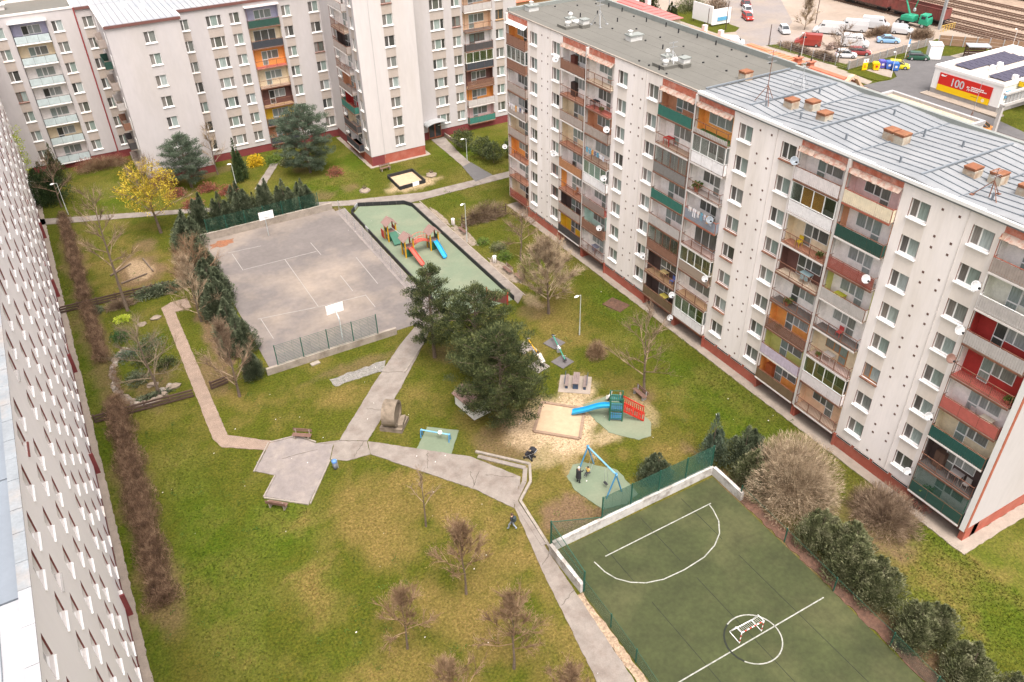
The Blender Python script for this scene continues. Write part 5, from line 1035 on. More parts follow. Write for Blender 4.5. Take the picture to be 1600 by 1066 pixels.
# stone disc sculpture on a block
t = thing('stone_sculpture', 'weathered round stone drum standing on a rough block beside the path', 'sculpture', (17.5, 53.5, 0), math.radians(-38))
mb = MB(); n = 28
for k in range(n):
    a = 2 * math.pi * k / n; b = 2 * math.pi * (k + 1) / n; r = 1.22
    f = lambda an, rr, x: (x, rr * math.cos(an), 1.45 + rr * math.sin(an) * .98)
    mb.face([f(a, r, -.75), f(b, r, -.75), f(b, r, .45), f(a, r, .45)]); mb.face([f(a, r, .45), f(b, r, .45), f(b, r * .82, .45), f(a, r * .82, .45)]); mb.face([f(a, r * .82, .45), f(b, r * .82, .45), f(b, r * .8, .33), f(a, r * .8, .33)]); mb.face([f(a, r * .8, .33), f(b, r * .8, .33), f(b, 0, .3), f(a, 0, .3)]); mb.face([f(a, r, -.75), f(a, 0, -.75), f(b, 0, -.75), f(b, r, -.75)])
ob('drum', mb.mesh('drum', SCULPT), t); ob('base_block', MB().prism([(-1.1, -.9), (.95, -1.0), (1.1, .9), (-.9, 1.05)], -.1, .42).prism([(.55, -.8), (.98, -.7), (.9, .7), (.5, .6)], .4, .75).mesh('base_block', SCULPT), t)
# playhouse under the pine
t = thing('playhouse', 'small white hut with brown gabled roof half hidden under the pine', 'hut', (24.6, 52.0, 0), math.radians(98))
for a, b in (((-1.5, -.9), (1.5, -.9)), ((1.5, -.9), (1.5, .9)), ((1.5, .9), (-1.5, .9)), ((-1.5, .9), (-1.5, -.9))):
    L = math.hypot(b[0] - a[0], b[1] - a[1]); ob('wall_panel', MB().box(0, L, 0, .06, 0, 1.35).mesh('wall_panel', WHITE), t, (*a, 0), math.atan2(b[1] - a[1], b[0] - a[0]))
for s_ in (-1, 1): mb = MB(); mb.face([(-1.7, s_ * 1.1, 1.25), (1.7, s_ * 1.1, 1.25), (1.7, 0, 1.8), (-1.7, 0, 1.8)]); mb.face([(-1.7, s_ * 1.1, 1.2), (-1.7, 0, 1.75), (1.7, 0, 1.75), (1.7, s_ * 1.1, 1.2)]); mb.face([(-1.7, s_ * 1.1, 1.2), (1.7, s_ * 1.1, 1.2), (1.7, s_ * 1.1, 1.25), (-1.7, s_ * 1.1, 1.25)]); ob('roof_panel', mb.mesh('roof_panel', BROOF), t)
# goal
t = thing('football_goal', 'small goal with red and white striped frame on the halfway line', 'goal', (29.5, 21.2, 0), math.radians(-2)); W_ = .95; 
def striped(p, q, name):
    p, q = Vector(p), Vector(q); n = max(3, round((q - p).length / .22)); mb = MB()
    for k in range(n): mb.tube(p.lerp(q, k / n), p.lerp(q, (k + 1) / n), .036, .036, 8, k % 2)
    ob(name, mb.mesh(name, WHITE, REDP), t)
striped((-W_, 0, 0), (-W_, 0, 1.15), 'goal_post'); striped((W_, 0, 0), (W_, 0, 1.15), 'goal_post'); striped((-W_, 0, 1.15), (W_, 0, 1.15), 'crossbar')
mb = MB().tube((-W_, 0, 1.15), (-W_, .55, 1.1), .025, .025).tube((W_, 0, 1.15), (W_, .55, 1.1), .025, .025).tube((-W_, .55, 1.1), (-W_, 1.0, 0), .025, .025).tube((W_, .55, 1.1), (W_, 1.0, 0), .025, .025).tube((-W_, 1.0, 0.03), (W_, 1.0, 0.03), .025, .025).tube((-W_, 0, .03), (-W_, 1, .03), .025, .025).tube((W_, 0, .03), (W_, 1, .03), .025, .025)
ob('back_frame', mb.mesh('back_frame', WHITE), t); mb = MB()
for k in range(15): x = -W_ + 2 * W_ * k / 14; mb.tube((x, .5, 1.0), (x, .95, .05), .006, .006, 3); mb.tube((x, .02, 1.1), (x, .5, 1.0), .006, .006, 3)
for k in range(7): mb.tube((-W_, .5 + .065 * k, 1.0 - .14 * k), (W_, .5 + .065 * k, 1.0 - .14 * k), .006, .006, 3)
ob('net', mb.mesh('net', WHITE), t)
# red board fence end of the strip, stumps, manholes, small blocks
t = thing('fence_screen', 'red-framed dark board at the lower end of the play strip', 'fence panel', (35.2, 66.4, 0), math.atan2(-1.4, 1.0))
for k in range(6): ob('board', MB().box(-1.2 + k * .4, -.82 + k * .4, -.03, .03, .1, 1.3).mesh('board', mat('wine_board', (.16, .05, .045), .7)), t)
for x in (-1.25, 1.25): ob('post', MB().box(x - .06, x + .06, -.06, .06, 0, 1.6).mesh('post', REDP), t)
for (x, y, lab) in ((33.4, 101.0, 'rough boulder with a dark twisted stump on the far lawn'), (43.5, 100.8, 'low heap of branches and stones right of the black-walled sandbox')):
    t = thing('boulder', lab, 'rock', (x, y, 0)); bm = MB(); pr = [(.0, -.05)]; bm.lathe([(.75, -.05), (.8, .12), (.5, .3), (.2, .36)], 9); bm.v = [(a + rnd.uniform(-.12, .12), b + rnd.uniform(-.12, .12), c + rnd.uniform(-.04, .04)) for a, b, c in bm.v]; ob('rock', bm.mesh('rock', STONE), t)
    sm = MB()
    for k in range(5): a = k * 1.3; sm.tube((.1 * k - .2, .05 * k, .2), (.3 * math.cos(a), .3 * math.sin(a), .75), .08, .03, 5)
    ob('stump', sm.mesh('stump', BARK), t)
tag(struct('stone_slab', MB().box(-.45, .45, -.25, .25, 0, .12).mesh('stone_slab', CONC_L), (14.4, 66.1, 0), .1), 'small concrete slab at the foot of the near court wall', 'slab')
struct('manhole_cover', MB().box(-.9, .9, -1.2, 1.2, -.05, .05).mesh('manhole_cover', REDEARTH), (45.9, 59.2, 0), .3)
t = thing('spring_rider', 'pale animal-shaped spring rider on the green pad behind the climbing tower', 'spring rider', (35.8, 46.4, 0), .4)
ob('body', MB().extr([(-.4, .45), (-.3, .85), (-.15, .6), (.2, .6), (.35, .95), (.5, .8), (.4, .4)], -.06, .06).mesh('body', OFFWHITE), t); ob('spring', MB().lathe([(.1, 0), (.12, .1), (.09, .2), (.12, .3), (.1, .45)], 8).mesh('spring', BLACKB), t)
t = dup(t, (36.6, 45.6, 0), 1.2, 'brown and white spring rider beside the pale one')
for c_ in t.children:
    if c_.name.startswith('body'): c_.data = c_.data.copy(); c_.data.materials[0] = mat('rider_brown', (.25, .17, .12), .6)
# climber cemented logs at the sandy circle, far left
for i, (p, q, lab) in enumerate((((-.6, 95.2), (1.9, 96.9), 'old log lying across the sandy patch, its left border'), ((3.4, 97.4), (3.9, 93.6), 'old log lying along the right side of the sandy patch'), ((.2, 92.6), (3.2, 93.4), 'old log at the near side of the sandy patch'))):
    tag(ob('log', MB().tube((p[0], p[1], .1), (q[0], q[1], .1), .11, .09, 8).mesh('log', BARK)), lab, 'log')
# rock garden stones
k_ = 0
for (cx, cy, rx, ry, n) in ((-.9, 73.4, 2.5, 5.1, 64),):
    for k in range(n):
        a = math.pi * (.55 + 1.25 * k / n) ; x = cx + rx * math.cos(a) + rnd.uniform(-.25, .25); y = cy + ry * math.sin(a) + rnd.uniform(-.25, .25); s_ = rnd.uniform(.16, .34)
        mb = MB(); mb.lathe([(s_, -.05), (s_ * 1.1, s_ * .4), (s_ * .7, s_ * .9), (s_ * .2, s_)], 7); mb.v = [(p[0] + rnd.uniform(-.06, .06), p[1] + rnd.uniform(-.06, .06), p[2]) for p in mb.v]
        tag(ob('garden_stone', mb.mesh('garden_stone', STONE if k % 3 else CONC_L), None, (x, y, 0)), '%s stone in the curved border of the rock garden' % ('pale grey' if k % 3 == 0 else 'rounded tan'), 'stone', 'border stones of the rock garden')
for x, y, s_, lab in ((1.6, 69.6, .6, 'large pale boulder at the near right end of the rock garden'), (-.2, 71.0, .5, 'flat orange boulder under the rock garden tree'), (.8, 82.5, .45, 'white rock behind the dark juniper of the rock garden'), (2.3, 83.0, .5, 'grey rock at the far edge of the rock garden near the path'), (-1.6, 81.3, .4, 'pale rock beside the low yellow bush')):
    mb = MB(); mb.lathe([(s_, -.05), (s_ * 1.1, s_ * .3), (s_ * .7, s_ * .6), (s_ * .2, s_ * .65)], 8); mb.v = [(p[0] + rnd.uniform(-.12, .12), p[1] * .6 + rnd.uniform(-.1, .1), p[2]) for p in mb.v]; tag(ob('boulder', mb.mesh('boulder', STONE), None, (x, y, 0)), lab, 'rock')
# ------------------------------------------------------------------ vegetation
def limb_mb(mb, p, q, r0, r1, n=5, bend=.08, rr=rnd):
    p = Vector(p); q = Vector(q); m = p.lerp(q, .5) + Vector((rr.uniform(-1, 1), rr.uniform(-1, 1), rr.uniform(-.3, .6))) * (q - p).length * bend
    mb.tube(p, m, r0, (r0 + r1) / 2, n, cap=False); mb.tube(m, q, (r0 + r1) / 2, r1, n, cap=False)
def bare_meshes(seed, h, cr, th, nl=9, n2=7, n3=6, up=.75, twig=.35, tw=TWIG, tr=.12, droop=0.0, r3=.011):
    """returns trunk mesh, branch mesh, twig mesh of a leafless tree"""
    rr = random.Random(seed); T_ = MB(); Bm = MB(); tips = []
    lean = Vector((rr.uniform(-.04, .04), rr.uniform(-.04, .04), 0)); top = Vector((lean.x * h, lean.y * h, h * .9)); pts = [Vector((0, 0, -.1))]
    for k in range(1, 7): t = k / 6; pts.append(Vector((lean.x * h * t + rr.uniform(-.06, .06), lean.y * h * t + rr.uniform(-.06, .06), h * .88 * t)))
    for k, (a, b) in enumerate(zip(pts, pts[1:])): T_.tube(a, b, tr * (1 - k / 6.6) * (1.25 if k == 0 else 1), tr * (1 - (k + 1) / 6.6), 7, cap=False)
    def on(t): k = min(5, int(t * 6)); return pts[k].lerp(pts[k + 1], t * 6 - k)
    tv = []
    for i in range(nl):
        t0 = th / h + (1 - th / h) * (i / nl) ** 1.0 * .92; base = on(min(.97, t0)); az = i * 2.4 + rr.uniform(-.4, .4)
        f = (t0 - th / h) / (1 - th / h); L = cr * (1.15 - .75 * f) * rr.uniform(.8, 1.15); el = up * (.55 + .9 * f) * rr.uniform(.8, 1.2)
        d = Vector((math.cos(az) * math.cos(el), math.sin(az) * math.cos(el), math.sin(el) - droop)); e = base + d * L
        if e.z > h: e.z = h * rr.uniform(.9, 1)
        limb_mb(Bm, base, e, tr * .42 * (1 - f * .6), .018, 5, .07, rr)
        for j in range(n2):
            s = rr.uniform(.25, 1); b2 = base.lerp(e, s); d2 = (d + Vector((rr.uniform(-1, 1), rr.uniform(-1, 1), rr.uniform(-.35, .9))) * .75).normalized(); L2 = L * .5 * rr.uniform(.6, 1.1) * (1.15 - .5 * s); e2 = b2 + d2 * L2
            Bm.tube(b2, e2, .022, .012, 4, cap=False)
            for q in range(n3):
                s3 = rr.uniform(.2, 1); b3 = b2.lerp(e2, s3); d3 = (d2 + Vector((rr.uniform(-1, 1), rr.uniform(-1, 1), rr.uniform(-.5, .9))) * .8).normalized(); e3 = b3 + d3 * twig * rr.uniform(.7, 1.8)
                tv.append((b3, e3))
                m3 = b3.lerp(e3, .5); tv.append((m3, m3 + (d3 + Vector((rr.uniform(-1, 1), rr.uniform(-1, 1), rr.uniform(-.4, .8))) * .8).normalized() * twig * .6)); tv.append((e3, e3 + (d3 + Vector((rr.uniform(-1, 1), rr.uniform(-1, 1), rr.uniform(-.2, .8))) * .6).normalized() * twig * .5))
    P = np.array([[*a, *b] for a, b in tv]); a = P[:, :3]; b = P[:, 3:]; d = b - a; s = np.cross(d, unit(len(a))); s /= np.linalg.norm(s, axis=1, keepdims=True) + 1e-9; u2 = np.cross(d, s); u2 /= np.linalg.norm(u2, axis=1, keepdims=True) + 1e-9
    V = np.concatenate([np.stack([a - s * r3, a + s * r3, b], 1), np.stack([a - u2 * r3, a + u2 * r3, b], 1)])
    return T_.mesh('trunk', BARK, smooth=True), Bm.mesh('branches', tw), tri_mesh('twigs', V, tw)
def bare_tree(label, x, y, meshes, rz=0, s=1.0, group=None, extra=None):
    t = thing('bare_tree', label, 'tree', (x, y, 0), rz, group); t.scale = (s, s, s) if not isinstance(s, tuple) else s
    for nm, me in zip(('trunk', 'branches', 'twigs'), meshes): ob(nm, me, t)
    if extra: ob('blossom', extra, t)
    return t
young = [bare_meshes(s, 7.0, 2.3, 2.2, 16, 9, 10, 1.15, .36, TWIG_R, .085, r3=.013) for s in (11, 12, 13)]
for i, (x, y, h, lab) in enumerate(((14.9, 41.3, 6.6, 'slender bare tree beside the path, nearest the small blue bar'), (14.7, 34.1, 7.4, 'bare young tree on the lawn, second along the path from the crossing'), (9.3, 32.2, 6.4, 'bare young tree standing farthest left on the big lawn'), (14.7, 27.3, 7.6, 'bare young tree beside the path near the lower edge of the picture'), (9.9, 26.3, 5.9, 'bare treetop poking up at the lower edge of the lawn, left one'), (15.6, 22.2, 6.5, 'reddish bare treetop poking up at the lower edge beside the path'))):
    bare_tree(lab, x, y, young[i % 3] if i else bare_meshes(10, 7.0, 1.5, 2.6, 7, 5, 3, 1.1, .4, TWIG, .08), i * 1.7, h / 7.0, 'young bare trees on the lawn')
bare_tree('broad dense tan bare tree in front of the right block beyond the play strip', 38.8, 61.6, bare_meshes(21, 8.8, 3.7, 1.8, 30, 12, 15, .95, .42, TWIG_Y, .15, r3=.015), 0, 1.0)
bare_tree('small bare tree close to the right block beyond the wooden fence', 42.1, 73.1, bare_meshes(22, 6.6, 2.3, 2.2, 12, 8, 7, .6, .45, TWIG, .11), 1, 1.0)
bare_tree('bare tree beside the bench right of the climbing tower', 39.1, 45.4, bare_meshes(23, 9.6, 3.7, 2.6, 13, 8, 5, .85, .5, TWIG, .14), 2, 1.0)
bare_tree('tall bare tree rising from the fence left of the court', -.1, 86.3, bare_meshes(24, 16.0, 3.2, 5.5, 15, 8, 6, .8, .5, TWIG, .17), 0, 1.0)
bare_tree('bare tree with tangled tan branches in the rock garden', .1, 69.4, bare_meshes(25, 9.0, 3.3, 1.6, 15, 8, 5, .55, .55, mat('twig_pale', (.17, .13, .085), .9, .2, 2), .15), 1, 1.0)
bare_tree('spreading pale bare tree by the short rail fence at the court corner', 6.6, 64.9, bare_meshes(26, 8.6, 2.9, 1.4, 18, 9, 10, 1.2, .42, TWIG, .13), 2, 1.0)
bare_tree('pale bare tree among the junipers beside the court', 6.4, 79.8, bare_meshes(27, 8.4, 2.6, 1.2, 15, 9, 9, 1.15, .42, TWIG_Y, .10), 3, 1.0)
bare_tree('brownish bare shrub tree among the junipers at the court', 7.7, 86.0, bare_meshes(28, 6.6, 2.8, .8, 16, 9, 7, .8, .5, TWIG_R, .10), 4, 1.0)
bare_tree('slim bare birch before the red plinth of the far wing', 17.3, 118.0, bare_meshes(29, 8.2, 2.0, 1.6, 12, 7, 5, 1.0, .45, TWIG_Y, .10), 4, 1.0)
bare_tree('bare tree before the dark evergreen at the far left', -3.6, 118.6, bare_meshes(30, 8.0, 2.6, 2.0, 11, 7, 5, .8, .5, TWIG, .12), 1, 1.0)
# yellow-flowering maple
def leaf_cloud(cens, rads, per, size, m, name='crown', r=None, aspect=.8, shell=True):
    r = r or NR; P = []; Dv = []
    for c, rd in zip(cens, rads):
        u = unit(per, r); rad = (r.rand(per, 1) ** (.45 if shell else .8)); P.append(np.array(c) + u * rad * np.array(rd)); Dv.append(u)
    P = np.concatenate(P); Dv = np.concatenate(Dv); return tri_mesh(name, needles(P, Dv, size, size * aspect, .9, r), m, 4)
ym = bare_meshes(31, 10.2, 4.2, 2.8, 14, 8, 5, .8, .5, TWIG, .18)
r_ = np.random.RandomState(8); pc = []; 
for k in range(420):
    u = unit(1, r_)[0]; f = r_.rand() ** .5; z = 6.4 + u[2] * 3.5 * f; w = 3.9 * (1 - .25 * max(0, (z - 6.5) / 4)); pc.append((u[0] * w * f, u[1] * w * f, z))
bare_tree('yellow-flowering tree beside the path at the far corner of the court', 6.6, 103.4, ym, 0, 1.0, extra=leaf_cloud(pc, [(.42, .42, .32)] * len(pc), 16, .17, L_YEL, 'blossom', r_))
# conifers
def pine_meshes(seed, h, cr, base=.18, m=L_PINE, clump=.58, dens=105, nb=58, pad=.34, skew=(0, 0)):
    r = np.random.RandomState(seed); rr = random.Random(seed); T_ = MB(); T_.tube((0, 0, -.1), (skew[0] * .5, skew[1] * .5, h * .5), .20, .13, 8, cap=False); T_.tube((skew[0] * .5, skew[1] * .5, h * .5), (skew[0], skew[1], h * .96), .13, .03, 8, cap=False); P = []; Dv = []
    for i in range(nb):
        f = (i + .5) / nb; z = h * (base + (1 - base) * f); prof = math.sin(math.pi * min(1, (f * .86 + .16))) ** .7 if f < .62 else (1 - f) / .38 * .80 + .14
        L = cr * max(.16, prof) * rr.uniform(.72, 1.18); az = i * 2.399 + rr.uniform(-.3, .3); d = np.array([math.cos(az), math.sin(az), .18 + .35 * f]); b = np.array([skew[0] * z / h, skew[1] * z / h, z])
        T_.tube(tuple(b), tuple(b + d * L * .85), .045, .015, 4, cap=False)
        nc = max(2, int(L / .42))
        for j in range(nc):
            s = .35 + .65 * (j + .6) / nc if nc > 2 else .75; side = np.array([-d[1], d[0], 0]) * rr.uniform(-.5, .5) * L * .42; c = b + d * L * s + side + np.array([0, 0, rr.uniform(-.12, .25)])
            n = dens; u = unit(n, r); P.append(c + u * (r.rand(n, 1) ** .5) * np.array([clump, clump, pad])); dd = u * .5 + d * .35 + np.array([0, 0, .65]); Dv.append(dd)
    P = np.concatenate(P); Dv = np.concatenate(Dv); return T_.mesh('trunk', BARK), tri_mesh('crown', needles(P, Dv, .22, .062, .5, r), m, 4)
def conifer(label, x, y, meshes, rz=0, s=1.0, name='pine_tree', group=None):
    t = thing(name, label, 'tree', (x, y, 0), rz, group); t.scale = (s, s, s) if not isinstance(s, tuple) else s
    ob('trunk', meshes[0], t); ob('crown', meshes[1], t); return t
conifer('dark pine leaning over the path at the end of the play strip', 25.0, 60.9, pine_meshes(41, 10.2, 2.6, .16, nb=48, clump=.56), 0, 1.0)
conifer('broad dark pine in the middle of the clump', 27.2, 55.8, pine_meshes(42, 9.9, 3.5, .12, nb=58, clump=.6), 1, 1.0)
conifer('large dark pine nearest the sandbox, over the white hut', 26.0, 49.0, pine_meshes(43, 9.6, 4.2, .08, nb=74, clump=.6), 2, 1.0)
conifer('big blue-grey pine before the far block corner', 29.0, 111.2, pine_meshes(44, 9.6, 4.0, .06, L_PINEB, nb=70), 0, 1.0)
conifer('rounded blue-grey pine before the far blank wing', 13.0, 115.4, pine_meshes(45, 7.4, 2.9, .12, L_PINEB, nb=46), 0, 1.0)
def thuja_meshes(seed, h, w, m, n=5200, tip=.9, ln=.26, wd=.10, lob=9):
    """upright evergreen of many tapering spires with feathery sprays"""
    r = np.random.RandomState(seed); P = []; Dv = []
    for k in range(lob):
        a = r.uniform(0, 6.28); rd = w * (.0 if k == 0 else r.uniform(.25, .62)); cx, cy = rd * math.cos(a), rd * math.sin(a); hh = h * (1 if k == 0 else r.uniform(.55, .9)); ww = w * r.uniform(.42, .62)
        q = n // lob; t = r.rand(q) ** .9; ang = r.uniform(0, 6.28, q); prof = np.where(t < .25, .65 + 1.4 * t, 1.0) * (1 - np.clip((t - .25) / .75, 0, 1) ** 1.5) + .05
        lump = 1 + .22 * np.sin(ang * 5 + t * 14 + k) ; rad = ww * prof * lump * (r.rand(q) ** .28)
        P.append(np.stack([cx * (1 - t * .3) + rad * np.cos(ang), cy * (1 - t * .3) + rad * np.sin(ang), hh * t * tip + .05], 1)); Dv.append(np.stack([np.cos(ang) * .55, np.sin(ang) * .55, np.full(q, .9)], 1))
    P = np.concatenate(P); Dv = np.concatenate(Dv); tr = MB().tube((0, 0, -.1), (0, 0, h * .7), .09, .03, 6).mesh('trunk', BARK)
    return tr, tri_mesh('crown', needles(P, Dv, ln, wd, .38, r), m, 4)
TJ = [thuja_meshes(s, 5.2, 1.45, L_JUN, 15000, ln=.24, wd=.05) for s in (51, 52, 53)]; TO = [thuja_meshes(s, 4.6, 1.85, L_THU, 17000, lob=15, ln=.27, wd=.05) for s in (61, 62, 63)]
for i, (x, y, h, lab) in enumerate(((8.9, 96.6, 5.6, 'juniper at the far corner of the court, first of the row'), (8.7, 92.6, 4.9, 'juniper second in the row along the court'), (8.8, 88.4, 4.8, 'juniper third in the row, partly hidden by brown twigs'), (8.6, 83.2, 5.6, 'juniper in the middle of the row along the court'), (8.7, 79.2, 5.2, 'juniper behind the pale bare tree along the court'), (8.6, 75.6, 4.6, 'juniper fifth from the near end of the court'), (8.7, 72.2, 4.4, 'juniper next to last towards the near court corner'), (8.2, 67.2, 3.5, 'dark green juniper at the near corner of the court wall'))):
    conifer(lab, x, y, TJ[i % 3], i * 1.3, (h / 5.2 * 1.45, h / 5.2 * 1.6, h / 5.2 * 1.08), 'juniper_tree', 'junipers beside the court')
for i, (x, y, h) in enumerate(((11.8, 101.0, 5.2), (14.0, 100.6, 4.9), (16.4, 100.6, 5.8), (20.0, 100.3, 5.4), (22.0, 99.8, 5.0), (24.4, 99.6, 4.6))):
    conifer('grey-green cypress behind the far court wall, %s from the left' % ['first', 'second', 'third', 'fourth', 'fifth', 'sixth'][i], x, y, TJ[(i + 1) % 3], i * 2.1, (h / 5.2 * 1.3, h / 5.2 * 1.3, h / 5.2 * 1.1), 'cypress_tree', 'cypresses behind the far court wall')
conifer('yellow-green small cypress between the two pairs of cypresses', 18.2, 100.6, thuja_meshes(54, 4.2, 1.2, L_THU), 0, 1.0, 'cypress_tree')
conifer('slim dark fir before the blank wing', 19.6, 114.0, thuja_meshes(55, 7.0, 1.5, leaf_mat('fir_dark', (.02, .04, .012), (.045, .075, .025), (.09, .12, .05)), 5000), 0, 1.0, 'fir_tree')
conifer('broad dark evergreen at the far left', -4.6, 121.2, thuja_meshes(56, 6.4, 3.4, leaf_mat('yew_dark', (.012, .03, .01), (.03, .055, .018), (.06, .09, .03)), 9000, lob=14), 0, 1.0, 'yew_tree')
conifer('slim dark cypress before the far left facade', -2.8, 127.0, thuja_meshes(57, 6.8, 1.6, L_PINE, 4000), 0, 1.0, 'cypress_tree')
JR = [(39.4, 24.6, 4.0, 'large olive juniper at the pitch edge, first below the tan bush'), (40.2, 22.4, 4.2, 'olive juniper behind the first one at the pitch edge'), (38.9, 21.6, 4.4, 'olive juniper at the pitch edge, in the middle of the big clump'), (39.3, 19.3, 4.2, 'olive juniper closing the big clump at the pitch edge'), (38.6, 15.6, 4.0, 'round grey-green juniper between the clump and the lower corner'), (40.0, 15.2, 3.4, 'lower juniper behind the round one near the lower corner'), (39.0, 12.0, 3.9, 'grey-green juniper nearest the lower right corner'), (40.3, 9.7, 2.6, 'low juniper at the lower right corner behind the green fence')]
for i, (x, y, h, lab) in enumerate(JR): conifer(lab, x, y, TO[i % 3], i * 1.9, (h / 4.6 * 1.18, h / 4.6 * 1.18, h / 4.6 * 1.02), 'juniper_shrub', 'junipers along the pitch')
conifer('grey-green juniper with bare trunk at the far right corner of the pitch', 38.6, 35.6, thuja_meshes(58, 5.6, 1.5, L_PINEB, 6000, lob=6, ln=.26, wd=.06), 0, 1.0, 'juniper_tree'); conifer('leaning dark juniper behind the fence corner of the pitch', 40.2, 33.6, thuja_meshes(59, 5.0, 2.4, L_JUN, 13000, ln=.26, wd=.06), 0, 1.0, 'juniper_tree'); conifer('dark juniper between fence corner and tan bush', 39.4, 31.6, thuja_meshes(60, 4.4, 2.1, L_THU, 11000, ln=.26, wd=.06), 0, 1.0, 'juniper_tree')
conifer('small juniper behind the green fence, next to the swings', 33.2, 36.0, thuja_meshes(64, 3.4, 1.6, L_JUN, 9000, ln=.22, wd=.05), 0, 1.0, 'juniper_tree')
# ball-shaped trees by the entrance
def ball_meshes(seed, r0, z0, m, per=2600):
    r = np.random.RandomState(seed); u = unit(per, r); P = u * (r.rand(per, 1) ** .3) * np.array([r0, r0, r0 * .85]) * (1 + .15 * np.sin(u[:, :1] * 7 + u[:, 1:2] * 5)) + np.array([0, 0, z0]); return MB().tube((0, 0, -.1), (0, 0, z0), .07, .05, 6).mesh('trunk', BARK), tri_mesh('crown', needles(P, u, .2, .13, .7, r), m, 4)
BM = ball_meshes(71, 1.75, 2.0, L_PINE)
for x, y, s, lab in ((51.6, 106.6, .95, 'round clipped tree nearest the brown entrance door'), (52.6, 102.2, .95, 'round clipped tree second from the entrance'), (53.2, 99.9, .9, 'round clipped tree on a thin trunk, third from the entrance'), (56.6, 100.0, .85, 'round clipped tree half hidden by the right block')): conifer(lab, x, y, BM, x, s, 'ball_tree', 'round trees by the entrance')
# leafy trees and shrubs
conifer('fresh lime-green tree at the far left beside the long facade', -7.6, 128.0, (MB().tube((0, 0, 0), (.2, 0, 5), .12, .06, 6).mesh('trunk', BARK), leaf_cloud([(rnd.uniform(-1.8, 1.8), rnd.uniform(-1.8, 1.8), rnd.uniform(2, 8.5)) for _ in range(70)], [(.7, .7, .45)] * 70, 26, .2, L_LIME)), 0, 1.0, 'willow_tree')
def shrub(label, x, y, rx, ry, h, m, n=900, size=.16, name='shrub', twigm=None, group=None):
    t = thing(name, label, 'shrub', (x, y, 0), 0, group); r = np.random.RandomState(int(x * 31 + y * 17) & 0xffff); u = unit(n, r); u[:, 2] = np.abs(u[:, 2]); P = u * (r.rand(n, 1) ** .35) * np.array([rx, ry, h]) * (1 + .2 * np.sin(u[:, :1] * 6 + u[:, 1:2] * 9)); ob('foliage', tri_mesh('foliage', needles(P, u, size, size * .6, .8, r), m, 4), t)
    mb = MB()
    for k in range(7): a = k * .9; mb.tube((0, 0, 0), (rx * .6 * math.cos(a), ry * .6 * math.sin(a), h * .7), .03, .01, 4)
    ob('stems', mb.mesh('stems', twigm or BARK), t); return t
shrub('bright yellow forsythia before the far red plinth', 23.0, 118.2, 1.3, 1.0, 1.7, L_FOR, 1400, .18); shrub('green shrub left of the big blue-grey pine', 25.5, 117.6, 1.5, 1.2, 1.4, L_SHR, 1200); shrub('yellowish green shrub at the path end before the pine', 26.8, 115.8, 1.0, .9, 1.1, L_THU)
shrub('reddish budding shrub right of the big blue-grey pine', 31.8, 108.5, 1.3, 1.1, 1.2, L_RED, 900); shrub('red-stemmed shrub before the far left plinth, left part', 1.2, 130.8, 2.0, .9, 1.6, L_RED, 1500); shrub('red-stemmed shrub before the far left plinth, right part', 5.2, 130.6, 1.8, .9, 1.5, L_RED, 1400)
for i, (x, y) in enumerate(((10.6, 113.5), (14.8, 113.0), (17.0, 110.6), (11.9, 108.9))): shrub('low dark red shrub before the blank wing, %s' % ['left behind the yellow tree', 'under the rounded pine', 'right of the rounded pine', 'beside the cypress row'][i], x, y, 1.5, 1.0, 1.2, L_RED, 1200)
shrub('green shrub at the lawn edge beside the overgrown fence', 41.0, 76.6, 1.1, 1.1, 1.0, L_THU, 900); shrub('reddish green shrub under the small bare tree by the right block', 40.6, 74.4, 1.0, .9, .9, L_SHR, 800); shrub('low green bush behind the far bench of the play strip', 40.2, 79.0, .9, .9, .7, L_SHR, 600)
for i, (x, y, rx, ry, h, m, lab) in enumerate(((-1.6, 80.9, 1.0, 1.3, .9, leaf_mat('deep_green', (.015, .045, .012), (.03, .075, .02), (.06, .12, .03)), 'deep green low juniper in the rock garden'), (-1.7, 77.2, 1.4, 1.2, .6, L_PINEB, 'blue-grey creeping juniper in the rock garden'), (.8, 77.8, 1.6, 1.8, 1.1, L_JUN, 'tall dark juniper in the middle of the rock garden'), (1.6, 73.6, 1.3, 1.0, .9, L_PINE, 'dark low pine at the right of the rock garden'), (-1.3, 72.6, 1.2, 1.3, .8, L_JUN, 'green creeping juniper at the near left of the rock garden'), (.0, 75.3, 1.5, 1.3, 1.0, L_PINE, 'dark juniper under the rock garden tree'), (-.9, 84.6, .9, .6, .5, L_LIME, 'small yellow-green bush in the rock garden'), (-3.2, 87.8, .9, .9, .7, L_JUN, 'grey-green bush at the rail fence left of the bare tree'), (-.4, 69.2, 1.9, .5, .4, L_JUN, 'low green groundcover along the near rim of the rock garden'))): shrub(lab, x, y, rx, ry, h, m, 1100, .16, 'garden_shrub')
t = shrub('long dark evergreen hedge behind the rail fence', 3.6, 88.0, 3.0, .9, 1.3, L_JUN, 3200, .18, 'hedge')
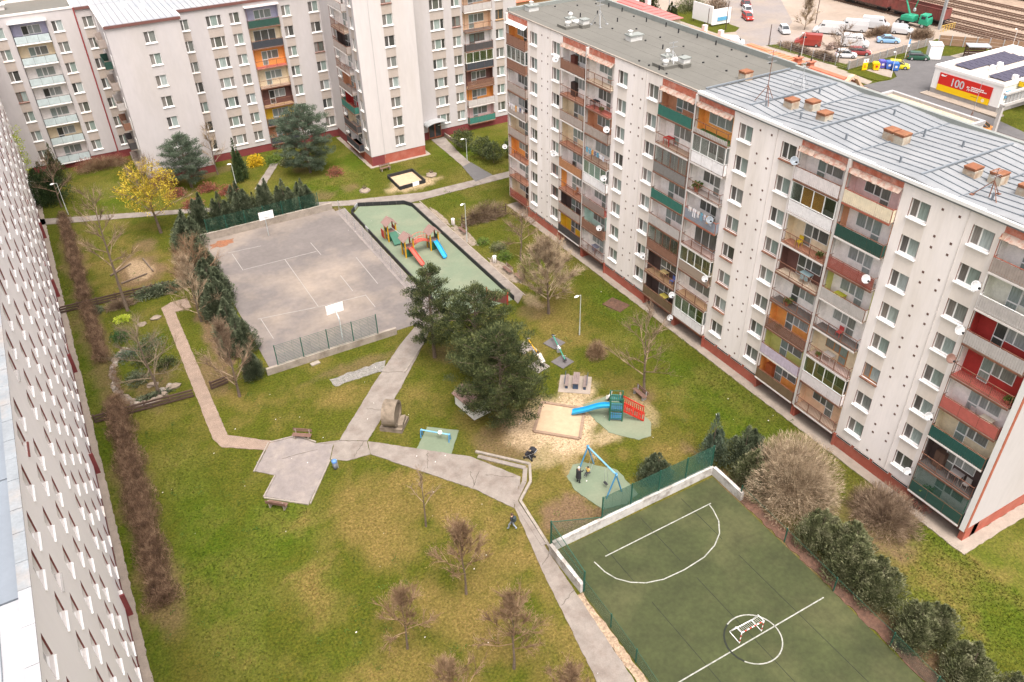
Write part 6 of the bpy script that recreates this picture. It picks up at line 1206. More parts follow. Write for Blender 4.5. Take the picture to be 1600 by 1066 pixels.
# leafless shrubs and hedges: masses of real twigs
def twig_mass(name, boxes, n, m, ln=.38, wd=.011, seed=1, up=.9, cone=None):
    r = np.random.RandomState(seed); out = []
    for (x0, x1, y0, y1, z0, z1) in boxes:
        k = int(n * (x1 - x0) * (y1 - y0)); P = np.stack([r.uniform(x0, x1, k), r.uniform(y0, y1, k), r.uniform(z0, z1, k)], 1); out.append(P)
    P = np.concatenate(out); k = len(P); d = unit(k, r); d[:, 2] = np.abs(d[:, 2]) + up; d /= np.linalg.norm(d, axis=1, keepdims=True); s = np.cross(d, unit(k, r)); s /= np.linalg.norm(s, axis=1, keepdims=True); L = ln * r.uniform(.5, 1.4, (k, 1))
    return P, d, s, L, np.stack([P - s * wd, P + s * wd, P + d * L], 1)
def bare_hedge(label, segs, w, h, m, n=420, seed=1):
    x0, y0 = segs[0][0], segs[0][1]; t = thing('bare_hedge', label, 'hedge', (x0, y0, 0)); V = []; r = np.random.RandomState(seed)
    for (xa, ya, xb, yb) in segs:
        L = math.hypot(xb - xa, yb - ya); k = int(n * L); s = r.rand(k); off = np.clip(r.normal(size=k) * .42, -1, 1) * w / 2 * (1 + .25 * np.sin(s * L * 1.3)); dx, dy = (xb - xa) / L, (yb - ya) / L
        P = np.stack([xa + dx * L * s - dy * off - x0, ya + dy * L * s + dx * off - y0, h * r.rand(k) ** .8 * (1 - .45 * (off / (w / 2)) ** 2)], 1); d = unit(k, r); d[:, 2] = np.abs(d[:, 2]) + .5; d /= np.linalg.norm(d, axis=1, keepdims=True); q = np.cross(d, unit(k, r)); q /= np.linalg.norm(q, axis=1, keepdims=True); LL = .38 * r.uniform(.5, 1.5, (k, 1)); wd = .013
        V.append(np.stack([P - q * wd, P + q * wd, P + d * LL], 1))
    ob('twigs', tri_mesh('twigs', np.concatenate(V), m), t); return t
HEDM = leaf_mat('hedge_twig', (.045, .026, .016), (.14, .082, .05), (.30, .20, .125))
bare_hedge('long leafless brown hedge, far part before the paver path', [(-3.75, 113.8, -3.75, 103), (-3.75, 103, -3.8, 90.2), (-3.8, 88.6, -3.7, 77)], 1.6, 1.4, HEDM, 950, 1)
bare_hedge('long leafless brown hedge, near part beside the big lawn', [(-3.6, 69.5, -3.7, 66.5), (-3.7, 66.5, -3.9, 55), (-3.9, 55, -4.1, 43.8)], 2.3, 1.5, HEDM, 1700, 2)
bare_hedge('sparse leafless remains of hedge beside the rock garden', [(-3.1, 75.6, -3.0, 70)], 1.0, 1.2, HEDM, 160, 3)
def twig_bush(label, x, y, rx, ry, h, m, n, seed, ln=.45, wd=.014):
    t = thing('bare_bush', label, 'shrub', (x, y, 0)); r = np.random.RandomState(seed); u = unit(n, r); u[:, 2] = np.abs(u[:, 2]); P = u * (r.rand(n, 1) ** .4) * np.array([rx, ry, h]) * (1 + .16 * np.sin(u[:, :1] * 8 + u[:, 1:2] * 7)); d = u + unit(n, r) * .7; d[:, 2] += .35; d /= np.linalg.norm(d, axis=1, keepdims=True); q = np.cross(d, unit(n, r)); q /= np.linalg.norm(q, axis=1, keepdims=True)
    L = ln * r.uniform(.5, 1.4, (n, 1)); ob('twigs', tri_mesh('twigs', np.stack([P - q * wd, P + q * wd, P + d * L], 1), m), t); mb = MB()
    for k in range(26): a = r.uniform(0, 6.28); e = r.uniform(.2, .9); mb.tube((0.2 * math.cos(a), .2 * math.sin(a), 0), (rx * e * math.cos(a), ry * e * math.sin(a), h * r.uniform(.6, .95)), .03, .012, 4, cap=False)
    ob('stems', mb.mesh('stems', m), t); return t
twig_bush('huge tan leafless bush between the pitch corner and the right block', 41.2, 29.3, 3.4, 3.6, 5.2, TWIG_Y, 42000, 1, .42, .014)
twig_bush('brown leafless bush against the plinth of the right block', 45.6, 23.8, 2.2, 2.7, 2.4, TWIG, 14000, 2, .4, .013); twig_bush('small reddish bare bush alone on the lawn', 38.7, 52.6, .95, .95, 1.8, TWIG_R, 2800, 3, .3); twig_bush('dark red bare bush beside the yellow tree', 9.8, 118.0, 2.2, 1.6, 2.2, mat('twig_wine', (.16, .06, .05), .9, .2), 5000, 4)
twig_bush('brown leafless bush in front of the junipers by the court', 7.4, 90.0, 1.5, 2.2, 3.4, TWIG_R, 8000, 5); twig_bush('leafless climbers hanging over the dark wooden fence', 43.2, 84.2, 3.4, .6, 2.4, TWIG, 6500, 6, .5); twig_bush('brown leafless bush by the rail fence behind the rock garden', -.6, 87.4, 1.6, .6, .8, TWIG, 2200, 7)
twig_bush('low brown bare bush at the foot of the far left facade', 3.0, 129.5, 3.5, 1.2, 1.6, TWIG_R, 6000, 8)
tag(ob('creeper', leaf_cloud([(rnd.uniform(-.1, .1), rnd.uniform(-1, 1), rnd.uniform(0, 1.1)) for _ in range(20)], [(.1, .3, .3)] * 20, 20, .1, L_RED), None, (48.5, 23.0, .2)), 'dry reddish creeper climbing the plinth of the right block', 'creeper')
# small pale bits lying in the grass
mb = MB(); r5 = random.Random(4)
for k in range(75):
    x, y = r5.uniform(-5, 20), r5.uniform(20, 64)
    if k % 3 == 0: x, y = r5.uniform(25, 48), r5.uniform(36, 92)
    z_ = .07; w_ = r5.uniform(.02, .06); mb.face([(x - w_, y - w_, z_), (x + w_, y - w_ * .5, z_ + .03), (x + w_ * .6, y + w_, z_ + .02), (x - w_ * .8, y + w_ * .7, z_)])
o = ob('litter', mb.mesh('litter', OFFWHITE), kind='stuff'); o['label'] = 'small pale scraps and daisies scattered over the lawns'
def weeds():
    r = np.random.RandomState(77); n = 420; cx = r.uniform(-5, 48, n); cy = r.uniform(18, 95, n); ok = ~(((cx > 9.5) & (cx < 39) & (cy > 64) & (cy < 99)) | ((cx > 21) & (cx < 38) & (cy < 35)) | ((cx > 2.5) & (cx < 5) & (cy > 58) & (cy < 86)) | ((cx > 4) & (cx < 24) & (cy > 41) & (cy < 60)) | ((cx > 12) & (cx < 28) & (cy > 51) & (cy < 70)) | ((cx > 15) & (cx < 23) & (cy < 45)) | ((cx > 26) & (cx < 38) & (cy < 50)))
    cx, cy = cx[ok], cy[ok]; m = 14; P = np.stack([np.repeat(cx, m) + r.normal(size=len(cx) * m) * .16, np.repeat(cy, m) + r.normal(size=len(cx) * m) * .16, r.uniform(.02, .12, len(cx) * m)], 1); u = unit(len(P), r); u[:, 2] = np.abs(u[:, 2])
    o = ob('weeds', tri_mesh('weeds', needles(P, u, .13, .07, .5, r), leaf_mat('weed_leaves', (.03, .06, .008), (.05, .10, .012), (.09, .14, .02)), 4), kind='stuff'); o['label'] = 'darker green weed clumps dotting the lawns'
weeds()
# ------------------------------------------------------------------ people
def person(label, x, y, rz, joints, cloth, scale=1.0, hair=(.03, .02, .015), coat=None, skin=(.45, .27, .19), pack=None):
    """joints: dict of points; one skinned surface, materials given by body region"""
    J = joints; order = ['pelvis', 'waist', 'chest', 'neck', 'head', 'crown', 'lsh', 'lel', 'lwr', 'lha', 'rsh', 'rel', 'rwr', 'rha', 'lhip', 'lkn', 'lan', 'lto', 'rhip', 'rkn', 'ran', 'rto']
    E_ = [('pelvis', 'waist'), ('waist', 'chest'), ('chest', 'neck'), ('neck', 'head'), ('head', 'crown'), ('chest', 'lsh'), ('lsh', 'lel'), ('lel', 'lwr'), ('lwr', 'lha'), ('chest', 'rsh'), ('rsh', 'rel'), ('rel', 'rwr'), ('rwr', 'rha'), ('pelvis', 'lhip'), ('lhip', 'lkn'), ('lkn', 'lan'), ('lan', 'lto'), ('pelvis', 'rhip'), ('rhip', 'rkn'), ('rkn', 'ran'), ('ran', 'rto')]
    rad = dict(pelvis=.15, waist=.135, chest=.16, neck=.055, head=.095, crown=.075, lsh=.075, rsh=.075, lel=.048, rel=.048, lwr=.034, rwr=.034, lha=.035, rha=.035, lhip=.095, rhip=.095, lkn=.062, rkn=.062, lan=.045, ran=.045, lto=.038, rto=.038)
    me = bpy.data.meshes.new('body'); me.from_pydata([J[k] for k in order], [(order.index(a), order.index(b)) for a, b in E_], []); o = bpy.data.objects.new('tmp', me); C.objects.link(o)
    md = o.modifiers.new('skin', 'SKIN'); sv = me.skin_vertices[0].data
    for k, v in zip(order, sv): v.radius = (rad[k] * (1.15 if k in ('pelvis', 'chest') else 1), rad[k] * (.8 if k in ('pelvis', 'chest', 'waist') else 1))
    sv[0].use_root = True; o.modifiers.new('sub', 'SUBSURF').levels = 2; bpy.context.view_layer.update()
    dg = bpy.context.evaluated_depsgraph_get(); m2 = bpy.data.meshes.new_from_object(o.evaluated_get(dg)); bpy.data.objects.remove(o)
    m2.materials.clear(); top, bot, shoe = cloth
    for i_, c_ in enumerate((top, bot, shoe, skin)): m2.materials.append(mat('cloth_%02x%02x%02x' % tuple(int(v * 255) for v in c_), c_, .85, .1, 20))
    reg = dict(pelvis=1, waist=0, chest=0, neck=3, head=3, crown=3, lsh=0, rsh=0, lel=0, rel=0, lwr=0, rwr=0, lha=3, rha=3, lhip=1, rhip=1, lkn=1, rkn=1, lan=1, ran=1, lto=2, rto=2)
    K = [(Vector(J[k]), reg[k]) for k in order] + [((Vector(J[a]) + Vector(J[b])) / 2, reg[b] if b not in ('lha', 'rha', 'lto', 'rto', 'neck') else reg[a]) for a, b in E_]
    for p in m2.polygons: p.material_index = min(K, key=lambda t_: (t_[0] - p.center).length_squared)[1]; p.use_smooth = True
    t = thing('person', label, 'person', (x, y, 0), rz); t.scale = (scale,) * 3; ob('body', m2, t)
    hd = Vector(J['crown']); hc = Vector(J['head']); ob('hair', MB().lathe([(.05, -.08), (.104, -.04), (.108, .03), (.08, .09), (.0, .115)], 12).mesh('hair', mat('hair_%02x' % int(hair[0] * 255), hair, .7, .1, 10), smooth=True), t, tuple(hc.lerp(hd, .55) + Vector((0, -.018, .01))))
    f = Vector(J['head']); fm = MB(); fm.box(-.045, -.02, .088, .1, .0, .015, 1).box(.02, .045, .088, .1, .0, .015, 1).box(-.012, .012, .09, .118, -.035, .0, 0).box(-.025, .025, .088, .098, -.06, -.05, 2); ob('face', fm.mesh('face', mat('skin_face', skin, .6), BLACKB, mat('lip', (.35, .12, .10), .6)), t, tuple(f + Vector((0, 0, .03))))
    hm = MB()
    for sd in ('l', 'r'): # fingers, thumb
        w = Vector(J[sd + 'ha']); d = (w - Vector(J[sd + 'wr'])).normalized(); a = d.orthogonal().normalized()
        for q, (o_, l_) in enumerate(((-.024, .065), (-.008, .075), (.008, .07), (.022, .055))): s0 = w + a * o_ + d * .01; hm.tube(s0, s0 + d * l_ * .6 , .009, .008, 5); hm.tube(s0 + d * l_ * .6, s0 + d * l_ + d.cross(a) * .015, .008, .006, 5)
        hm.tube(w + a * .03 - d * .02, w + a * .055 + d * .025, .010, .007, 5)
    ob('fingers', hm.mesh('fingers', mat('skin_face', skin, .6)), t)
    if coat:
        col, z0, z1, rx, ry, fl = coat; pel = Vector(J['pelvis']); ch = Vector(J['chest']); mb = MB(); n = 16; rows = []
        for zz, s_ in ((z0, fl), ((z0 + z1) / 2, 1.05), (z1, 1.0), (z1 + .06, .6)):
            u = (zz - pel.z) / (ch.z - pel.z); c = pel.lerp(ch, max(-1.2, min(1.3, u))); rows.append([(c.x + rx * s_ * math.cos(k / n * 6.283) * (1 + .04 * math.sin(k * 3)), c.y + ry * s_ * math.sin(k / n * 6.283), zz) for k in range(n)])
        for a, b in zip(rows, rows[1:]):
            for k in range(n): mb.face([a[k], a[(k + 1) % n], b[(k + 1) % n], b[k]])
        ob('coat', mb.mesh('coat', mat('coat_%02x%02x' % (int(col[0] * 255), int(col[2] * 255)), col, .85, .1, 12), smooth=True), t)
    if pack: ob('backpack', MB().box(-.15, .15, -.30, -.13, 1.02, 1.42).box(-.11, .11, -.34, -.30, 1.06, 1.26).mesh('backpack', mat('backpack_dark', (.03, .045, .05), .8, .1, 9)), t)
    return t
stand = dict(pelvis=(0, 0, .93), waist=(0, 0, 1.1), chest=(0, 0, 1.32), neck=(0, .0, 1.49), head=(0, .03, 1.6), crown=(0, .01, 1.69), lsh=(-.19, 0, 1.4), lel=(-.27, -.03, 1.13), lwr=(-.28, .08, .9), lha=(-.28, .12, .83), rsh=(.19, 0, 1.4), rel=(.27, -.02, 1.13), rwr=(.28, .1, .9), rha=(.28, .14, .83), lhip=(-.1, 0, .88), lkn=(-.11, .04, .5), lan=(-.12, -.02, .08), lto=(-.13, .15, .04), rhip=(.1, 0, .88), rkn=(.11, .04, .5), ran=(.12, -.02, .08), rto=(.13, .15, .04))
def pose(**k): d = dict(stand); d.update(k); return d
person('person walking on the path in black jacket and pale jeans with a small backpack', 20.5, 37.6, math.radians(35), pose(lkn=(-.11, .22, .52), lan=(-.11, .25, .1), lto=(-.11, .41, .06), rkn=(.11, -.02, .48), ran=(.12, -.33, .14), rto=(.12, -.2, .04), lel=(-.27, -.14, 1.15), lwr=(-.30, -.06, .92), lha=(-.3, -.02, .85)), ((.02, .02, .022), (.26, .30, .36), (.5, .5, .5)), 1.0, (.06, .035, .02), pack=True)
person('person in a long black coat pushing the child on the swing', 27.6, 39.1, math.radians(-70), pose(lel=(-.2, .22, 1.25), lwr=(-.16, .42, 1.2), lha=(-.15, .5, 1.19), rel=(.2, .2, 1.22), rwr=(.14, .42, 1.16), rha=(.13, .5, 1.15), lkn=(-.11, .18, .5), lto=(-.12, .2, .04)), ((.02, .02, .022), (.02, .02, .022), (.015, .015, .015)), 1.02, (.55, .5, .4), coat=((.02, .02, .024), .55, 1.42, .21, .16, 1.15))
person('person in a pale hooded coat bending over the yellow seesaw', 33.25, 54.1, math.radians(20), pose(chest=(0, .2, 1.25), waist=(0, .06, 1.08), neck=(0, .34, 1.37), head=(0, .42, 1.44), crown=(0, .43, 1.53), lsh=(-.19, .22, 1.3), rsh=(.19, .22, 1.3), lel=(-.2, .42, 1.1), rel=(.2, .42, 1.1), lwr=(-.12, .6, .98), rwr=(.12, .6, .98), lha=(-.1, .67, .95), rha=(.1, .67, .95), ran=(.14, -.2, .08), rto=(.14, -.03, .04)), ((.62, .55, .50), (.02, .02, .025), (.62, .42, .38)), 1.0, (.02, .015, .015), coat=((.62, .55, .50), .62, 1.36, .24, .19, 1.2))
sit = pose(pelvis=(0, 0, .5), waist=(0, -.03, .66), chest=(0, -.05, .84), neck=(0, -.03, .98), head=(0, 0, 1.1), crown=(0, 0, 1.2), lsh=(-.15, -.04, .92), rsh=(.15, -.04, .92), lel=(-.21, .0, .8), rel=(.21, 0, .8), lwr=(-.2, .08, .98), rwr=(.2, .08, .98), lha=(-.2, .08, 1.05), rha=(.2, .08, 1.05), lhip=(-.08, .02, .48), rhip=(.08, .02, .48), lkn=(-.09, .32, .46), rkn=(.09, .32, .46), lan=(-.09, .42, .2), ran=(.09, .42, .2), lto=(-.09, .53, .17), rto=(.09, .53, .17))
person('small child in a yellow jacket sitting on the swing', 28.65, 39.3, math.radians(110), sit, ((.62, .40, .10), (.03, .03, .035), (.5, .5, .5)), .78, (.04, .025, .02)).location.z = .16
# pushchair
t = thing('pushchair', 'black pushchair parked on the grass near the sandbox', 'pushchair', (25.7, 43.6, 0), math.radians(120))
ob('seat', MB().extr([(-.25, .35), (.3, .35), (.42, .5), (.1, .55), (-.15, 1.0), (-.32, .95)], -.22, .22).mesh('seat', mat('black_cloth', (.018, .018, .022), .8)), t); mb = MB(); pr = [(-.32 + .42 * math.cos(a) * .8 + .1, .95 + .3 * math.sin(a)) for a in np.linspace(0, math.pi, 8)]
for a, b in zip(pr, pr[1:]): mb.face([(a[0], -.24, a[1]), (a[0], .24, a[1]), (b[0], .24, b[1]), (b[0], -.24, b[1])])
ob('hood', mb.mesh('hood', mat('black_cloth', (.018, .018, .022), .8)), t); ob('basket', MB().box(-.25, .25, -.2, .2, .14, .28).mesh('basket', BLACKB), t)
ob('frame', MB().tube((.45, -.24, .12), (-.55, -.24, 1.05), .014, .014).tube((.45, .24, .12), (-.55, .24, 1.05), .014, .014).tube((-.55, -.24, 1.05), (-.55, .24, 1.05), .018, .018).tube((-.3, -.26, .12), (.0, -.24, .55), .014, .014).tube((-.3, .26, .12), (.0, .24, .55), .014, .014).mesh('frame', GREYM), t)
for x in (.42, -.3):
    for y in (-.27, .27): ob('wheel', MB().tube((x, y - .02, .12), (x, y + .02, .12), .12, .12, 14).mesh('wheel', TYRE), t)
# ------------------------------------------------------------------ beyond the right block: street, yard, railway, filling station
def slab(name, pts, z, m, jag=0): return sheet(name, pts, z, m, jag=jag)
slab('street', [(112, -60), (124.5, -60), (124.5, 90), (125.2, 110), (125.0, 132), (124.6, 220), (112, 220)], .0, ROAD)
slab('side_street', [(124.5, 124), (130, 132), (131.5, 137.5), (150, 155), (175, 185), (168, 195), (124.5, 160), (124.7, 149)], -.01, ROAD) if False else None
slab('yard', [(128.5, 104), (160, 106), (168.5, 88), (169, 170), (150, 200), (124.6, 200), (124.6, 131), (128.4, 122)], .01, YARD, .1)
slab('yard_road', [(124.4, 128), (129.5, 131.5), (133, 137), (136, 143), (150, 165), (160, 185), (168, 180), (160, 150), (146, 132), (132, 122), (124.4, 120)], .03, YARD2, .1)
slab('parking_ground', [(131, 108.5), (140, 107), (153, 107), (155, 112), (148, 123), (139, 128), (131, 121)], .05, mat('parking_ground', (.25, .21, .185), .95, .12, .25, col2=(.31, .24, .18), amt=.7), .15)
slab('pavement', [(125.6, 121.8), (128.0, 121.8), (128.6, 101.8), (127.7, 94.8), (125.8, 94.2)], .05, CONC, 0)
slab('pavement', [(125.0, 150), (126.2, 150), (126.0, 134.0), (124.8, 134.0)], .05, CONC, 0)
slab('lawn_strip', [(126.2, 150), (136, 158), (138, 150), (133.5, 141), (133.0, 134.6), (130.2, 132.8), (126.1, 134)], .055, LAWN, .05)
slab('lawn_strip', [(128.3, 121.8), (130.5, 121), (131.2, 108), (131.8, 104.5), (146, 103.5), (146, 102.3), (129.6, 101.7)], .055, LAWN, .1)
slab('lawn_strip', [(128.0, 101), (131.9, 99.9), (133, 95.2), (131.0, 94.0), (128.8, 94.6)], .06, LAWN, .02)
slab('station_forecourt', [(124.5, 94.2), (128.6, 94.0), (131, 93.6), (133.5, 94.2), (135.3, 96.3), (137, 100), (146, 100.6), (152, 97), (152, 86), (129.6, 86), (129.0, 72), (126, 60), (160, 40), (124.5, 30)], .07, ASPH, 0)
slab('bin_pad', [(131.9, 99.8), (136.2, 99.6), (135.2, 96.5), (132.2, 94.4), (131.9, 96)], .08, CONC, 0)
slab('station_apron', [(152, 97), (158, 97), (166, 90), (166, 70), (152, 72)], .075, CONC_L, 0)
slab('railway_bed', [(167, 60), (230, 60), (230, 220), (169.3, 220), (169.3, 120)], .03, BALLAST, .2)
for i_, x in enumerate((169.0, 171.6, 175.2, 180.4, 185.2, 188.9, 194.2, 203.5)):
    t = thing('railway_track', 'railway track with rusty rails, number %s counted from the goods yard side' % ['one', 'two', 'three', 'four', 'five', 'six', 'seven', 'eight'][i_], 'railway track', (x, 130, 0), 0, 'parallel railway tracks')
    for sx in (-.75, .75): ob('rail', MB().box(sx - .07, sx + .07, -60, 60, .12, .32).mesh('rail', mat('rail_rust', (.14, .075, .05), .7, .2, 2)), t)
    mb = MB()
    for k in range(170): y = -60 + k * .70; mb.box(-1.3, 1.3, y, y + .28, .04, .14)
    ob('sleepers', mb.mesh('sleepers', mat('sleeper', (.12, .085, .06), .9, .25, 3)), t, kind='stuff')
# vehicles
HEADL = mat('headlight', (.75, .75, .72), .2, .03, 3); TAILL = mat('tail_light', (.35, .02, .01), .3, .05, 3)
def wheel_(t, x, y, r=.32):
    s_ = .1 if y > 0 else -.1; w = ob('wheel', MB().tube((0, -.1, 0), (0, .1, 0), r, r, 16).mesh('tyre', TYRE), t, (x, y, r)); ob('rim', MB().tube((0, 0, 0), (0, s_ * 1.12, 0), r * .6, r * .58, 10).mesh('rim', CHROME), w)
def loft(mb, secs, m=0):
    """secs: list of (x, halfwidth_bottom, halfwidth_top, z0, z1)"""
    i = len(mb.v)
    for x, wb, wt, z0, z1 in secs:
        zm = z0 + (z1 - z0) * .55; mb.v += [(x, -wb, z0), (x, wb, z0), (x, max(wb, wt) * 1.02, zm), (x, wt, z1), (x, -wt, z1), (x, -max(wb, wt) * 1.02, zm)]
    n = 6
    for k in range(len(secs) - 1):
        for j in range(n): a = i + k * n + j; b = i + k * n + (j + 1) % n; mb.f.append((a, b, b + n, a + n)); mb.m.append(m)
    mb.f.append(tuple(i + j for j in reversed(range(n)))); mb.m.append(m); e = i + (len(secs) - 1) * n; mb.f.append(tuple(e + j for j in range(n))); mb.m.append(m)
def car(label, x, y, rz, col, L=4.2, kind='hatch', cat='car', mname=None):
    pm = mat(mname or 'car_paint_%d%d%d' % tuple(int(v * 99) for v in col), col, .28, .03, 2, spec=.6); t = thing('parked_car' if cat == 'car' else 'parked_van', label, cat, (x, y, .08), rz); h = L / 2
    if kind in ('hatch', 'sedan', 'estate'):
        w = .84; mb = MB(); loft(mb, [(-h, w * .9, w * .8, .30, .72), (-h + .15, w, w * .93, .22, .88), (-.3 * h, w, w * .94, .2, .90), (.45 * h, w, w * .93, .2, .88), (h * .85, w * .97, w * .82, .2, .74), (h, w * .85, w * .66, .28, .60)]); ob('body', mb.mesh('body', pm, smooth=False), t)
        back = -h + (.75 if kind == 'sedan' else .12); g = MB(); loft(g, [(back, w * .88, w * .86, .84, .90), (back + (.55 if kind == 'sedan' else .3), w * .86, w * .72, .86, 1.36), (.12 * h, w * .88, w * .72, .86, 1.42), (.55 * h, w * .9, w * .86, .84, .90)]); ob('windows', g.mesh('windows', GLASSD), t)
        r0 = back + (.58 if kind == 'sedan' else .28); ob('roof', MB().box(r0, .14 * h, -w * .73, w * .73, 1.38, 1.45).mesh('roof', pm), t)
        pl = MB()
        for sy in (-1, 1):
            for (xa, za), (xb, zb) in (((.14 * h, 1.40), (.55 * h, .88)), ((r0, 1.38), (back, .88)), ((-.15 * h, 1.40), (-.12 * h, .88))): pl.tube((xa, sy * w * .735, za), (xb, sy * w * .885, zb), .035, .04, 4)
        ob('pillars', pl.mesh('pillars', pm), t); wx = .62 * h
    else:
        w = .98; H = 2.35 if kind == 'van' else 1.8; mb = MB(); nose = .95 if kind != 'small' else .8
        loft(mb, [(-h, w * .97, w * .9, .35, H - .06), (-h + .1, w, w * .9, .28, H), (h - nose - .75, w, w * .88, .28, H), (h - nose + .0, w, w * .84, .28, H * .55 + .12 if kind != 'van' else 1.38), (h - .15, w * .95, w * .76, .28, 1.02), (h, w * .85, w * .7, .32, .82)]); ob('body', mb.mesh('body', pm), t)
        g = MB(); x1, z1 = h - nose - .72, H - .10; x2, z2 = h - nose + .03, (1.40 if kind == 'van' else H * .55 + .14); g.face([(x1 + .05, -w * .8, z1 - .06), (x2 + .05, -w * .78, z2), (x2 + .05, w * .78, z2), (x1 + .05, w * .8, z1 - .06)]); ob('windscreen', g.mesh('windscreen', GLASSD), t)
        for sy in (-1, 1):
            ob('side_window', MB().box(h - nose - 1.35, h - nose - .62, sy * w * .945 - .02, sy * w * .945 + .035, 1.28 if kind == 'van' else 1.1, H - .38).mesh('side_window', GLASSD), t)
            if cat == 'minibus' or kind == 'small':
                for k in range(3 if cat == 'minibus' else 1): ob('side_window', MB().box(h - nose - 2.35 - k * 1.05, h - nose - 1.45 - k * 1.05, sy * w * .945 - .02, sy * w * .945 + .035, 1.28 if kind == 'van' else 1.1, H - .38).mesh('side_window', GLASSD), t)
        wx = h * .66; ob('bumper', MB().box(h - .1, h + .04, -w * .8, w * .8, .3, .52).mesh('bumper', mat('bumper_grey', (.10, .10, .10), .7)), t)
    for sx in (-wx, wx):
        for sy in (-w + .05, w - .05): wheel_(t, sx, sy, .32)
    for sy in (-.55, .55):
        ob('headlight', MB().box(h - .12, h + .005, sy - .14, sy + .14, .56, .72).mesh('headlight', HEADL), t); ob('tail_light', MB().box(-h - .01, -h + .08, sy * 1.2 - .1, sy * 1.2 + .1, .62, .82).mesh('tail_light', TAILL), t)
    return t
Wc = (.52, .52, .52)
car('white small hatchback parked at the far edge of the yard', 138.0, 126.5, math.radians(-120), (.62, .63, .64), 3.9)
car('dark red box van parked beside the yard fence', 134.8, 117.0, math.radians(130), (.26, .035, .025), 5.2, 'van', 'van')
car('long white van with slightly domed roof, left of the white van row', 144.9, 121.0, math.radians(125), Wc, 6.0, 'van', 'van')
car('white high-roof van in the middle of the row behind the grass patch', 150.4, 119.6, math.radians(125), (.50, .50, .50), 6.3, 'van', 'van')
car('white van at the right end of the row with blue print on its side', 156.0, 118.2, math.radians(-55), (.48, .49, .50), 5.6, 'van', 'van')
car('white minibus with a row of side windows', 141.9, 111.4, math.radians(-52), Wc, 5.4, 'van', 'minibus')
car('light blue saloon car parked alone on the yard', 149.6, 109.6, math.radians(-42), (.20, .36, .56), 4.4, 'sedan')
car('white old hatchback with blue and yellow marks at the yard fence', 135.0, 107.4, math.radians(-40), (.62, .64, .66), 3.9)
car('dark red estate car next to the white hatchback', 138.4, 107.2, math.radians(-42), (.22, .03, .03), 4.3, 'estate')
car('small white delivery car behind brown bushes near the truck', 157.2, 112.4, math.radians(-58), Wc, 4.2, 'small', 'van')
car('dark green hatchback parked beside the white container', 145.0, 98.9, math.radians(-42), (.02, .075, .045), 4.0)
car('bright yellow hatchback next to the blue recycling bins', 137.6, 97.4, math.radians(-50), (.62, .52, .02), 3.9)
car('orange hatchback seen over the roof edge under the gantry', 122.4, 69.8, math.radians(-62), (.55, .20, .02), 4.1)
car('red car facing the camera at the far bend', 139.2, 138.8, math.radians(-115), (.45, .04, .03), 4.0); car('white hatchback behind the red car at the far bend', 143.0, 143.0, math.radians(-118), (.65, .66, .67), 4.1); car('dark red car at the top edge behind the white hatchback', 146.6, 147.2, math.radians(-118), (.25, .03, .03), 4.1)
car('white delivery van with blue lettering on the street near the red tiled roof', 122.6, 125.5, math.radians(-42), Wc, 4.8, 'small', 'van')
tag(ob('covered_car', leaf_cloud([(rnd.uniform(-1.3, 1.3), rnd.uniform(-.6, .6), rnd.uniform(.3, 1.2)) for _ in range(60)], [(.4, .4, .3)] * 60, 20, .3, L_RED), None, (137.2, 112.6, 0)), 'pale tangle of brushwood heaped by the red van', 'brushwood')
t = C.objects['covered_car']; t.name = 'brushwood_heap'; t.data.materials[0] = mat('brushwood', (.36, .28, .24), .9, .3, 3)
# goods wagons
WG = mat('wagon_red', (.20, .055, .045), .8, .2, .8, col2=(.13, .06, .045), amt=.8)
def wagon(label, x, y, L=12.5):
    t = thing('goods_wagon', label, 'goods wagon', (x, y, .3))
    for sx in (-1.4, 1.4):
        ob('side_wall', MB().box(sx - .05, sx + .05, -L / 2, L / 2, 1.1, 3.1).mesh('side_wall', WG), t)
        for k in range(11): y0 = -L / 2 + L * k / 10; ob('rib', MB().box(sx * 1.04 - .06, sx * 1.04 + .06, y0 - .07, y0 + .07, 1.0, 3.15).mesh('rib', WG), t)
        ob('top_rim', MB().box(sx - .1, sx + .1, -L / 2, L / 2, 3.1, 3.2).mesh('top_rim', WG), t)
    for sy in (-1, 1): ob('end_wall', MB().box(-1.4, 1.4, sy * L / 2 - .05, sy * L / 2 + .05, 1.1, 3.15).mesh('end_wall', WG), t); ob('buffers', MB().tube((-.8, sy * L / 2, 1.0), (-.8, sy * (L / 2 + .6), 1.0), .12, .2, 8).tube((.8, sy * L / 2, 1.0), (.8, sy * (L / 2 + .6), 1.0), .12, .2, 8).mesh('buffers', TYRE), t)
    ob('floor', MB().box(-1.4, 1.4, -L / 2, L / 2, .85, 1.12).mesh('floor', mat('wagon_floor', (.10, .07, .06), .9)), t)
    for sy in (-.36, .36):
        bg = ob('bogie', MB().box(-.9, .9, -1.3, 1.3, .45, .7).mesh('bogie', TYRE), t, (0, sy * L, 0))
        for yy in (-.9, .9): ob('wheelset', MB().tube((-.8, yy, .45), (-.7, yy, .45), .45, .45, 14).tube((.7, yy, .45), (.8, yy, .45), .45, .45, 14).tube((-.8, yy, .45), (.8, yy, .45), .08, .08, 6).mesh('wheelset', TYRE), bg)
    return t
wagon('rusty red open goods wagon behind the green crane truck', 169.0, 117.6); wagon('rusty red open goods wagon left of the crane truck', 169.0, 131.4); wagon('rusty red open goods wagon cut by the top edge of the picture', 169.0, 145.2)
wagon('dark goods wagon on the last track at the top right corner', 203.5, 112.0); wagon('dark red goods wagon next on the last track', 203.5, 125.6)
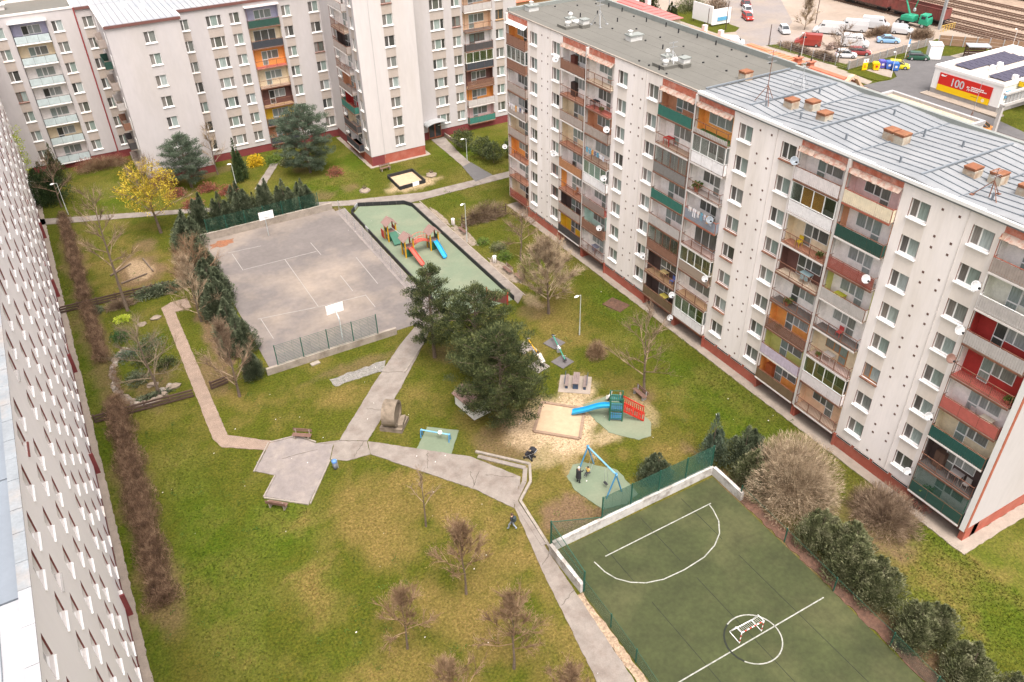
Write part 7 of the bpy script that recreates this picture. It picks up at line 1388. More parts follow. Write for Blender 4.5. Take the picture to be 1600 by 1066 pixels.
# green crane truck
t = thing('crane_truck', 'green lorry with a loading crane standing before the wagon', 'lorry', (164.2, 115.2, .05), math.radians(-78)); GT = mat('lorry_green', (.02, .26, .15), .45, .06, 2)
ob('chassis', MB().box(-3.4, 3.3, -.5, .5, .7, .95).mesh('chassis', TYRE), t)
cb = MB(); loft(cb, [(1.5, 1.2, 1.1, .8, 2.7), (2.9, 1.2, 1.08, .8, 2.72), (3.4, 1.18, .98, .7, 1.9)]); ob('cab', cb.mesh('cab', GT), t); ob('windscreen', MB().box(3.0, 3.22, -1.0, 1.0, 1.85, 2.5).mesh('windscreen', GLASSD), t)
for sy in (-1.19, 1.19): ob('side_window', MB().box(1.9, 2.8, sy - .03, sy + .03, 1.8, 2.45).mesh('side_window', GLASSD), t)
cb = MB(); loft(cb, [(-2.6, 1.0, .9, 1.0, 1.9), (-1.2, 1.1, 1.0, 1.0, 2.2), (.3, 1.1, .9, 1.0, 2.1)]); ob('crane_house', cb.mesh('crane_house', GT), t)
ob('boom', MB().tube((-1.2, 0, 2.2), (-2.6, 0, 4.8), .22, .18, 6).tube((-2.6, 0, 4.8), (-.2, .4, 5.6), .18, .12, 6).tube((-.2, .4, 5.6), (-.6, .4, 3.4), .1, .1, 6).mesh('boom', GT), t)
ob('hydraulic_grab', MB().lathe([(.0, 2.6), (.35, 2.9), (.3, 3.3), (.1, 3.5)], 6, -.6, .4).mesh('hydraulic_grab', GREYM), t)
for x in (-2.9, -1.8, 2.4):
    for sy in (-1.05, 1.05): wheel_(t, x, sy, .52)
# filling station building, sign wall, solar roof
ST = thing('filling_station', 'flat white filling station shop with red and yellow sign wall and solar panels', 'building', (141, 79, 0))
wbox(ST, 'wall', 131.3, 152.0, 73.3, 85.8, .9, 4.3, WHITE); wbox(ST, 'plinth', 131.25, 152.0, 73.35, 85.75, 0, .92, mat('station_plinth', (.28, .26, .25), .8)); wbox(ST, 'kerb', 129.3, 131.2, 71.8, 86.2, 0, .22, CONC)
wbox(ST, 'roof_membrane', 131.6, 151.8, 73.6, 85.5, 4.3, 4.36, mat('roof_membrane', (.42, .38, .34), .9, .08, .6, col2=(.46, .40, .34)))
for a in ((131.2, 152.1, 85.5, 85.9), (131.2, 152.1, 73.2, 73.6), (131.2, 131.6, 73.6, 85.5), (151.7, 152.1, 73.6, 85.5)): wbox(ST, 'parapet', a[0], a[1], a[2], a[3], 4.28, 4.75, WHITE)
REDS = mat('sign_red', (.55, .02, .012), .5, .02, 2); YELS = mat('sign_yellow', (.78, .50, .0), .5, .02, 2)
sg = ob('sign_panel', MB().box(-.06, 0, -9.7, 0, 1.25, 3.75).mesh('sign_panel', REDS), ST, Vector((131.24, 84.6, 0)) - ST.location)
sy_ = MB(); sy_.face([(-.075, 0, 1.05), (-.075, 0, 1.95), (-.075, -9.7, 1.55), (-.075, -9.7, 1.05)][::-1]); ob('yellow_band', MB().box(-.075, -.062, -9.7, 0, .85, 1.85).mesh('yellow_band', YELS), sg)
def text(parent, body, size, loc, rot, m, name='lettering', ext=.008, bold=0.0):
    c = bpy.data.curves.new(name, 'FONT'); c.body = body; c.size = size; c.extrude = ext; c.offset = bold; o = bpy.data.objects.new(name, c); C.objects.link(o); bpy.context.view_layer.update()
    me = bpy.data.meshes.new_from_object(o.evaluated_get(bpy.context.evaluated_depsgraph_get())); bpy.data.objects.remove(o); me.materials.clear(); me.materials.append(m); q = ob(name, me, parent, loc); q.rotation_euler = rot; return q
text(sg, '100', 1.75, (-.09, -2.2, 2.12), (math.pi / 2, 0, -math.pi / 2), mat('sign_silver', (.55, .55, .55), .4, .25, 8, col2=(.15, .15, .15)), bold=.03); text(sg, '%', 1.0, (-.09, -5.3, 2.15), (math.pi / 2, 0, -math.pi / 2), WHITE)
for k, (a, b) in enumerate(((6.1, 8.4), (6.1, 8.9), (6.1, 7.5))):
    yy = a
    while yy < b: wd = rnd.uniform(.18, .4); ob('text_line', MB().box(-.085, -.062, -min(yy + wd, b), -yy, 2.78 - k * .27, 2.93 - k * .27).mesh('text_line', WHITE), sg); yy += wd + .07
mb = MB(); mb.prism([(.2, 0), (.35, .25), (1.0, .12), (1.35, .38), (1.1, -.02), (.5, -.08)], 0, .01); lg = ob('logo', mb.mesh('logo', WHITE), sg, (-.085, -.05, 3.3)); lg.rotation_euler = (math.pi / 2, 0, -math.pi / 2)
ob('logo', MB().tube((-.085, -8.6, 1.35), (-.076, -8.6, 1.35), .28, .28, 16).mesh('logo', mat('badge', (.75, .62, .45), .5)), sg); ob('text_line', MB().box(-.085, -.076, -7.6, -6.4, 1.45, 1.53).mesh('text_line', mat('sign_dark', (.25, .16, .02), .6)), sg)
SOL = mat('solar_panel', (.035, .028, .055), .25, .1, 1, spec=.6)
for r0 in range(3):
    for k in range(9):
        if r0 == 2 and k in (0, 1, 2): continue
        x = 134.2 + k * 1.5; y = 84.4 - r0 * 1.55 - (0 if r0 < 2 else .0); p = ob('solar_panel', MB().box(0, 1.42, -1.45, 0, 0, .05).mesh('solar_panel', SOL), ST, Vector((x, y, 4.62)) - ST.location); p.rotation_euler = (.12, 0, 0)
for r0 in range(2):
    for k in range(9): x = 133.4 + k * 1.5; p = ob('solar_panel', MB().box(0, 1.42, -1.45, 0, 0, .05).mesh('solar_panel', SOL), ST, Vector((x, 77.6 - r0 * 1.55, 4.62)) - ST.location); p.rotation_euler = (.12, 0, 0)
for x, y in ((137, 79.4), (138.4, 79.0), (139.5, 79.8), (135.5, 74.4)): wbox(ST, 'roof_unit', x - .35, x + .35, y - .35, y + .35, 4.36, 5.2, WHITE)
wbox(ST, 'blue_poster', 132.2, 133.2, 73.1, 73.28, 2.3, 3.5, mat('poster_blue', (.10, .32, .50), .5)); wbox(ST, 'yellow_fascia', 134.8, 150, 70.5, 73.1, 3.9, 4.7, YELS); wbox(ST, 'yellow_fascia_trim', 134.75, 150, 70.45, 73.1, 4.72, 5.1, WHITE)
t = thing('road_gantry', 'grey road gantry with ribbed panels in front of the filling station corner', 'gantry', (122.6, 67.8, 0)); GM = mat('gantry_grey', (.42, .40, .38), .6, .08, 2)
ob('post', MB().box(-.25, .25, -.25, .25, 0, 4.6).mesh('post', GM), t); ob('beam', MB().box(-.3, 9, -.25, .25, 4.4, 4.85).box(-.3, 9, -.25, .25, 6.2, 6.5).mesh('beam', GM), t)
for k in range(9): ob('panel', MB().box(.5 + k * .9, 1.25 + k * .9, -.05, .08, 4.9, 6.15).mesh('panel', mat('gantry_panel', (.30, .30, .30), .6, .1, 2)), t); ob('rib', MB().box(1.27 + k * .9, 1.38 + k * .9, -.15, .1, 4.85, 6.3).mesh('rib', GM), t)
t = thing('lamp_mast', 'thin lattice mast between the right block and the sign wall', 'mast', (122.9, 72.1, 0)); ob('pole', MB().tube((0, 0, 0), (0, 0, 6.9), .05, .03, 6).mesh('pole', GREYM), t); ob('truss', MB().tube((-.5, 0, 0), (0, 0, 2.6), .04, .04, 5).tube((.5, 0, 0), (0, 0, 2.6), .04, .04, 5).tube((0, .5, 0), (0, 0, 2.6), .04, .04, 5).mesh('truss', RUST), t)
# container, shelter, fences, bins, signs
t = thing('container', 'white sheet-metal container beside the green car', 'container', (148.2, 98.0, .08), math.radians(45)); ob('box', MB().box(-1.5, 1.5, -1.1, 1.1, .1, 2.6).mesh('box', WHITE), t); ob('lid', MB().box(-1.56, 1.56, -1.16, 1.16, 2.6, 2.68).mesh('lid', OFFWHITE), t)
for x in (-.75, .75): ob('door', MB().box(x - .7, x + .7, -1.14, -1.1, .2, 2.5).mesh('door', mat('door_light', (.60, .62, .66), .5)), t)
t = thing('bicycle_shelter', 'grey flat-roofed shelter on four posts behind the filling station', 'shelter', (154.6, 93.6, 0), math.radians(-40))
ob('roof', MB().box(-2.0, 2.0, -1.3, 1.3, 2.35, 2.5).mesh('roof', mat('shelter_roof', (.30, .31, .33), .5)), t)
for x in (-1.8, 1.8):
    for y in (-1.1, 1.1): ob('post', MB().box(x - .08, x + .08, y - .08, y + .08, 0, 2.35).mesh('post', WOOD), t)
for k in range(4): ob('board', MB().box(-1.8, 1.8, 1.1, 1.16, .3 + k * .45, .65 + k * .45).mesh('board', WOODB), t)
def panel_fence(label, pts, h, m, step=2.4):
    t = thing('panel_fence', label, 'fence', (*pts[0], 0))
    for a, b in zip(pts, pts[1:]):
        L = math.hypot(b[0] - a[0], b[1] - a[1]); n = max(1, round(L / step)); d = math.atan2(b[1] - a[1], b[0] - a[0])
        for k in range(n):
            P_ = (a[0] + (b[0] - a[0]) * k / n - pts[0][0], a[1] + (b[1] - a[1]) * k / n - pts[0][1], 0); ob('post', MB().box(-.08, .08, -.1, .1, 0, h + .12).mesh('post', GREYM), t, P_, d)
            for j in range(3): ob('fence_board', MB().box(.08, L / n - .08, -.03, .03, .05 + h / 3 * j, h / 3 * (j + 1)).mesh('fence_board', m), t, P_, d)
panel_fence('grey concrete panel fence between the yard and the filling station', [(129.6, 101.9), (141, 102.9), (155.5, 103.8)], 1.5, mat('fence_grey', (.23, .20, .18), .9, .15, 1)); panel_fence('brown panel fence behind the shelter', [(156.5, 103.2), (162.0, 96.0), (166, 90)], 1.9, mat('fence_brown', (.26, .16, .10), .9, .15, 1))
t = thing('wire_fence', 'overgrown wire fence between pavement and yard', 'fence', (129.5, 112, 0)); fence_posts_panel(t, (129.0, 121.5), (129.6, 102.2), 0, 1.6, 7, GREYM, GREYM, 5)
def rbin(label, x, y, c, blue=False):
    t = thing('recycling_bin', label, 'recycling bin', (x, y, .08), math.radians(-38)); m = mat('bin_%d' % int(c[2] * 99 + c[0] * 9), c, .45, .05, 2); ob('tub', MB().extr([(-.45, .12), (.45, .12), (.6, 1.15), (-.6, 1.15)], -.6, .6).mesh('tub', m), t)
    ob('lid', MB().extr([(-.63, 1.15), (.63, 1.15), (.45, 1.4), (-.45, 1.4)], -.63, .63).mesh('lid', m), t); ob('label_sheet', MB().box(-.2, .2, -.66, -.61, .6, .95).mesh('label_sheet', REDP if not blue else OFFWHITE), t)
    for x_ in (-.4, .4): ob('wheel', MB().tube((x_, -.5, .1), (x_, -.42, .1), .1, .1, 8).mesh('wheel', TYRE), t)
rbin('yellow recycling bin beside the yellow and white station sign', 133.4, 99.0, (.70, .45, .0)); rbin('blue-violet recycling bin left in the blue row', 135.3, 99.2, (.09, .08, .36), True); rbin('blue recycling bin in the middle of the blue row', 135.9, 98.2, (.05, .12, .42), True); rbin('blue recycling bin at the right of the row next to the yellow car', 136.1, 96.9, (.04, .14, .44), True)
t = thing('price_sign', 'yellow sign board with white top at the station entrance', 'sign', (131.5, 99.9, 0), math.radians(-10))
ob('board', MB().box(-.55, .55, -.06, .06, .15, 1.5).mesh('board', YELS), t); ob('board_top', MB().box(-.55, .55, -.06, .06, 1.5, 2.1).mesh('board_top', WHITE), t); ob('emblem', MB().tube((0, -.065, 1.8), (0, -.075, 1.8), .14, .14, 12).mesh('emblem', REDS), t)
for k in range(3): ob('text_line', MB().box(-.3, .3 - .1 * k, -.075, -.06, .6 + k * .2, .68 + k * .2).mesh('text_line', REDS), t)
for x, y, h, lab in ((132.7, 94.9, 4.4, 'slim white lamp post on the bin pad'), (125.2, 109.6, 5.6, 'grey lamp post on the street behind the tin roof'), (163.0, 92.0, 4.5, 'white lamp post with two arms beside the tracks')): lamp(lab, x, y, h, 0, .5, OFFWHITE)
t = thing('flag_pole', 'white flag pole with a small blue and white flag in the grass strip', 'flag', (143.9, 100.9, 0)); ob('pole', MB().tube((0, 0, 0), (0, 0, 4.3), .06, .04, 8).mesh('pole', WHITE), t); ob('flag', MB().box(.05, .6, -.01, .01, 2.6, 3.5).box(.05, .6, -.012, .012, 2.1, 2.6, 1).mesh('flag', mat('flag_blue', (.10, .30, .55), .7), WHITE), t)
t = thing('steel_pole', 'thick grey steel pole rising out of the picture beside the crane truck', 'pole', (166.3, 110.3, 0)); ob('shaft', MB().box(-.25, .25, -.25, .25, 0, 18).mesh('shaft', GREYM), t)
for k in range(5): a = -1.5 + k * .9; ob('barrier', MB().path([(a, -1.5, 0), (a, -1.5, 1.3), (a + .6, -1.5, 1.3), (a + .6, -1.5, 0)], .05).mesh('barrier', mat('barrier_yellow', (.60, .40, .08), .6)), t)
for x, y, h, lab in ((128.5, 121.3, 4.2, 'dark wooden pole at the corner of the yard'), (124.5, 135.4, 5.0, 'dark pole on the pavement left of the billboard'), (129.4, 135.0, 6.0, 'dark pole standing in front of the billboard'), (148.9, 128.1, 5.0, 'dark pole behind the pale poplar bush'), (127.9, 152.5, 6.0, 'pale pole on the far lawn by the small sign')): 
    t = thing('utility_pole', lab, 'pole', (x, y, 0)); ob('shaft', MB().tube((0, 0, 0), (0, 0, h), .09, .07, 8).mesh('shaft', WOOD if 'pale' not in lab[:5] else GREYM), t)
t = thing('billboard', 'large white billboard with a pale blue poster on its right part', 'billboard', (128.4, 141, 0))
ob('panel', MB().prism([(-.0, 3.9), (.2, 3.9), (.25, -2.4), (.05, -2.4)], .6, 4.2).mesh('panel', WHITE), t); ob('panel', MB().prism([(.05, -2.45), (.2, -2.6), (4.9, -2.9), (4.9, -2.7)], .4, 3.6).mesh('panel', WHITE), t); ob('poster', MB().prism([(1.3, -2.75), (1.3, -2.71), (4.2, -2.90), (4.2, -2.94)], 1.3, 3.0).mesh('poster', mat('poster_white', (.72, .70, .70), .6)), t); ob('poster_band', MB().prism([(1.35, -2.80), (1.35, -2.76), (4.1, -2.95), (4.1, -2.99)], 1.1, 1.9).mesh('poster_band', mat('poster_blue', (.10, .42, .60), .5)), t)
for x, y in ((.1, 3.6), (.1, 0), (.15, -2.3), (4.6, -2.7)): ob('post', MB().box(x + .1, x + .25, y - .08, y + .08, 0, 3.6).mesh('post', WOOD), t)
t = thing('small_sign', 'small pale notice board on the far lawn', 'sign', (127.6, 151.1, 0)); ob('board', MB().box(-.9, .9, -.05, .05, 1.0, 2.1).mesh('board', OFFWHITE), t); ob('emblem', MB().box(-.3, .3, -.07, -.05, 1.3, 1.8).mesh('emblem', mat('poster_red', (.40, .12, .12), .6)), t)
for x in (-.8, .8): ob('post', MB().box(x - .05, x + .05, -.05, .05, 0, 1.0).mesh('post', WOOD), t)
# houses between the block and the street
def tile_roof(bld, pts, m, n=9, name='roof_tiles_row'):
    """pts: eave a,b (low) and ridge c,d (high): rows of tiles from eave to ridge"""
    a, b, c, d = [Vector(p) for p in pts]
    for k in range(n):
        t0, t1 = k / n, (k + 1) / n; p, q, r, s = a.lerp(c, t0), b.lerp(d, t0), b.lerp(d, t1), a.lerp(c, t1); up = Vector((0, 0, .10)); mb = MB(); mb.face([p + up, q + up, r, s]); mb.face([p, q, q + up, p + up]); mb.face([p, s, r, q]); wmb(bld, name, mb, m)
H1 = thing('house', 'house with orange tiled roof and cream chimneys between the block and the street', 'house', (110, 106, 0))
wbox(H1, 'wall', 105.5, 114.5, 99.5, 111.8, 0, 4.6, mat('cream_wall', (.55, .46, .32), .9))
tile_roof(H1, [(105, 99, 4.5), (105, 112.3, 4.5), (110, 104, 6.4), (110, 108, 6.4)], ORTILE); tile_roof(H1, [(115, 112.3, 4.5), (115, 99, 4.5), (110, 108, 6.4), (110, 104, 6.4)], ORTILE); tile_roof(H1, [(105, 99, 4.5), (115, 99, 4.5), (110, 104, 6.4), (110, 104.05, 6.4)], ORTILE); tile_roof(H1, [(115, 112.3, 4.5), (105, 112.3, 4.5), (110, 108, 6.4), (110, 107.9, 6.4)], ORTILE)
H2 = thing('house', 'low house with orange tiled ridge and pale gate pillars nearer the billboard', 'house', (110, 119, 0)); wbox(H2, 'wall', 106, 113.5, 114, 124, 0, 4.2, mat('cream_wall', (.55, .46, .32), .9))
tile_roof(H2, [(105.6, 113.6, 4.1), (105.6, 124.4, 4.1), (109.7, 113.6, 5.9), (109.7, 124.4, 5.9)], ORTILE); tile_roof(H2, [(113.9, 124.4, 4.1), (113.9, 113.6, 4.1), (109.7, 124.4, 5.9), (109.7, 113.6, 5.9)], ORTILE)
for y in (116.5, 121): wbox(H2, 'chimney', 110.6, 111.4, y, y + .8, 4.8, 6.6, OFFWHITE)
H3 = thing('house', 'house with faded red sheet roof behind fir trees at the top', 'house', (111, 143, 0)); wbox(H3, 'wall', 105.5, 116.5, 135, 150, 0, 4.4, mat('cream_wall', (.55, .46, .32), .9)); RR = mat('faded_red_roof', (.38, .13, .12), .8, .08, .5)
tile_roof(H3, [(105, 134.5, 4.3), (105, 150.5, 4.3), (111, 140, 6.9), (111, 146, 6.9)], RR, 7); tile_roof(H3, [(117, 150.5, 4.3), (117, 134.5, 4.3), (111, 146, 6.9), (111, 140, 6.9)], RR, 7); tile_roof(H3, [(105, 134.5, 4.3), (117, 134.5, 4.3), (111, 140, 6.9), (111, 140.1, 6.9)], RR, 7); tile_roof(H3, [(117, 150.5, 4.3), (105, 150.5, 4.3), (111, 146, 6.9), (111, 145.9, 6.9)], RR, 7)
for y in (141, 145): wbox(H3, 'chimney', 112.5, 113.4, y, y + .9, 5.8, 7.8, OFFWHITE)
H4 = thing('house', 'chapel-like gable with curved parapet and red tiles behind the tin roof', 'house', (111, 91, 0)); wbox(H4, 'wall', 108, 114, 87, 94.5, 0, 3.9, mat('cream_wall', (.55, .46, .32), .9))
tile_roof(H4, [(107.8, 86.8, 3.8), (107.8, 95, 3.8), (111.4, 87.5, 5.6), (111.4, 95, 5.6)], REDTILE, 6); tile_roof(H4, [(115, 95, 3.8), (115, 86.8, 3.8), (111.4, 95, 5.6), (111.4, 87.5, 5.6)], REDTILE, 6)
mb = MB(); prf = [(115.6, 3.4), (114.6, 3.7), (113.6, 4.6), (112.6, 5.8), (111.8, 6.2), (111.0, 6.0), (110.2, 5.0), (109.0, 4.2), (107.6, 3.9)]
for (a, b), (c, d) in zip(prf, prf[1:]): mb.extr([(a, b), (c, d), (c, d - .5), (a, b - .5)], 86.3, 87.0)
wmb(H4, 'curved_parapet', mb, mat('pale_plaster_trim', (.60, .40, .28), .9))
for y in (99.6, 96.8): t = thing('chimney_stack', 'lone %s red brick chimney pot behind the tin roof' % ('far' if y > 98 else 'near'), 'chimney', (113.2, y, 0)); ob('stack', MB().box(-.5, .5, -.4, .4, 0, 5.4).mesh('stack', REDTILE), t); ob('cap', MB().box(-.7, .7, -.55, .55, 5.4, 5.55).mesh('cap', REDTILE), t); ob('pipe', MB().tube((0, 0, 5.5), (0, 0, 6.2), .12, .12, 8).mesh('pipe', TYRE), t)
H5 = thing('flat_building', 'flat-roofed building with gravel roof just behind the tin roof', 'building', (106, 71, 0)); wbox(H5, 'wall', 100.2, 110.0, 62.5, 77.8, 0, 6.0, mat('pale_wall', (.55, .52, .50), .9)); wbox(H5, 'gravel_roof', 100.5, 109.7, 62.8, 77.5, 6.0, 6.1, mat('gravel_roof', (.46, .36, .25), .95, .25, 2, bump=.5))
for a in ((100.1, 110.1, 77.4, 77.9), (100.1, 110.1, 62.4, 62.9), (100.1, 100.6, 62.9, 77.4), (109.6, 110.1, 62.9, 77.4)): wbox(H5, 'parapet', a[0], a[1], a[2], a[3], 6.0, 6.5, mat('parapet_metal', (.34, .33, .33), .6))
H6 = thing('house', 'orange rendered house behind the far end of the right block', 'house', (90, 160, 0)); wbox(H6, 'wall', 84, 100, 150, 166, 0, 8.5, mat('peach_render', (.56, .34, .19), .9)); tile_roof(H6, [(83.5, 149.5, 8.5), (100.5, 149.5, 8.5), (83.5, 158, 11.5), (100.5, 158, 11.5)], REDTILE, 6); tile_roof(H6, [(100.5, 166.5, 8.5), (83.5, 166.5, 8.5), (100.5, 158, 11.5), (83.5, 158, 11.5)], REDTILE, 6)
for k in range(4): wbox(H6, 'window', 86 + k * 3.6, 87.5 + k * 3.6, 149.93, 150.02, 5.2, 6.8, GLASSD)
conifer('dark green tree beside the far end of the right block', 78.0, 132.0, ball_meshes(81, 4.2, 4.5, L_SHR, 4500), 0, 1.0, 'round_tree')
FT_ = thuja_meshes(82, 7.0, 2.2, L_PINE, 3600, .95, .42, .2)
for x, y, s, lab in ((119.2, 153.5, .95, 'dark fir left of the red sheet roof corner'), (119.0, 148.5, 1.15, 'tallest dark fir beside the red sheet roof'), (119.0, 141.0, .9, 'dark fir nearest the billboard street')): conifer(lab, x, y, FT_, x + y, s, 'fir_tree', 'firs by the red sheet roof')
bare_tree('pale upright poplar bush beside the small white hatchback', 143.1, 125.7, bare_meshes(33, 8.5, 2.0, .4, 22, 8, 5, 1.25, .6, TWIG_Y, .08, r3=.03), 0, 1.0)
bare_tree('dark bare tree at the yard fence near the white minibus', 131.4, 106.0, bare_meshes(34, 7.0, 3.2, 1.8, 14, 7, 4, .5, .6, TWIG, .12, r3=.02), 0, 1.0)
for i, (x, y, rx, ry, h, lab) in enumerate(((152.8, 114.4, 4.2, 1.2, 1.5, 'long brown bush strip between the vans and the blue car'), (158.0, 108.4, 3.0, 1.8, 1.6, 'brown bushes beside the small white delivery car'), (130.6, 116, .9, 4.5, 1.1, 'dry weeds along the yard fence'), (130.8, 109, .9, 3.0, 1.2, 'dry bushes along the yard fence nearer the sign'), (137.5, 147, 2.5, 3.5, 3.4, 'dense brown thicket at the far bend'), (134.0, 152, 4.0, 3.0, 4.0, 'olive green thicket behind the billboard'))): twig_bush(lab, x, y, rx, ry, h, TWIG if i != 5 else L_THU, 3500, 90 + i, .55, .035)
# ------------------------------------------------------------------ things on and at the balconies of the right block
def where(y, z):
    k = max(0, min(7, int(round((z - 2.4) / 2.8)))); s_ = 'far end' if y > 80 else 'second pair from the far end' if y > 65 else 'second pair from the far end' if y > 64 else 'middle pair' if y > 48 else 'near pair' if y > 31 else 'nearest stack'
    return FLOORN[k], s_
_dl = {}
def dish(y, z, col='white', r=.42):
    f, s_ = where(y, z); lab = '%s satellite dish at %s height by the %s of balconies' % (col, f, s_.replace('second pair from the far end', 'second far pair')); _dl[lab] = _dl.get(lab, 0) + 1
    if _dl[lab] > 1: lab = lab.replace('satellite dish', 'satellite dish, the nearer one,' if y < 60 or z > 13 else 'satellite dish, the lower,')
    t = thing('satellite_dish', lab, 'satellite dish', (48.35, y, z)); m = {'white': mat('dish_white', (.47, .47, .47), .6), 'grey': mat('dish_grey', (.22, .25, .28), .5), 'brown': mat('dish_brown', (.20, .11, .085), .6)}[col]
    o = ob('reflector', MB().lathe([(.0, .0), (r * .5, .03), (r * .85, .09), (r, .14), (r * .98, .16), (r * .8, .11), (0, .02)], 20).mesh('reflector', m, smooth=True), t, (-.35, 0, 0)); o.rotation_euler = (math.radians(58), 0, math.radians(-25)); ob('arm', MB().tube((.35, 0, 0), (-.3, 0, 0), .025, .025, 6).tube((-.3, 0, -.1), (-.55, -.45, .12), .012, .012, 5).mesh('arm', GREYM), t); ob('receiver', MB().box(-.62, -.5, -.52, -.4, .05, .17).mesh('receiver', BLACKB), t)
for y, z, c_ in ((75.2, 21.9, 'white'), (49.1, 14.0, 'grey'), (58.1, 6.0, 'white'), (52.9, 1.2, 'white'), (53.0, 3.9, 'white'), (48.7, 8.0, 'white'), (65.9, 5.7, 'white'), (87.0, 8.0, 'white'), (40.9, 22.6, 'grey'), (32.3, 16.4, 'white'), (24.5, 19.9, 'white'), (24.5, 16.4, 'white'), (24.4, 14.1, 'brown'), (24.5, 8.8, 'white'), (24.6, 3.2, 'white'), (65.4, 17.2, 'white'), (75.4, 11.1, 'white'), (65.5, 11.8, 'white')): dish(y, z, c_, .35 if z > 10 else .32)
pot_leaf = leaf_cloud([(rnd.uniform(-.2, .2), rnd.uniform(-.2, .2), rnd.uniform(.3, .7)) for _ in range(7)], [(.18, .18, .18)] * 7, 22, .15, L_SHR, 'foliage'); pot_me = MB().lathe([(.11, 0), (.16, .28), (.14, .28), (0, .26)], 10).mesh('pot', RUSTRED)
SN = {0: 'far-end stack', 1: 'left stack of the second pair', 2: 'right stack of the second pair', 3: 'left stack of the middle pair', 4: 'right stack of the middle pair', 5: 'left stack of the near pair', 6: 'right stack of the near pair', 7: 'nearest stack'}
def spot(li, k, f): a, b = logy[li]; return (a + (b - a) * f, 1.5 + 2.8 * k)
def plant(li, k, f, s_=1.0, red=False):
    y, z = spot(li, k, f); t = thing('potted_plant', 'potted green plant on the %s balcony of the %s' % (FLOORN[k], SN[li]), 'plant', (48.75, y, z)); t.scale = (s_,) * 3; ob('pot', pot_me, t); ob('foliage', pot_leaf, t)
for a in ((5, 3, .35, 1.3), (5, 5, .8, 1.0), (0, 5, .3, 1.1), (6, 7, .22, .8), (6, 2, .2, .8), (4, 5, .2, 1.6), (1, 1, .4, 1.2), (3, 3, .25, .9), (7, 2, .2, 1.0), (7, 0, .25, 1.6), (2, 6, .55, .9), (7, 4, .9, 1.1), (5, 2, .25, 1.0), (6, 4, .75, .8), (2, 1, .3, .9), (4, 0, .8, 1.0)): plant(*a)
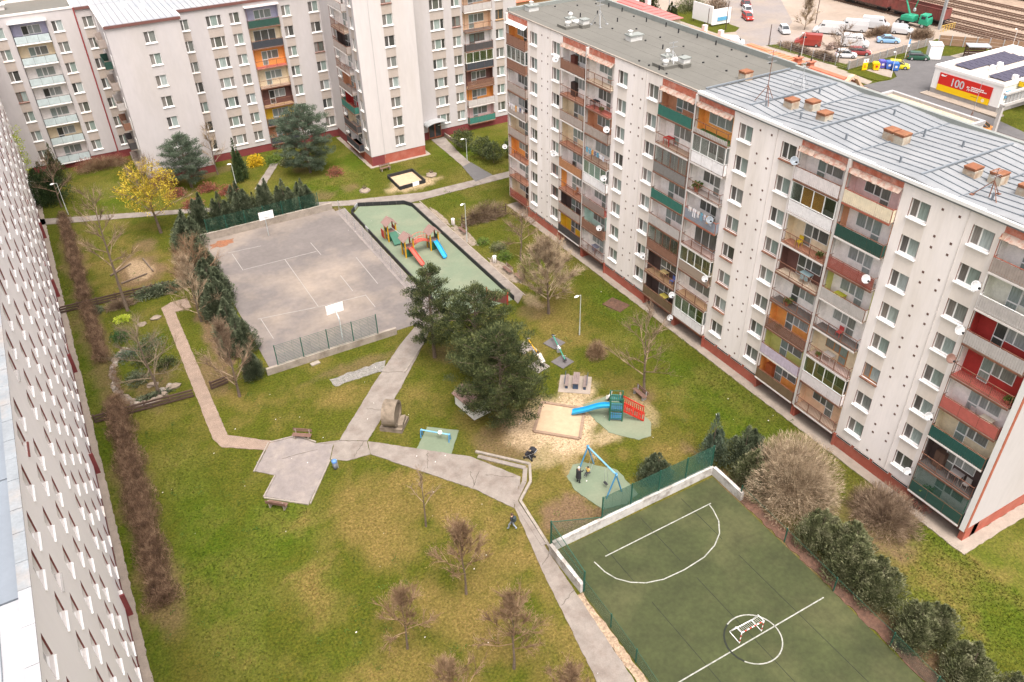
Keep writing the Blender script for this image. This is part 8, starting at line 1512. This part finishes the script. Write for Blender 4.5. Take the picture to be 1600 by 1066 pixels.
def item(li, k, f, kind, col, desc):
    y, z = spot(li, k, f); m = mat('item_%02d%02d%02d' % tuple(int(v * 99) for v in col), col, .7, .1, 3); lab = '%s on the %s balcony of the %s' % (desc, FLOORN[k], SN[li])
    if kind == 'cabinet':
        t = thing('cabinet', lab, 'cabinet', (49.2, y, z)); ob('carcass', MB().box(-.22, .3, -.4, .4, .05, 1.5).mesh('carcass', m), t); ob('door', MB().box(-.245, -.22, -.38, -.01, .08, 1.46).mesh('door', m), t); ob('door', MB().box(-.245, -.22, .01, .38, .08, 1.46).mesh('door', m), t)
    elif kind == 'table':
        t = thing('table', lab, 'table', (49.0, y, z)); ob('top', MB().box(-.35, .35, -.45, .45, .68, .72).mesh('top', m), t)
        for sx in (-.3, .3):
            for sy in (-.4, .4): ob('leg', MB().box(sx - .02, sx + .02, sy - .02, sy + .02, 0, .68).mesh('leg', m), t)
    elif kind == 'chair':
        t = thing('chair', lab, 'chair', (48.95, y, z)); ob('seat', MB().box(-.22, .22, -.22, .22, .40, .44).mesh('seat', m), t); ob('backrest', MB().box(.18, .22, -.22, .22, .44, .88).mesh('backrest', m), t)
        for sx in (-.19, .19):
            for sy in (-.19, .19): ob('leg', MB().box(sx - .018, sx + .018, sy - .018, sy + .018, 0, .4).mesh('leg', m), t)
    elif kind == 'laundry':
        t = thing('laundry', lab, 'laundry', (48.32, y, z + 1.35)); ob('line', MB().tube((0, -1.9, 0), (0, 1.9, 0), .008, .008, 4).mesh('line', GREYM), t); yy = -1.7; cs = [(.68, .66, .68), (.55, .55, .62), (.6, .3, .08), (.1, .12, .2), (.65, .62, .6), (.12, .3, .4)]
        while yy < 1.5:
            w = rnd.uniform(.3, .62); h = rnd.uniform(.5, .95); c_ = rnd.choice(cs); mb = MB(); nn = 5
            for q in range(nn): a0 = yy + w * q / nn; a1 = yy + w * (q + 1) / nn; mb.face([((q % 2) * .04, a0, 0), (((q + 1) % 2) * .04, a1, 0), (((q + 1) % 2) * .06 - .02, a1, -h), ((q % 2) * .06 - .02, a0, -h)])
            ob('cloth', mb.mesh('cloth', mat('laundry_%d%d' % (int(c_[0] * 99), int(c_[2] * 99)), c_, .9, .05, 5)), t); yy += w + .06
    elif kind == 'dryer':
        t = thing('drying_rack', lab, 'drying rack', (48.95, y, z)); ob('frame', MB().tube((-.25, -.5, 0), (.25, -.5, .9), .012, .012).tube((.25, -.5, 0), (-.25, -.5, .9), .012, .012).tube((-.25, .5, 0), (.25, .5, .9), .012, .012).tube((.25, .5, 0), (-.25, .5, .9), .012, .012).mesh('frame', WHITE), t); ob('cloth', MB().box(-.3, .3, -.5, .5, .86, .9).box(-.32, -.3, -.45, .3, .4, .9).mesh('cloth', m), t)
for a in ((1, 7, .32, 'cabinet', (.16, .05, .035), 'reddish brown cabinet'), (1, 6, .35, 'cabinet', (.05, .03, .025), 'dark cabinet'), (2, 6, .2, 'table', (.02, .02, .025), 'black covered table'), (3, 6, .25, 'table', (.5, .02, .02), 'small red table'), (5, 5, .3, 'chair', (.6, .42, .02), 'yellow chair'), (4, 4, .5, 'laundry', (.6, .6, .6), 'white and orange washing'), (0, 4, .5, 'laundry', (.6, .6, .6), 'white washing'), (2, 4, .5, 'laundry', (.6, .6, .6), 'dark and white washing'), (7, 3, .7, 'table', (.6, .52, .42), 'cream table'), (7, 3, .45, 'chair', (.5, .42, .4), 'grey armchair'), (7, 1, .25, 'cabinet', (.12, .07, .05), 'wooden crate stand'), (7, 1, .6, 'table', (.3, .27, .26), 'grey table'), (7, 1, .8, 'chair', (.35, .32, .30), 'grey chair'), (6, 2, .4, 'table', (.6, .55, .5), 'white table'), (6, 4, .3, 'table', (.5, .5, .05), 'lime cloth-covered table'), (5, 0, .2, 'cabinet', (.40, .10, .03), 'orange wooden cabinet'), (1, 2, .6, 'chair', (.42, .17, .08), 'orange chair'), (2, 0, .5, 'dryer', (.2, .2, .25), 'loaded dryer'), (3, 1, .5, 'table', (.6, .45, .2), 'wooden table'), (3, 0, .6, 'dryer', (.6, .5, .1), 'yellow cloth'), (6, 3, .5, 'chair', (.45, .06, .06), 'red chair'), (3, 1, .8, 'chair', (.1, .15, .4), 'blue chair'), (5, 4, .6, 'dryer', (.3, .42, .44), 'pale blue cloth'), (1, 3, .4, 'chair', (.08, .06, .05), 'dark rocking chair')): item(*a)
